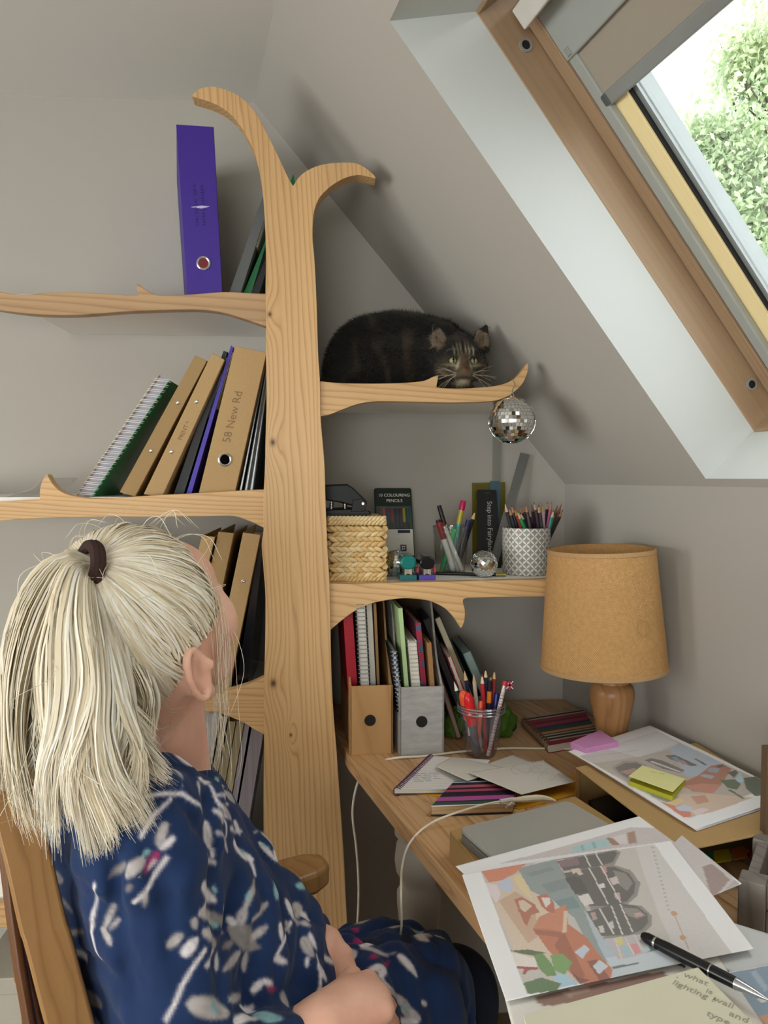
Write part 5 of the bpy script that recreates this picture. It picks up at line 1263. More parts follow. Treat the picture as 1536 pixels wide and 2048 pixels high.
def inpoly(X, Y, poly):
    ins = np.zeros(X.shape, bool); n = len(poly)
    for i in range(n):
        (x1_, y1_), (x2_, y2_) = poly[i], poly[(i + 1) % n]
        c_ = ((y1_ > Y) != (y2_ > Y)) & (X < (x2_ - x1_) * (Y - y1_) / (y2_ - y1_ + 1e-9) + x1_)
        ins ^= c_
    return ins
def projv(V):
    q = V - CAM; z = q @ fw
    return 768 + FPX * (q @ rt) / z, 1024 - FPX * (q @ upv) / z
def sheet(name, label, cat, px4, zs, nu, nv, polys=(), base='#f2f2f5', bend=None, group=None, noise_amp=.02, thick=.0004, seed=1):
    """sheet of paper from its four corners; the print is painted on it polygon by polygon, as colours of its own grid"""
    C = [U(*p, 'z', z) for p, z in zip(px4, zs)]
    u = np.linspace(0, 1, nu)[:, None, None]; v = np.linspace(0, 1, nv)[None, :, None]
    V = (1 - u) * (1 - v) * C[0] + u * (1 - v) * C[1] + u * v * C[2] + (1 - u) * v * C[3]
    if bend is not None: V[:, :, 2] += bend(u[:, :, 0], v[:, :, 0])
    X, Y = projv(V.reshape(-1, 3)); col = np.tile(np.array(rgb(base)[:3]), (nu * nv, 1))
    rs = np.random.default_rng(seed)
    for p in polys:
        c_, pl = p[0], p[1]
        m = inpoly(X, Y, pl)
        k = np.array(rgb(c_)[:3]) * .86 + .13
        col[m] = k * (1 + rs.normal(0, noise_amp, (m.sum(), 1))) if len(p) < 3 else col[m] * (1 - p[2]) + k * p[2]
    idx = np.arange(nu * nv).reshape(nu, nv)
    F = np.stack([idx[:-1, :-1], idx[1:, :-1], idx[1:, 1:], idx[:-1, 1:]], -1).reshape(-1, 4).tolist()
    o = obj(name, (V.reshape(-1, 3).tolist(), F), vcol_mat('printed_paper', .55, .35), None, smooth=True, angle=180)
    vcolors(o, np.clip(col, 0, 1)); tag(o, label, cat, group)
    s_ = o.modifiers.new('s', 'SOLIDIFY'); s_.thickness = thick; s_.offset = -1
    return o
def strokes(parent, pxs, z, r, mat, name='pencil_drawing'):
    obj(name, join(*[tubeg(catmull([U(*p, 'z', z) for p in s_], 5), r, 4) for s_ in pxs]), mat, parent)
PNC = plain('#a7a39c', .8)
sheet('drawing_paper', 'blank torn sheet lying on the lined notebook', 'paper', [(870, 1532), (935, 1562), (1010, 1536), (905, 1513)], [.757, .760, .757, .752], 24, 24, base='#d5d2ca', bend=lambda u, v: .004 * np.sin(3.1 * u) * np.sin(3.1 * v))
dp = sheet('drawing_paper', 'torn sheet with pencil scrolls on top of the striped book', 'paper', [(937, 1545), (1043, 1589), (1152, 1559), (1088, 1522)], [.764, .766, .760, .757], 40, 30, base='#dbd7cf', bend=lambda u, v: .003 * np.sin(3.1 * u) * np.sin(3.1 * v) - .003 * v * u)
sheet('drawing_paper', 'small torn sheet peeping out behind the pencil drawing', 'paper', [(940, 1540), (1000, 1560), (1070, 1527), (1026, 1509)], [.755, .757, .755, .752], 20, 20, base='#cfccc3')
def scroll(cx, cy, s, a): return [(cx + s * (1.3 - t_) * math.cos(a + 5.2 * t_) * 1.5, cy + s * (1.3 - t_) * math.sin(a + 5.2 * t_) * .75) for t_ in np.linspace(0, 1, 12)]
strokes(dp, [scroll(1048, 1536, 15, 2.0), scroll(1078, 1535, 14, .4), scroll(1098, 1556, 12, 2.6), scroll(1125, 1552, 13, .2), [(1030, 1532), (1050, 1545), (1070, 1533), (1085, 1544), (1095, 1536)]], .7668, .00028, PNC)
# fringe of torn perforations
gs = []
for i in range(26):
    f = i / 25; a_ = U(937, 1545, 'z', .764) * (1 - f) + U(1088, 1522, 'z', .757) * f
    gs.append(boxg(a_ + [-.0012, .0022, -.0002], (.0026, .0036, .0004), .6))
obj('torn_edge', join(*gs), plain('#dedbd3', .8), dp)
cable('charging_cable', 'white charging cable with taped plug draped over the desk edge', [U(1000, 1603, 'z', .768), U(960, 1611, 'z', .766), U(905, 1628, 'z', .760), U(868, 1643, 'z', .750), U(838, 1664, 'z', .744), U(815, 1694, 'z', .725), U(804, 1735, 'z', .695), U(802, 1790, 'y', -.72), U(803, 1850, 'y', -.72), U(797, 1890, 'y', -.71), U(788, 1940, 'y', -.70)], .0016, whc,
      [('plug', [U(1000, 1603, 'z', .768), U(1020, 1600, 'z', .769), U(1028, 1599, 'z', .769)], .0036, plain('#c9c6c0', .4)), ('taped_joint', [U(1026, 1600, 'z', .769), U(1050, 1598, 'z', .770), U(1078, 1596, 'z', .7705), U(1098, 1598, 'z', .7705), U(1112, 1602, 'z', .769)], [.003, .0034, .004, .0045, .005, .0052, .005, .0054, .005, .0048, .0044, .004, .0034, .003, .0024, .0018, .0014], plain('#d8d0b8', .6)), ('plug_tip', [U(1012, 1614, 'z', .765), U(1024, 1606, 'z', .766), U(1030, 1612, 'z', .766)], .0024, STEEL)])

# low kraft box under the laptop
kb = [U(*p, 'z', .777) for p in ((899, 1662), (1150, 1592), (1330, 1710), (1040, 1830))]
def open_box(name, label, P, z0, z1, mat, th=.003, top=True, walls=(0, 1, 2, 3), cat='box'):
    t = thing(name, label, cat, tuple(np.mean(P, 0) * [1, 1, 0] + [0, 0, z0])); n = len(P); cen = np.mean(P, 0)
    if top: obj('top_panel', prismg([np.array([p[0], p[1], z1]) for p in P], (0, 0, -th)), mat, t, bevel=.0012)
    for i in walls:
        a, b_ = np.array([P[i][0], P[i][1], 0]), np.array([P[(i + 1) % n][0], P[(i + 1) % n][1], 0]); nn = unit(np.cross(b_ - a, [0, 0, 1.0]))
        if nn @ (cen * [1, 1, 0] - a) < 0: nn = -nn
        d = unit(b_ - a) * .0004
        obj('side_panel', prismg([a + d + [0, 0, z0], b_ - d + [0, 0, z0], b_ - d + nn * th + [0, 0, z0], a + d + nn * th + [0, 0, z0]], (0, 0, z1 - z0 - th - .0004)), mat, t, bevel=.0006)
    return t
open_box('cardboard_box', 'shallow brown card box under the silver laptop', kb, DZ, .777, kraft('kraft_box', '#b2915f'))
lq = [(918, 1655), (1136, 1600), (1310, 1700), (1072, 1790)]
LP = [U(*p, 'z', .795) for p in lq]
lap = thing('laptop', 'closed silver laptop lying on the shallow card box', 'laptop', tuple(np.mean(LP, 0) * [1, 1, 0] + [0, 0, .777]))
def rounded_poly(P, r, n=5):
    out = []
    for i in range(len(P)):
        p, a, b_ = P[i], P[i - 1], P[(i + 1) % len(P)]
        pa, pb_ = p + unit(a - p) * r, p + unit(b_ - p) * r
        for k in range(n + 1): t_ = k / n; out.append((1 - t_) ** 2 * pa + 2 * t_ * (1 - t_) * p + t_ ** 2 * pb_)
    return out
RP = rounded_poly(LP, .012)
slv = plain('#a9a9a4', .4, .15, .5, .03, 12)
obj('lid', prismg([p * [1, 1, 0] + [0, 0, .795] for p in RP], (0, 0, -.0055)), slv, lap, bevel=.0015)
obj('body', prismg([p * [1, 1, 0] + [0, 0, .7885] for p in RP], (0, 0, -.0112)), plain('#7d7d7a', .4, .35), lap, bevel=.002)

# large kraft box at the right with a print and notes on it
kb2 = [U(*p, 'z', BZ) for p in ((1152, 1534), (1368, 1700), (1652, 1640), (1418, 1484))]
wl_ = lambda y: .535 + math.tan(WIN_TH) * (-y) - .006
kb2 = [np.array([min(p[0], wl_(p[1])), p[1], p[2]]) for p in kb2]
bx = open_box('cardboard_box', 'large brown card box open at the sides against the wall', kb2, DZ, BZ, kraft('kraft_box2', '#b89766'), walls=(2, 3))
# flap at the left corner and the lip below the front
a_, b_ = kb2[0], kb2[1]
d_ = unit(b_ - a_); nn = unit(np.cross(d_, [0, 0, 1.0]))
obj('side_flap', prismg([a_ + [0, 0, -.0035], a_ + d_ * .010 + [0, 0, -.0035], a_ + d_ * .010 + [0, 0, DZ - BZ], a_ + [0, 0, DZ - BZ]], tuple(-nn * .003)), kraft('kraft_box3', '#8a683e'), bx)
ph = [zd(*p, .009) for p in ((1176, 1600), (1258, 1578), (1292, 1628), (1200, 1650))]
pho = thing('mobile_phone', 'black phone lying inside the open card box', 'phone', tuple(np.mean(ph, 0) * [1, 1, 0] + [0, 0, DZ]))
obj('body', prismg(ph, (0, 0, -.009)), plain('#0e0f12', .25), pho, bevel=.002)
obj('screen', prismg([np.mean(ph, 0) + (p - np.mean(ph, 0)) * .9 + [0, 0, .0004] for p in ph], (0, 0, -.0004)), plain('#1c2026', .08), pho)
# index dividers with coloured tabs
dv = [zd(*p, .012) for p in ((1330, 1728), (1640, 1676), (1500, 1600), (1260, 1640))]
dv = [np.array([min(p[0], wl_(p[1]) - .01), p[1], p[2]]) for p in dv]
dt = thing('index_dividers', 'pack of index dividers with coloured tabs under the box', 'dividers', tuple(np.mean(dv, 0) * [1, 1, 0] + [0, 0, DZ]))
obj('cards', prismg(dv, (0, 0, -.012)), pagemat('divider_cards', '#a89a80', '#7d7260', 2, 1200), dt)
for (x0_, x1_, c) in ((1398, 1424, '#2c9a50'), (1426, 1458, '#d9c41e'), (1462, 1490, '#d5802a'), (1494, 1524, '#bf2230'), (1522, 1552, '#1f7fa8')):
    yy = lambda x: 1728 + (x - 1330) * (-52 / 310)
    q = [zd(x0_, yy(x0_) - 10, .0135), zd(x1_, yy(x1_) - 10, .0135), zd(x1_ + 6, yy(x1_) + 13, .0135), zd(x0_ + 6, yy(x0_) + 13, .0135)]
    obj('tab', prismg(rounded_poly(q, .004, 3), (0, 0, -.0012)), plain(c, .35), dt)
def c6(*pts): return [(1130 + x / 3.783, 1440 + y / 3.783) for x, y in pts]
RPOLY = [('#cdc7c4', c6((110, 275), (690, 85), (1560, 500), (940, 745))), ('#dcd9da', c6((300, 215), (690, 85), (860, 180), (560, 285))), ('#bdb3aa', c6((215, 330), (560, 280), (800, 220), (1180, 330), (1560, 500), (960, 730))), ('#b3bfd0', c6((790, 220), (860, 175), (1200, 335), (1080, 390), (1000, 425), (920, 430))),
 ('#a39a92', c6((350, 360), (440, 310), (540, 310), (620, 345), (560, 420), (480, 460), (400, 410))), ('#6c6662', c6((380, 362), (450, 327), (540, 325), (600, 350), (560, 400), (470, 440), (410, 400))), ('#b58d84', c6((410, 395), (520, 365), (560, 380), (480, 415))), ('#6c6662', c6((600, 305), (650, 290), (740, 310), (905, 382), (870, 402), (740, 370))), ('#d8d4d2', c6((640, 318), (660, 312), (880, 392), (860, 396))), ('#5e585a', c6((755, 270), (830, 265), (930, 310), (1005, 345), (960, 352), (800, 300))), ('#b98a8a', c6((850, 312), (890, 305), (930, 335), (890, 340))), ('#7d97b5', c6((800, 285), (840, 280), (880, 310), (840, 312))),
 ('#3c4148', c6((975, 295), (990, 292), (1075, 340), (1060, 345))), ('#8a8f8d', c6((560, 510), (720, 560), (870, 585), (770, 625), (680, 590))), ('#d8bda8', c6((870, 560), (1100, 560), (1420, 590), (1130, 695), (960, 730), (850, 610))), ('#c98f74', c6((950, 580), (1060, 570), (1090, 620), (1000, 640))),
 ('#b06a4e', c6((880, 480), (1010, 420), (1100, 350), (1190, 335), (1260, 370), (1190, 480), (1120, 560), (960, 540))), ('#c9826a', c6((870, 505), (1040, 482), (1185, 492), (1120, 560), (1000, 545))), ('#6e3a2e', c6((1140, 345), (1190, 335), (1210, 350), (1160, 365))), ('#9aa0b2', c6((1070, 390), (1100, 360), (1175, 370), (1150, 405))), ('#aab0c0', c6((1020, 425), (1050, 410), (1130, 425), (1110, 450))),
 ('#4d4a42', c6((1230, 400), (1290, 380), (1310, 400), (1280, 440))), ('#50633f', c6((1170, 455), (1300, 450), (1330, 490), (1300, 530), (1230, 515))), ('#3f4f36', c6((1350, 440), (1440, 430), (1560, 490), (1520, 560), (1440, 580), (1370, 520))), ('#a9d0e4', c6((1290, 455), (1330, 390), (1348, 470), (1315, 475))), ('#57663f', c6((1230, 530), (1250, 525), (1360, 595), (1345, 600))), ('#d97a5e', c6((720, 620), (830, 650), (950, 700), (950, 735), (900, 740))), ('#e3c795', c6((770, 630), (860, 590), (905, 612), (840, 655))), ('#c9cfe2', c6((830, 662), (900, 640), (975, 672), (960, 695), (870, 690))), ('#e8d4d6', c6((950, 690), (1040, 665), (1090, 680), (1000, 725)))]
for i in range(18): RPOLY.append(('#a9a09c', c6((130 + 24 * i, 283 - 3.2 * i), (140 + 24 * i, 281 - 3.2 * i), (136 + 24 * i, 293 - 3.2 * i))))
RQ = [(1137, 1503), (1299, 1451), (1588, 1593), (1390, 1659)]
sheet('printed_sheet', 'white sheet under the printed interior picture on the box', 'paper', [(1139, 1505), (1302, 1453), (1592, 1596), (1394, 1662)], [BZ + .001] * 4, 12, 12, base='#dfdfe6', bend=lambda u, v: .002 * (1 - v))
sheet('printed_sheet', 'printed picture of a lounge with arches on large box', 'paper', RQ, [BZ + .004, BZ + .003, BZ + .003, BZ + .004], 150, 210, RPOLY, bend=lambda u, v: .002 * np.sin(3.14 * v))
sn = [U(*p, 'z', BZ + .016) for p in ((1258, 1557), (1345, 1588), (1371, 1555), (1285, 1528))]
t = thing('sticky_notes', 'pad of yellow sticky notes on the printed picture', 'notepad', tuple(np.mean(sn, 0) * [1, 1, 0] + [0, 0, BZ + .006]))
obj('pad', prismg([p * [1, 1, 0] + [0, 0, BZ + .0125] for p in sn], (0, 0, -.0065)), plain('#b3b02e', .6), t)
tops = [sn[0] + [-.001, -.001, .004], sn[1] + [0, -.001, .0035], sn[2] + [0, 0, -.002], sn[3] + [0, 0, -.002]]
obj('top_note', prismg(tops, (0, 0, -.0005)), plain('#eceaa6', .6), t)
obj('handwriting', xf(scribble([[4, 3]], .03, .006, 31, .0002), TM(*((tops[2] + tops[3]) / 2 + (tops[0] - tops[3]) * .2 + [0, 0, .0012])) @ RM('Z', -32)), plain('#a9a660', .8), t)

# prints and notebook in the foreground
def c7(*pts): return [(900 + x / 3.072, 1640 + y / 3.072) for x, y in pts]
APOLY = [('#cbc5c0', c7((190, 315), (1255, 150), (1733, 826), (470, 1070))), ('#d9d4d3', c7((1140, 168), (1255, 150), (1733, 826), (1420, 880), (1290, 600), (1190, 330))), ('#dcc7b2', c7((225, 390), (420, 330), (560, 480), (660, 700), (620, 850), (420, 880), (310, 610))), ('#cda98c', c7((300, 500), (400, 440), (520, 520), (540, 720), (480, 760), (380, 620))),
 ('#8f9b9c', c7((415, 300), (640, 245), (830, 530), (1000, 885), (985, 975), (900, 850), (760, 600), (640, 500), (500, 440))), ('#7d8a8c', c7((470, 330), (620, 290), (640, 310), (500, 350))), ('#7d8a8c', c7((560, 400), (700, 360), (730, 420), (610, 450))), ('#6f8d92', c7((640, 500), (760, 470), (800, 540), (700, 560))), ('#b3c2d0', c7((820, 545), (940, 725), (1320, 800), (1400, 870), (1010, 975), (880, 700))), ('#c9d4de', c7((960, 850), (1300, 800), (1430, 870), (1010, 975))), ('#5d6a72', c7((995, 905), (1160, 875), (1160, 888), (1000, 918))),
 ('#8d8882', c7((640, 245), (1020, 185), (1050, 200), (1010, 280), (1110, 310), (1170, 390), (1150, 470), (1090, 520), (1180, 530), (1240, 590), (1240, 650), (1190, 700), (940, 735), (830, 545))), ('#c4bdb6', c7((650, 250), (700, 240), (950, 720), (930, 740), (835, 550))),
 ('#4f4c4a', c7((655, 255), (1010, 192), (1028, 205), (1000, 262), (900, 290), (700, 315))), ('#85646c', c7((655, 258), (780, 235), (800, 275), (690, 295))), ('#544f4c', c7((700, 330), (900, 290), (1010, 290), (1100, 330), (1140, 390), (1130, 450), (1090, 500), (1000, 530), (860, 530), (800, 480))), ('#3f3b3a', c7((705, 360), (790, 340), (850, 440), (770, 460))), ('#8a847e', c7((1000, 310), (1080, 330), (1125, 390), (1090, 440), (1040, 400))),
 ('#e2dedb', c7((785, 470), (850, 452), (885, 515), (825, 530))), ('#c98a8c', c7((930, 290), (960, 285), (965, 325), (940, 330))), ('#d6c4c4', c7((975, 360), (1025, 348), (1040, 390), (1000, 402))), ('#e4e0dc', c7((905, 400), (945, 390), (955, 415), (915, 425))), ('#cfa6a8', c7((1005, 455), (1040, 445), (1050, 485), (1020, 490))), ('#d9c8b8', c7((740, 305), (790, 295), (820, 335), (770, 350))), ('#4d5a44', c7((760, 330), (780, 325), (800, 355), (780, 360))),
 ('#575351', c7((840, 565), (1050, 512), (1150, 532), (1213, 580), (1218, 630), (1180, 678), (1100, 708), (930, 715))), ('#8b8580', c7((1060, 540), (1150, 545), (1205, 590), (1150, 610), (1090, 590))), ('#b89a98', c7((860, 575), (890, 565), (905, 610), (880, 620))), ('#cfc8c4', c7((975, 630), (1000, 622), (1010, 665), (990, 670))), ('#d6d1ce', c7((910, 655), (940, 650), (950, 690), (925, 695))), ('#c9a09a', c7((1130, 575), (1180, 570), (1190, 590), (1140, 600))),
 ('#c3bdc0', c7((965, 745), (1200, 700), (1250, 740), (1290, 800), (1035, 862))), ('#5f6a74', c7((1210, 760), (1250, 745), (1290, 800), (1220, 815))), ('#dccf7a', c7((1015, 730), (1055, 720), (1070, 765), (1040, 775))), ('#9cc6d4', c7((1045, 785), (1085, 775), (1115, 825), (1085, 838))), ('#dc8f98', c7((1105, 770), (1150, 760), (1175, 815), (1130, 830))), ('#b9d2dc', c7((1160, 790), (1220, 775), (1230, 805), (1190, 815))),
 ('#c4714c', c7((510, 670), (545, 600), (715, 520), (725, 640), (845, 730), (915, 830), (1000, 920), (985, 985), (800, 1012), (700, 900), (600, 800))), ('#cf8260', c7((510, 668), (548, 598), (712, 520), (690, 690), (600, 670))), ('#a85c3e', c7((510, 675), (690, 692), (685, 725), (530, 705))), ('#e2c7ae', c7((700, 560), (722, 560), (716, 690), (690, 700))), ('#a3562f', c7((700, 690), (830, 960), (800, 1012), (720, 900), (640, 770))), ('#8f4526', c7((840, 870), (900, 860), (990, 985), (920, 990))), ('#7a3a24', c7((740, 930), (790, 970), (860, 985), (800, 1012))),
 ('#d9815f', c7((192, 316), (470, 268), (400, 330), (330, 370), (240, 385))), ('#e9dadf', c7((220, 390), (290, 400), (312, 460), (285, 510), (245, 460))), ('#c3cbdf', c7((288, 390), (362, 348), (388, 402), (375, 440), (320, 440))), ('#e6d29c', c7((388, 352), (430, 335), (480, 420), (505, 490), (430, 430))),
 ('#b5674a', c7((395, 490), (440, 475), (520, 520), (550, 570), (500, 585), (470, 660), (420, 560))), ('#dcc7b2', c7((420, 500), (450, 492), (505, 530), (460, 570), (430, 545))), ('#c06a4e', c7((535, 470), (590, 455), (640, 510), (645, 575), (600, 565), (560, 530))), ('#e3dcd8', c7((560, 480), (610, 478), (620, 510), (590, 540))),
 ('#c6d0e0', c7((765, 815), (825, 768), (857, 795), (815, 855))), ('#cfd8e6', c7((878, 900), (920, 862), (972, 900), (915, 952))), ('#eae3dc', c7((375, 815), (520, 850), (540, 910), (405, 900))), ('#54633e', c7((370, 805), (480, 798), (600, 820), (520, 838), (430, 822))), ('#a83a40', c7((405, 900), (540, 908), (545, 920), (480, 925), (460, 955), (445, 950), (455, 918), (410, 915))),
 ('#a9cfe6', c7((620, 945), (700, 950), (785, 1012), (680, 1032))), ('#64914a', c7((512, 832), (570, 822), (620, 880), (655, 955), (600, 965), (545, 915))), ('#72a054', c7((618, 835), (690, 822), (752, 880), (705, 952), (640, 925))), ('#4f7442', c7((450, 1005), (560, 970), (685, 1008), (655, 1050), (480, 1072)))]
for (p, q) in (((850, 298), (968, 520)), ((922, 286), (1045, 512)), ((912, 545), (1003, 706)), ((985, 528), (1055, 706)), ((1040, 518), (1118, 692)), ((1010, 735), (1050, 855)), ((1070, 722), (1130, 838)), ((1130, 712), (1190, 825)), ((820, 215), (860, 290)), ((890, 205), (930, 280))):
    APOLY.append(('#d9d5d1', c7(p, (p[0] + 9, p[1] - 2), (q[0] + 9, q[1] - 2), q)))
for i in range(16):
    f = i / 15; x, y = 1235 + 100 * f, 165 + 380 * f; APOLY.append(('#b3abac', c7((x, y), (x + 22, y + 6), (x + 6, y + 14))))
for (p, q) in (((1370, 570), (1465, 800)),): APOLY.append(('#c3927a', c7(p, (p[0] + 6, p[1]), (q[0] + 6, q[1]), q)))
for x, y in ((1378, 575), (1432, 722)): APOLY.append(('#cf9a7c', c7((x - 22, y - 8), (x, y - 16), (x + 24, y + 4), (x + 4, y + 22), (x - 16, y + 14))))
PZ = .7975
BPOLY = [('#cfc7c8', [(1000, 1728), (1262, 1655), (1400, 1660), (1470, 1762), (1420, 1850), (1380, 1830), (1341, 1682)]), ('#a8cdd3', c7((745, 170), (965, 110), (985, 160), (760, 205))), ('#7fb0ba', c7((800, 160), (815, 155), (830, 190), (815, 195))), ('#7fb0ba', c7((870, 142), (885, 138), (900, 172), (885, 176))), ('#9a7358', c7((960, 115), (985, 108), (1050, 150), (1000, 160))), ('#a98068', c7((1085, 80), (1135, 68), (1150, 140), (1100, 148))), ('#e2d9dc', c7((1000, 105), (1080, 85), (1090, 150), (1040, 150))), ('#9c8480', [(1405, 1735), (1425, 1728), (1460, 1760), (1425, 1800)]), ('#b7aeb0', [(1440, 1790), (1470, 1760), (1480, 1770), (1452, 1830)])]
sheet('printed_sheet', 'printed sheet curling up under the lounge picture, foreground', 'paper', [(911, 1733), (1307, 1625), (1484, 1768), (1120, 1920)], [PZ, PZ + .001, PZ + .004, PZ], 150, 110, BPOLY, bend=lambda u, v: .0)
sheet('printed_sheet', 'large printed lounge picture with orange sofas in foreground', 'paper', [(924, 1750), (1341, 1682), (1508, 1898), (1012, 2003)], [PZ + .0035, PZ + .0035, PZ + .004, PZ + .003], 270, 196, APOLY, base='#f5f5f8', bend=lambda u, v: .001 * np.sin(3.1 * u))
sheet('printed_sheet', 'printed sheet with brown strip under the cream notebook', 'paper', [(1008, 1990), (1420, 1890), (1560, 2100), (1070, 2240)], [PZ - .0015] * 4, 60, 60, [('#8a5a45', c7((525, 1085), (860, 1020), (1300, 930), (1400, 1000), (800, 1120), (560, 1150))), ('#b08a78', c7((700, 1060), (860, 1020), (870, 1050), (720, 1095)))], base='#e6e3dc')
sheet('printed_sheet', 'blue printed sheet beneath the pen at the right', 'paper', [(1290, 1985), (1400, 1955), (1660, 1905), (1600, 2160)], [PZ - .0022] * 4, 80, 80, [('#7793ab', [(1300, 1985), (1404, 1957), (1560, 1928), (1640, 1960), (1600, 2150), (1330, 2080)]), ('#9db4c6', [(1500, 1945), (1512, 1942), (1536, 1975), (1530, 1985)]), ('#9db4c6', [(1465, 1955), (1472, 1953), (1500, 1985), (1494, 1990)]), ('#e3d8cc', [(1515, 1998), (1530, 1994), (1534, 2004), (1522, 2008)]), ('#ded6cc', [(1478, 2010), (1488, 2008), (1488, 2016), (1480, 2018)]), ('#c98f6a', [(1500, 2035), (1536, 2030), (1540, 2060), (1510, 2062)])], base='#d9d9de')
sheet('printed_sheet', 'blank grey white sheet beneath the blue print', 'paper', [(1300, 1850), (1430, 1835), (1640, 1900), (1540, 1990)], [PZ - .003] * 4, 20, 20, base='#d2d4d6')
# support for the foreground papers: a flat art portfolio standing on the desk
pf = [U(*p, 'z', PZ - .004) for p in ((1075, 1850), (1330, 1770), (1640, 1990), (1180, 2200))]
pfm = plain('#3a3835', .6)
t = thing('portfolio_case', 'flat dark portfolio case under the foreground papers', 'case', tuple(np.mean(pf, 0) * [1, 1, 0] + [0, 0, DZ]))
obj('body', prismg(pf, (0, 0, -(PZ - .004 - DZ - .0005))), pfm, t, bevel=.004)
obj('zip_band', prismg([np.mean(pf, 0) + (p - np.mean(pf, 0)) * 1.004 + [0, 0, -.024] for p in pf], (0, 0, -.006)), plain('#55524e', .5), t)
nbt, q = flat_book('sketch_notebook', 'cream notebook page with handwriting at the bottom edge', [(1046, 2030), (1396, 1934), (1570, 2110), (1120, 2290)], PZ + .004, .009, plain('#dcd9c2', .8, 0, .2, .04, 20), PG, bev=.002, covm_bottom=plain('#c9c5b0', .7))
GI = plain('#a3a193', .8)
def on_nb(px, py): return U(px, py, 'z', PZ + .0133)
def write(txt, px, py, ang, size, parent):
    M_ = Matrix.Translation(Vector(on_nb(px, py))) @ RM('Z', ang)
    obj('handwriting', xf(textg(txt, size, .0001, res=2), parent.matrix_world.inverted() @ M_), GI, parent, local=True)
write('what', 1392, 1958, -44, .0105, nbt); write('is', 1419, 1983, -44, .0095, nbt); write('wall', 1447, 2005, -44, .0105, nbt); write('and', 1478, 2034, -44, .0105, nbt)
write('lighting ?', 1388, 1982, -46, .0105, nbt); write('·', 1354, 1955, -46, .012, nbt); write('type', 1437, 2036, -46, .0105, nbt)
# pen
pA, pB = U(1288, 1873, 'z', PZ + .0085), U(1537, 2000, 'z', PZ + .014)
M_, L_ = stickM(pA, pB)
pn = thing('ballpoint_pen', 'black retractable pen with silver tip across the print', 'pen', tuple(pA))
bp = plain('#111214', .25, .1, .5)
rr = .0052
obj('barrel', xf(latheg([(.003, -.002), (.0042, 0), (rr, .004), (rr * .98, L_ * .10)], 18), M_), bp, pn, smooth=True)
obj('ring', xf(latheg([(rr * 1.02, L_ * .10), (rr * 1.02, L_ * .118)], 18), M_), STEEL, pn, smooth=True)
obj('barrel', xf(latheg([(rr * .97, L_ * .118), (rr * 1.08, L_ * .2), (rr * 1.08, L_ * .57)], 18), M_), bp, pn, smooth=True)
obj('ring', xf(latheg([(rr * 1.1, L_ * .57), (rr * 1.1, L_ * .58)], 18), M_), STEEL, pn, smooth=True)
obj('grip', xf(latheg([(rr * 1.08, L_ * .58), (rr * 1.0, L_ * .765)], 18), M_), bp, pn, smooth=True)
obj('ring', xf(latheg([(rr * 1.02, L_ * .765), (rr * 1.02, L_ * .775)], 18), M_), STEEL, pn, smooth=True)
obj('tip', xf(latheg([(rr * .98, L_ * .775), (rr * .62, L_ * .9), (rr * .3, L_ * .965), (.0006, L_)], 18), M_), plain('#b9bcc0', .2, .9), pn, smooth=True)
obj('clip', xf(join(boxg((-.002, -rr * 1.5, L_ * .24), (.0028, .0014, L_ * .26)), boxg((-.002, -rr * 1.1, L_ * .12), (.0028, .005, .004))), M_), bp, pn, bevel=.0005)

# grey wooden crate and dark board at the right edge
ca = zd(1474, 1862)
crate = thing('wooden_crate', 'grey washed wooden crate at the right edge of the desk', 'crate', tuple(ca))
gw = wood('crate_grey', '#8d8780', '#7d766e', '#5f5850', (8, 8, .8), 6, .75)
Mc = fr(ca, (.80, -.60)); zt = U(1474, 1758, 'y', ca[1])[2] - DZ
cw, cd = .10, .115
obj('corner_post', xf(box2((0, 0, 0), (.028, .028, zt)), Mc), gw, crate, bevel=.0015); obj('corner_post', xf(box2((0, cd, 0), (.028, cd + .028, zt)), Mc), gw, crate, bevel=.0015)
obj('corner_post', xf(box2((cw, 0, 0), (cw + .028, .028, zt)), Mc), gw, crate, bevel=.0015); obj('corner_post', xf(box2((cw, cd, 0), (cw + .028, cd + .028, zt)), Mc), gw, crate, bevel=.0015)
for y_ in (.006, cd + .006):
    obj('slat', xf(box2((.028, y_, .004), (cw, y_ + .012, zt * .46)), Mc), gw, crate, bevel=.001); obj('slat', xf(box2((.028, y_, zt * .5), (cw, y_ + .012, zt * .97)), Mc), gw, crate, bevel=.001)
for x_ in (.006, cw + .006):
    obj('slat', xf(box2((x_, .028, .004), (x_ + .012, cd, zt * .46)), Mc), gw, crate, bevel=.001); obj('slat', xf(box2((x_, .028, zt * .5), (x_ + .012, cd, zt * .97)), Mc), gw, crate, bevel=.001)
obj('bottom', xf(box2((.02, .02, 0), (cw + .008, cd + .008, .006)), Mc), gw, crate)
b0_ = zd(1529, 1762); bz = U(1529, 1497, 'y', b0_[1])[2]
bdm = wood('dark_board', '#6e573e', '#5d4731', '#453321', (8, 8, .5), 8, .6)
t = thing('upright_board', 'dark wooden board standing upright at the right picture edge', 'board', tuple(b0_))
obj('panel', box2((b0_[0], b0_[1], DZ), (b0_[0] + .10, b0_[1] + .014, bz)), bdm, t, bevel=.001)
obj('foot', box2((b0_[0] - .0, b0_[1] + .0142, DZ), (b0_[0] + .10, b0_[1] + .05, DZ + .012)), bdm, t, bevel=.001)
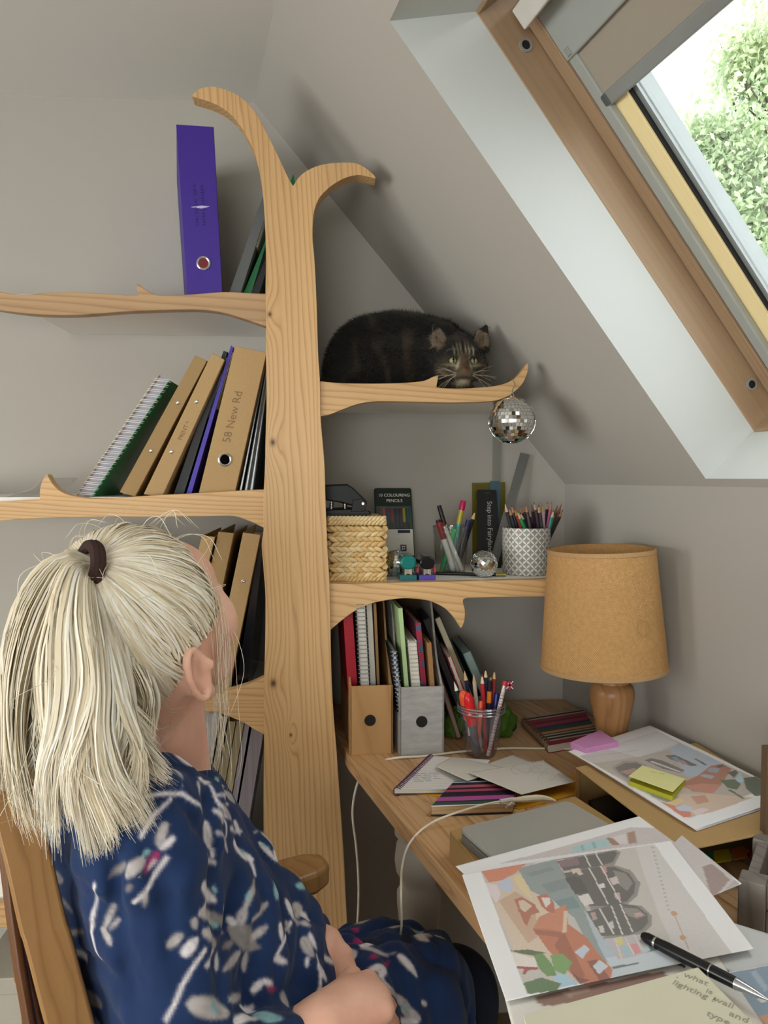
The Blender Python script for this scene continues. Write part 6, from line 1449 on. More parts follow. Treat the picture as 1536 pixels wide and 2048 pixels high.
# ------------------------------------------------------------------ soft bodies: smooth unions of round forms, meshed as one surface
class Field:
    def __init__(s, lo, hi, h):
        s.lo = np.array(lo, float); s.h = h; s.n = np.ceil((np.array(hi) - s.lo) / h).astype(int) + 1
        s.F = np.full(s.n, .08, np.float32)
    def region(s, lo, hi):
        a = np.clip(np.floor((np.array(lo) - s.lo) / s.h).astype(int), 0, s.n - 1); b = np.clip(np.ceil((np.array(hi) - s.lo) / s.h).astype(int) + 1, 1, s.n)
        if (b <= a).any(): return None
        sl = tuple(slice(i, j) for i, j in zip(a, b))
        g = np.meshgrid(*[(s.lo[k] + s.h * np.arange(a[k], b[k])).astype(np.float32) for k in range(3)], indexing='ij')
        return sl, np.stack(g, -1)
    def put(s, fn, lo, hi, k=.02, op='add'):
        r = s.region(np.array(lo) - k - .03, np.array(hi) + k + .03)
        if r is None: return
        sl, P = r; d = fn(P).astype(np.float32); f = s.F[sl]
        if op == 'add':
            if k > 0: h = np.clip(.5 + .5 * (f - d) / k, 0, 1); s.F[sl] = f * (1 - h) + d * h - k * h * (1 - h)
            else: s.F[sl] = np.minimum(f, d)
        else:
            d = -d
            if k > 0: h = np.clip(.5 - .5 * (f - d) / k, 0, 1); s.F[sl] = f * (1 - h) + d * h + k * h * (1 - h)
            else: s.F[sl] = np.maximum(f, d)
    def ell(s, c, r, A=None, k=.02, op='add'):
        """ellipsoid; A rows are its own axes"""
        c = np.array(c, np.float32); r = np.array(r, np.float32); A = np.eye(3, dtype=np.float32) if A is None else np.array(A, np.float32)
        def fn(P):
            q = (P - c) @ A.T; q /= r; k0 = np.sqrt(np.einsum('...i,...i', q, q)); q /= r; k1 = np.sqrt(np.einsum('...i,...i', q, q))
            return k0 * (k0 - 1) / (k1 + 1e-9)
        m = r.max(); s.put(fn, c - m, c + m, k, op)
    def cap(s, a, b, ra, rb, k=.02, op='add'):
        a, b = np.array(a, np.float32), np.array(b, np.float32); ab = b - a; L = ab @ ab + np.float32(1e-12)
        def fn(P):
            t = np.clip(((P - a) @ ab) / L, 0, 1); q = P - a - t[..., None] * ab
            return np.sqrt(np.einsum('...i,...i', q, q)) - (ra + (rb - ra) * t)
        m = max(ra, rb); s.put(fn, np.minimum(a, b) - m, np.maximum(a, b) + m, k, op)
    def sample(s, P):
        q = (np.array(P) - s.lo) / s.h; i = np.clip(np.floor(q).astype(int), 0, s.n - 2); t = np.clip(q - i, 0, 1); v = 0
        for dx in (0, 1):
            for dy in (0, 1):
                for dz in (0, 1):
                    w = (t[:, 0] if dx else 1 - t[:, 0]) * (t[:, 1] if dy else 1 - t[:, 1]) * (t[:, 2] if dz else 1 - t[:, 2])
                    v = v + w * s.F[i[:, 0] + dx, i[:, 1] + dy, i[:, 2] + dz]
        return v
    def grad(s, P):
        e = s.h; G = np.stack([s.sample(P + np.eye(3)[k] * e) - s.sample(P - np.eye(3)[k] * e) for k in range(3)], -1)
        return G / (np.linalg.norm(G, axis=-1, keepdims=True) + 1e-9)
    def mesh(s):
        F = s.F; n = np.array(F.shape); S_ = F < 0
        cs = np.zeros(n - 1, np.int8)
        for dx in (0, 1):
            for dy in (0, 1):
                for dz in (0, 1): cs += S_[dx:n[0] - 1 + dx, dy:n[1] - 1 + dy, dz:n[2] - 1 + dz]
        act = (cs > 0) & (cs < 8); idx = -np.ones(n - 1, np.int64); ijk = np.argwhere(act); idx[act] = np.arange(len(ijk))
        acc = np.zeros((len(ijk), 3)); cnt = np.zeros(len(ijk)); I = ijk
        cor = [(a, b, c) for a in (0, 1) for b in (0, 1) for c in (0, 1)]
        for p in cor:
            for ax in range(3):
                if p[ax]: continue
                q = list(p); q[ax] = 1
                fa = F[I[:, 0] + p[0], I[:, 1] + p[1], I[:, 2] + p[2]]; fb = F[I[:, 0] + q[0], I[:, 1] + q[1], I[:, 2] + q[2]]
                m = (fa < 0) != (fb < 0); t = np.where(m, fa / (fa - fb + 1e-12), 0)
                pt = np.array(p, float)[None] + t[:, None] * np.eye(3)[ax]; acc[m] += pt[m]; cnt[m] += 1
        V = s.lo + s.h * (ijk + acc / cnt[:, None])
        Q = []
        for ax in range(3):
            o1, o2 = [(1, 2), (2, 0), (0, 1)][ax]
            sl0 = [slice(None)] * 3; sl1 = [slice(None)] * 3; sl0[ax] = slice(0, n[ax] - 1); sl1[ax] = slice(1, n[ax])
            a, b = S_[tuple(sl0)], S_[tuple(sl1)]
            for flip, m in ((False, a & ~b), (True, ~a & b)):
                e = np.argwhere(m)
                e = e[(e[:, o1] > 0) & (e[:, o2] > 0) & (e[:, o1] < n[o1] - 1) & (e[:, o2] < n[o2] - 1)]
                if not len(e): continue
                def ci(d1, d2):
                    c = e.copy(); c[:, o1] -= d1; c[:, o2] -= d2; return idx[c[:, 0], c[:, 1], c[:, 2]]
                q = np.stack([ci(1, 1), ci(0, 1), ci(0, 0), ci(1, 0)], 1)
                Q.append(q[:, ::-1] if flip else q)
        Q = np.concatenate(Q); Q = Q[(Q >= 0).all(1)]
        return V, Q
def vnormals(V, Q):
    n = np.cross(V[Q[:, 2]] - V[Q[:, 0]], V[Q[:, 3]] - V[Q[:, 1]]); N = np.zeros_like(V)
    for k in range(4): np.add.at(N, Q[:, k], n)
    return N / (np.linalg.norm(N, axis=1, keepdims=True) + 1e-12)
def relax(V, Q, it=2, f=.5):
    for _ in range(it):
        S_ = np.zeros_like(V); c = np.zeros(len(V))
        for a, b in ((0, 1), (1, 2), (2, 3), (3, 0)):
            np.add.at(S_, Q[:, a], V[Q[:, b]]); np.add.at(S_, Q[:, b], V[Q[:, a]]); np.add.at(c, Q[:, a], 1); np.add.at(c, Q[:, b], 1)
        V = V + f * (S_ / np.maximum(c, 1)[:, None] - V)
    return V
def nz3(P, sc, seed=0.0):
    o = Vector((seed, seed * 1.7, seed * .3)); return np.array([mnoise.noise(Vector(p) * sc + o) for p in P])

# ------------------------------------------------------------------ the cat
CY = -.175
def cp(px, py, y=CY): return U(px, py, 'y', y)
kc = ((cp(800, 700) - CAM) @ fw) / FPX
Zc = Z_RC + .0005
fld = Field((-.06, -.345, Z_RC - .01), (.34, .0, Z_RC + .21), .0021)
E_ = np.eye(3)
bc_ = cp(768, 705)
fld.ell((bc_[0] - .012, CY, Z_RC + .080), (.098, .068, .082), k=.02)                 # trunk
fld.ell((cp(812, 690)[0], CY - .003, Z_RC + .092), (.078, .062, .074), k=.03)       # back hump
fld.ell((cp(700, 730)[0], CY - .02, Z_RC + .044), (.050, .058, .050), k=.03)       # haunch
fld.ell((cp(672, 755)[0], CY - .01, Z_RC + .016), (.034, .07, .018), k=.02)
fld.ell((cp(868, 690)[0], CY - .012, Z_RC + .085), (.055, .056, .062), k=.03)        # shoulders
fld.cap((cp(880, 690)[0], CY - .02, Z_RC + .090), (cp(918, 712, -.24)[0], -.235, Z_RC + .080), .048, .038, k=.025)   # neck
HC = cp(921, 722, -.262); hz_ = HC[2]
fld.ell(HC + [0, .012, .004], (.0455, .043, .037), k=.018)                           # skull
for sx in (-1, 1):
    fld.ell(HC + [sx * .022, -.006, -.015], (.027, .030, .021), k=.014)              # cheeks
    fld.ell(HC + [sx * .0085, -.034, -.030], (.0125, .0135, .0105), k=.008)          # whisker pads
fld.ell(HC + [0, -.029, -.008], (.0125, .018, .017), k=.012)                         # bridge
fld.ell(HC + [0, -.030, -.040], (.0125, .012, .009), k=.008)                         # chin
fld.ell(HC + [0, -.0445, -.0245], (.0055, .005, .0042), k=.003)                      # nose
for sx in (-1, 1):                                                                     # brows
    fld.ell(HC + [sx * .019, -.026, .011], (.013, .012, .007), k=.008)
    fld.ell(HC + [sx * .0195, -.0385, -.004], (.0095, .0085, .0078), k=.004, op='sub')
    fld.cap(HC + [sx * .0115, -.0400, .0010], HC + [sx * .0275, -.0335, .0050], .0028, .0026, k=.003)
def ear(base0, base1, tip, back):
    b0, b1, t_ = np.array(base0), np.array(base1), np.array(tip); n = 14
    for i in range(n):
        f = i / (n - 1); bul = math.sin(math.pi * f) * .0035; xs = 1 if b1[0] > b0[0] else -1; a = b0 + (t_ - b0) * f - [xs * bul * .4, 0, 0]; b = b1 + (t_ - b1) * f + [xs * bul, 0, bul]; w = 1 - f
        fld.cap(a + np.array(back) * w, b + np.array(back) * w, .0030 * (1 - .4 * f), .0030 * (1 - .4 * f), k=.003)
        m = (a + b) / 2 + np.array(back) * w + np.array([0, .010 * w, 0]); fld.cap(a + np.array(back) * w, m, .003, .003, k=.003); fld.cap(m, b + np.array(back) * w, .003, .003, k=.003)
ex = lambda px, py, y=-.258: U(px, py, 'y', y)
ear(ex(869, 702), ex(901, 693), ex(868, 652), (0, .0, 0))
ear(ex(975, 703), ex(941, 692), ex(972, 653), (0, .0, 0))
for px, yy in ((890, -.268), (925, -.262)):                                             # forelegs and paws
    p = ex(px, 768, yy); fld.cap((p[0] - .03, CY + .0, Z_RC + .03), (p[0], yy + .01, Z_RC + .014), .026, .016, k=.015)
    fld.ell((p[0], yy - .004, Z_RC + .0105), (.0165, .020, .0105), k=.008)
fld.cap((cp(664, 750)[0], CY + .03, Z_RC + .018), (cp(760, 760)[0], CY + .08, Z_RC + .016), .016, .012, k=.01)
V, Q = fld.mesh(); V = relax(V, Q, 2, .4); V[:, 2] = np.maximum(V[:, 2], Z_RC + .0004)
N = vnormals(V, Q)
# tabby colouring
n1 = nz3(V, 26, 1.0); n2 = nz3(V, 70, 4.0); n3 = nz3(V * [1, 1, .5], 16, 9.0)
dark, brown, pale = np.array(C3('#1b1916')), np.array(C3('#4c4133')), np.array(C3('#94866c'))
wv_ = np.sin((V[:, 0] * 95 + n3 * 5.0 + V[:, 2] * 20)); t = np.clip((wv_ - .35) * 1.5, 0, 1) * np.clip(.55 + n1 * 1.4, 0, 1) * .55
col = dark * (1 - t[:, None]) + brown * t[:, None]
hd = V - HC; inh = np.exp(-((np.linalg.norm(hd / [.055, .06, .05], axis=1)) ** 4)); front = np.clip((-hd[:, 1] - .004) / .02, 0, 1) * np.clip(inh * 2, 0, 1)
low = np.clip((-hd[:, 2] + .012) / .03, 0, 1) * front
mx_ = (low * .62)[:, None]; col = col * (1 - mx_) + np.array(C3('#5f5240')) * mx_
def mark(cx, cz, rx, rz, c, a=1.0, ang=0.0, soft=1.0, side=True):
    global col
    for sx in ((-1, 1) if side else (1,)):
        x, z = hd[:, 0] * sx - cx, hd[:, 2] - cz; ca_, sn_ = math.cos(ang), math.sin(ang)
        q = ((x * ca_ + z * sn_) / rx) ** 2 + ((-x * sn_ + z * ca_) / rz) ** 2
        m = (np.exp(-q * soft) * a * np.clip(front * 1.6, 0, 1))[:, None]; col = col * (1 - m) + np.array(C3(c)) * m
for cx, cz, l in ((.0045, .019, .010), (.0105, .0165, .011), (.0175, .014, .009)): mark(cx, cz, .0014, l, '#a59a80', .9)
for cx, cz, l in ((.0075, .022, .014), (.0142, .020, .012), (.0, .026, .014)): mark(cx, cz, .0018, l, '#0f0e0d', .9)
mark(.0115, -.012, .0022, .012, '#b8ad95', .85, .25); mark(.022, -.0125, .011, .0026, '#a69a82', .8, .2); mark(.0, -.010, .0065, .014, '#54412f', .9)
mark(.030, -.018, .014, .0018, '#15130f', .85, .45); mark(.034, -.009, .012, .0018, '#15130f', .8, .3); mark(.036, -.027, .012, .0022, '#8d8068', .6, .5)
mark(.0195, -.0035, .0115, .0088, '#0d0c0b', .95, 0, 1.6); mark(.0, -.0245, .0048, .0036, '#7d4a3c', .95, 0, 1.3); mark(.0, -.0445, .0125, .0042, '#b9ad94', .85); mark(.010, -.031, .010, .007, '#6b5d48', .6); mark(.0, -.0375, .010, .0018, '#2a1d16', .8)
for b0, tp in ((ex(885, 698), ex(867, 666)), (ex(957, 698), ex(969, 667))):
    m_ = (b0 + tp) / 2; q = V - m_; ax_ = unit(tp - b0); al = q @ ax_; pr2 = np.linalg.norm(q - al[:, None] * ax_, axis=1); L_ = np.linalg.norm(tp - b0) / 2
    w = np.clip(1 - np.abs(al) / (L_ * 1.05), 0, 1) ** .5; m = (np.clip(1.2 - pr2 / (.0125 * (1 - np.clip((al + L_) / (2 * L_), 0, 1) * .75)), 0, 1) * (N[:, 1] < -.15) * (al > -L_))[:, None] * .9
    col = col * (1 - m) + (np.array(C3('#6e5a48')) * (1 + .5 * n2[:, None])) * m
    rim_ = ((pr2 > .009 * (1 - np.clip((al + L_) / (2 * L_), 0, 1) * .8)) & (np.abs(al) < L_ * 1.1) & (pr2 < .016) & (al > -L_ * .4) & (N[:, 1] < .2)).astype(float)[:, None] * .35
    col = col * (1 - rim_) + np.array(C3('#9a8a76')) * rim_
col *= (1 + n2[:, None] * .25); col = np.clip(col, .004, 1)
cat = thing('cat', 'dark tabby cat crouching on the right branch shelf', 'cat', (bc_[0], CY, Z_RC))
cb_ = obj('body', (V.tolist(), Q.tolist()), vcol_mat('cat_coat', .75, .15, sheen=.15), cat, smooth=True, angle=180); vcolors(cb_, col)
# fur: short tapering hairs over the whole coat
cen = V[Q].mean(1); ar = np.linalg.norm(np.cross(V[Q[:, 2]] - V[Q[:, 0]], V[Q[:, 3]] - V[Q[:, 1]]), axis=1)
NF = 42000
pick = rng.choice(len(Q), NF, p=ar / ar.sum()); base = cen[pick] + rng.normal(0, .0007, (NF, 3)); nn = N[Q[pick, 0]]
hdp = base - HC; face_ = np.exp(-(np.linalg.norm(hdp / [.05, .055, .045], axis=1)) ** 4)
eye_ = np.minimum(np.linalg.norm((hdp - [.0195, -.036, -.004]) / [1, 1.5, 1], axis=1), np.linalg.norm((hdp - [-.0195, -.036, -.004]) / [1, 1.5, 1], axis=1)) < .0115
nose_ = (np.linalg.norm(hdp - [0, -.046, -.026], axis=1) < .008) | ((hdp[:, 2] > .026) & (np.abs(hdp[:, 0]) > .022) & (hdp[:, 1] < .02) & (rng.random(NF) < .75))
keep = ~(eye_ | nose_) & (base[:, 2] > Z_RC + .003); base, nn, face_, pick, hdp = base[keep], nn[keep], face_[keep], pick[keep], hdp[keep]
flow = np.tile(np.array([-.7, .2, -.35]), (len(base), 1)); ff = hdp / (np.linalg.norm(hdp, axis=1, keepdims=True) + 1e-9) + [0, .8, 0]; flow = flow * (1 - face_[:, None]) + ff * face_[:, None]
flow -= nn * (flow * nn).sum(1, keepdims=True); dr = unit(1) * 0 if False else nn * .45 + flow * .8 + rng.normal(0, .22, nn.shape); dr /= np.linalg.norm(dr, axis=1, keepdims=True)
Lh = (.0095 * (1 - face_) + .0030 * face_) * rng.uniform(.6, 1.25, len(base)); sd = np.cross(dr, nn); sd /= np.linalg.norm(sd, axis=1, keepdims=True) + 1e-9
wd_ = (.00042 * (1 - face_ * .45))[:, None]
FV = np.stack([base - sd * wd_, base + sd * wd_, base + dr * Lh[:, None]], 1).reshape(-1, 3); FV[:, 2] = np.maximum(FV[:, 2], Z_RC + .0005)
fc_ = col[Q[pick, 0]] * rng.uniform(.75, 1.5, (len(base), 1)); fo = obj('fur', (FV.tolist(), np.arange(len(FV)).reshape(-1, 3).tolist()), vcol_mat('cat_fur', .6, .2), cat); fo['kind'] = 'stuff'; vcolors(fo, np.repeat(np.clip(fc_, 0, 1), 3, 0))
def irismat():
    t = NT('cat_iris'); t.base(t.ramp(t.noise(t.coord(), 400, 2), [(.3, '#7d8256'), (.7, '#a3a577')])); return t.done(.06, 0, .6)
IR = irismat()
for sx in (-1, 1):
    c = HC + np.array([sx * .0195, -.0310, -.0045]); e_ = obj('eye', sphereg(tuple(c), (.0070, .0064, .0062), 20, 14), IR, cat, smooth=True, angle=180)
    obj('pupil', sphereg(tuple(c + [0, -.0058, .0006]), (.0019, .0014, .0050), 14, 10), plain('#050505', .1), e_, smooth=True)
gs = []
for sx in (-1, 1):
    for i in range(9):
        s0 = HC + np.array([sx * .013, -.044, -.029 - .002 * (i % 3)]); a_ = R(-38 + 9 * i + rng.uniform(-3, 3)); L_ = rng.uniform(.032, .046)
        d = np.array([sx * math.cos(a_), -.25, math.sin(a_) - .1]); gs.append(tubeg(catmull([s0, s0 + d * L_ * .5, s0 + d * L_ + [0, 0, -.004]], 4), [.00022] * 8 + [.0001], 3))
obj('whiskers', join(*gs), plain('#b5ac9c', .4), cat)
# ------------------------------------------------------------------ the woman: one continuous body, with dress, leggings and hair
def frame3(az, p):
    az, p = R(az), R(p)
    f = np.array([math.cos(az) * math.cos(p), math.sin(az) * math.cos(p), math.sin(p)]); r = np.array([math.sin(az), -math.cos(az), 0.0]); return f, r, np.cross(r, f)
hf, hr, hu = frame3(57, 26)
EAR = UD(386, 1340, .80)
CC = EAR - hr * .073 + hf * .012 + hu * .043                                # centre of the skull
def H(r_, f_, u_): return CC + hr * r_ + hf * f_ + hu * u_
bf, br_, bu = frame3(24, 0)
def B3(p, r_=0, f_=0, u_=0): return np.array(p) + br_ * r_ + bf * f_ + np.array([0, 0, u_])
AH = np.array([hr, hf, hu]); AB = np.array([br_, bf, [0, 0, 1]])
NB_ = UD(298, 1560, .875)                                                     # base of the neck
CH = UD(274, 1690, .875); BE = UD(324, 1890, .875); PE = UD(425, 2090, .89)    # chest, belly, pelvis
SR, SL = UD(300, 1690, .755), B3(NB_, -.155, .0, -.055)                         # shoulders
ER, WR = UD(385, 2190, .705), UD(642, 2062, .752)                              # right elbow, wrist
EL, WL_ = UD(500, 1985, 1.04), UD(606, 1892, .945)                              # left elbow, wrist
KR_, KL_ = UD(815, 1985, 1.02), UD(905, 1990, 1.16)                             # knees
def low(p, x, y, z): return np.array([p[0] + x, p[1] + y, z])
AR, AL = low(KR_, .10, .02, .09), low(KL_, .06, .04, .09)
bodyF = Field((-.62, -1.22, -.005), (.30, -.34, 1.24), .0036)
def torso(F, g, k=.03):
    F.ell(CH, (.152 + g, .098 + g, .135 + g), AB, k)
    F.ell(B3(CH, 0, .045, -.045), (.135 + g, .085 + g, .085 + g), AB, k)                 # bust
    F.ell(BE, (.160 + g, .120 + g, .130 + g), AB, k + .02)
    F.ell(B3(BE, 0, .035, -.015), (.135 + g, .105 + g, .11 + g), AB, k)
    F.ell(PE, (.180 + g, .135 + g, .125 + g), AB, k + .02)
    for s_, sh_ in ((1, SR), (-1, SL)): F.cap(B3(NB_, s_ * .03, 0, -.025), sh_, .050 + g, .052 + g, k)
# skin body
F = bodyF
F.ell(H(0, 0, 0), (.0735, .094, .094), AH, .01)
F.ell(H(0, .048, -.045), (.056, .052, .062), AH, .03)                          # face
F.ell(H(0, .062, -.098), (.030, .030, .026), AH, .03)                          # chin
F.ell(H(0, .070, .020), (.052, .030, .034), AH, .025)                          # brow and forehead
for s_ in (-1, 1):
    F.ell(H(s_ * .041, .064, -.038), (.027, .028, .034), AH, .02)              # cheeks
    F.cap(H(s_ * .054, -.002, -.060), H(s_ * .022, .062, -.104), .017, .017, .022)   # jaw
    F.ell(H(s_ * .030, .098, -.008), (.015, .012, .010), AH, .008, 'sub')       # eye sockets
    F.ell(H(s_ * .074, -.012, -.046), (.006, .019, .031), np.array([hr * .93 - hf * .36 * s_, hf * .93 + hr * .36 * s_, hu]), .004)     # ears
    for a0_ in range(35, 330, 15):
        pa, pb = [H(s_ * (.080 - .004 * math.cos(R(q))), -.014 - .0155 * math.cos(R(q + 180)) * -1 * -1, -.046 + .029 * math.sin(R(q))) for q in (a0_, a0_ + 15)]
        F.cap(pa, pb, .0043, .0043, .002)
    F.ell(H(s_ * .083, -.010, -.047), (.0075, .0085, .018), AH, .002, 'sub'); F.ell(H(s_ * .082, .004, -.046), (.006, .005, .007), AH, .004)
    F.ell(H(s_ * .074, -.004, -.078), (.006, .009, .010), AH, .005)
F.cap(H(0, .096, .004), H(0, .115, -.034), .008, .012, .010)                   # nose
F.ell(H(0, .118, -.038), (.014, .010, .009), AH, .008)
F.ell(H(0, .098, -.066), (.022, .010, .007), AH, .006); F.ell(H(0, .096, -.077), (.020, .010, .007), AH, .006)   # lips
F.cap(H(0, -.030, -.060), B3(NB_, 0, .005, -.02), .054, .060, .025)             # neck
F.cap(H(0, .006, -.075), B3(NB_, 0, .018, -.01), .040, .050, .02)
torso(F, -.026)
for a, b, c, ra, rb, rc in ((SR, ER, WR, .038, .034, .026), (SL, EL, WL_, .038, .034, .026)):
    F.cap(a, b, ra, rb, .03); F.cap(b, c, rb, rc, .02)
for k_, a_ in ((KR_, AR), (KL_, AL)):
    F.cap(B3(PE, .07 if k_ is KR_ else -.08, .02, -.03), k_, .085, .060, .03); F.cap(k_, a_, .056, .036, .02)
    F.ell(a_ + np.array([.05, .02, -.045]), (.12, .042, .034), np.array([unit(np.array([.9, .4, 0])), unit(np.array([-.4, .9, 0])), [0, 0, 1]]), .03)
# hands: palm, four bent fingers of unequal length, thumb from the side of the palm
def hand(W0, knuck, fing, thumb, pr=.019, fr_=.0088):
    mid = np.mean(knuck, 0)
    for q in knuck: F.cap(W0 + (q - W0) * .12, q, pr * .95, fr_ * 1.28, .014)
    F.cap(W0, W0 + (mid - W0) * .6, .0265, .024, .02)
    for q, js in zip(knuck, fing):
        P_ = [q] + list(js); rr_ = [fr_ * 1.12, fr_ * 1.0, fr_ * .9, fr_ * .78]
        for i in range(len(P_) - 1): F.cap(P_[i], P_[i + 1], rr_[i], rr_[i + 1], .003)
    for i in range(len(thumb) - 1): F.cap(thumb[i], thumb[i + 1], .0125 - .0014 * i, .0112 - .0014 * i, .006)
kn = [UD(704, 1953, .835), UD(737, 1962, .812), UD(759, 1990, .792), UD(768, 2022, .775)]
fg = [(UD(722, 1962, .868), UD(712, 1985, .882), UD(697, 1998, .882)), (UD(758, 1978, .852), UD(748, 2006, .872), UD(728, 2018, .874)), (UD(777, 2012, .832), UD(764, 2042, .854), UD(744, 2050, .860)), (UD(783, 2046, .812), UD(768, 2072, .832), UD(750, 2078, .838))]
hand(WR, kn, fg, [WR + (kn[0] - WR) * .3, UD(672, 1990, .845), UD(690, 1985, .875), UD(703, 1978, .892)])
for i_ in range(3):
    ga, gb = (kn[i_] + kn[i_ + 1]) / 2 - fw * .010, (fg[i_][0] + fg[i_ + 1][0]) / 2 - fw * .006
    F.cap(ga + (WR - ga) * .12, gb, .0022, .0034, .005, 'sub'); F.cap(gb, (fg[i_][1] + fg[i_ + 1][1]) / 2 - fw * .004, .0034, .003, .004, 'sub')
kn2 = [UD(660, 1882, .905), UD(650, 1896, .892), UD(642, 1912, .884), UD(634, 1928, .880)]
fg2 = [(UD(688, 1910, .892), UD(697, 1938, .882), UD(700, 1956, .874)), (UD(672, 1922, .885), UD(684, 1950, .876), UD(688, 1970, .870)), (UD(660, 1936, .880), UD(670, 1964, .874), UD(672, 1982, .870)), (UD(650, 1946, .880), UD(658, 1970, .876), UD(660, 1984, .872))]
hand(WL_, kn2, fg2, [WL_ + (kn2[0] - WL_) * .3, UD(655, 1895, .935), UD(680, 1925, .925), UD(694, 1945, .915)], pr=.018, fr_=.0105)
V, Q = F.mesh(); V = relax(V, Q, 2, .45)
skin = NT('skin'); co = skin.coord(); n_ = skin.noise(co, 18, 4); n2s = skin.noise(co, 140, 2)
skin.base(skin.mix(skin.math('MULTIPLY', n2s, .25), skin.ramp(n_, [(.3, '#dca58c'), (.7, '#ecbfa8')]), rgb('#c98d78')))
skin.b.inputs['Subsurface Weight'].default_value = .18; skin.b.inputs['Subsurface Radius'].default_value = (.012, .005, .003); skin.b.inputs['Subsurface Scale'].default_value = .6
skin.bump(n2s, .06, .0006)
woman = thing('person', 'woman with blonde ponytail in navy floral dress, looking up at the cat', 'person', (PE[0], PE[1], 0.0))
obj('body', (V.tolist(), Q.tolist()), skin.done(.5, 0, .35), woman, smooth=True, angle=180)
# eyes
for s_ in (-1, 1):
    e_ = obj('eye', sphereg(tuple(H(s_ * .030, .083, -.008)), .0115, 16, 12), plain('#e8e4de', .2), woman, smooth=True)
    obj('iris', sphereg(tuple(H(s_ * .030, .0905, -.006)), .0052, 12, 8), plain('#5d7482', .1), e_, smooth=True)

# dress
dF = Field((-.62, -1.22, .30), (.20, -.42, 1.0), .0044)
torso(dF, .010, .035)
ESL = ER + (WR - ER) * .55; ELL = EL + (WL_ - EL) * .9
dF.cap(SR, ER, .062, .058, .022); dF.cap(ER, ESL, .056, .046, .02)
dF.cap(SL, EL, .060, .054, .03); dF.cap(EL, ELL, .052, .042, .02)
dF.ell(B3(SR, -.01, .0, .005), (.062, .066, .066), AB, .03)
dF.cap(B3(PE, .07, .02, -.02), KR_, .115, .078, .05); dF.cap(B3(PE, -.08, .02, -.02), KL_ + (PE - KL_) * .2, .115, .08, .05)
dF.cap(B3(PE, .0, .04, -.03), (KR_ + KL_) / 2 + (PE - KR_) * .18, .11, .075, .05)
dF.cap(KR_ + np.array([.0, .0, -.01]), KR_ + np.array([.035, .0, -.12]), .078, .085, .03)
dF.ell(UD(566, 1893, .88), (.062, .050, .062), AB, .03); dF.ell(UD(590, 1945, .88), (.06, .055, .05), AB, .03)
# neckline: open round the neck
dF.ell(B3(NB_, 0, .03, .035), (.075, .075, .052), AB, .008, 'sub')
# creases: long soft folds hanging from shoulder and bust, gathered at the armhole
g = np.meshgrid(*[dF.lo[k] + dF.h * np.arange(dF.n[k]) for k in range(3)], indexing='ij'); 
near = np.abs(dF.F) < .02
P = np.stack([q[near] for q in g], -1)
a1 = (P - NB_) @ br_; a2 = (P - NB_) @ bf; zz = P[:, 2]
def vnoise(P, seed):
    """cheap smooth value noise on a lattice"""
    rs = np.random.default_rng(seed); T = rs.uniform(-1, 1, (32, 32, 32)); i = np.floor(P).astype(int); t = P - i; t = t * t * (3 - 2 * t); v = 0
    for dx in (0, 1):
        for dy in (0, 1):
            for dz in (0, 1):
                w = (t[:, 0] if dx else 1 - t[:, 0]) * (t[:, 1] if dy else 1 - t[:, 1]) * (t[:, 2] if dz else 1 - t[:, 2]); v = v + w * T[(i[:, 0] + dx) % 32, (i[:, 1] + dy) % 32, (i[:, 2] + dz) % 32]
    return v
w1_ = vnoise(np.stack([a1 * 20, a2 * 20, zz * 5], -1) + 40, 1); w2__ = vnoise(np.stack([a1 * 45, a2 * 45, zz * 14], -1) + 40, 2); w3 = vnoise(P * 11 + 40, 3); w4 = vnoise(np.stack([a1 * 30 + zz * 18, a2 * 30 - zz * 18, zz * 26], -1) + 60, 4)
dF.F[near] += (.0095 * (1 - 2 * np.abs(w1_)) * np.clip((.93 - zz) / .15, .15, 1) + .0030 * w2__ + .004 * w3 + .0050 * (1 - 2 * np.abs(w4))).astype(np.float32)
# seam of the sleeve: a crease between arm and torso
sd0, sd1 = UD(432, 1640, .80), UD(446, 2010, .79)
def march(px, py, d0=.55, d1=1.3):
    ds = np.arange(d0, d1, .002); P_ = CAM + ray(px, py)[None] * ds[:, None]; ok_ = ((P_ > dF.lo) & (P_ < dF.lo + dF.h * (dF.n - 2))).all(1); v = np.where(ok_, dF.sample(np.clip(P_, dF.lo, dF.lo + dF.h * (dF.n - 2))), 1.0); i = np.argmax(v < 0); return P_[i] if (v < 0).any() else None
for line, rr_ in (([(418, 1598), (428, 1660), (436, 1740), (440, 1830), (444, 1920), (450, 2010)], .0075), ([(360, 1590), (395, 1640), (420, 1690)], .004), ([(300, 1700), (330, 1800), (345, 1900)], .004), ([(470, 1760), (455, 1840), (448, 1900)], .004), ([(230, 1720), (235, 1850), (260, 1980)], .005), ([(520, 1850), (500, 1930), (470, 1990)], .005), ([(610, 1880), (600, 1960), (560, 2010)], .005)):
    q_ = [march(*p) for p in line]; q_ = [p for p in q_ if p is not None]
    for a_, b_ in zip(q_, q_[1:]): dF.cap(a_, b_, rr_, rr_, .014, 'sub')
DV, DQ = dF.mesh(); DV = relax(DV, DQ, 1, .4)
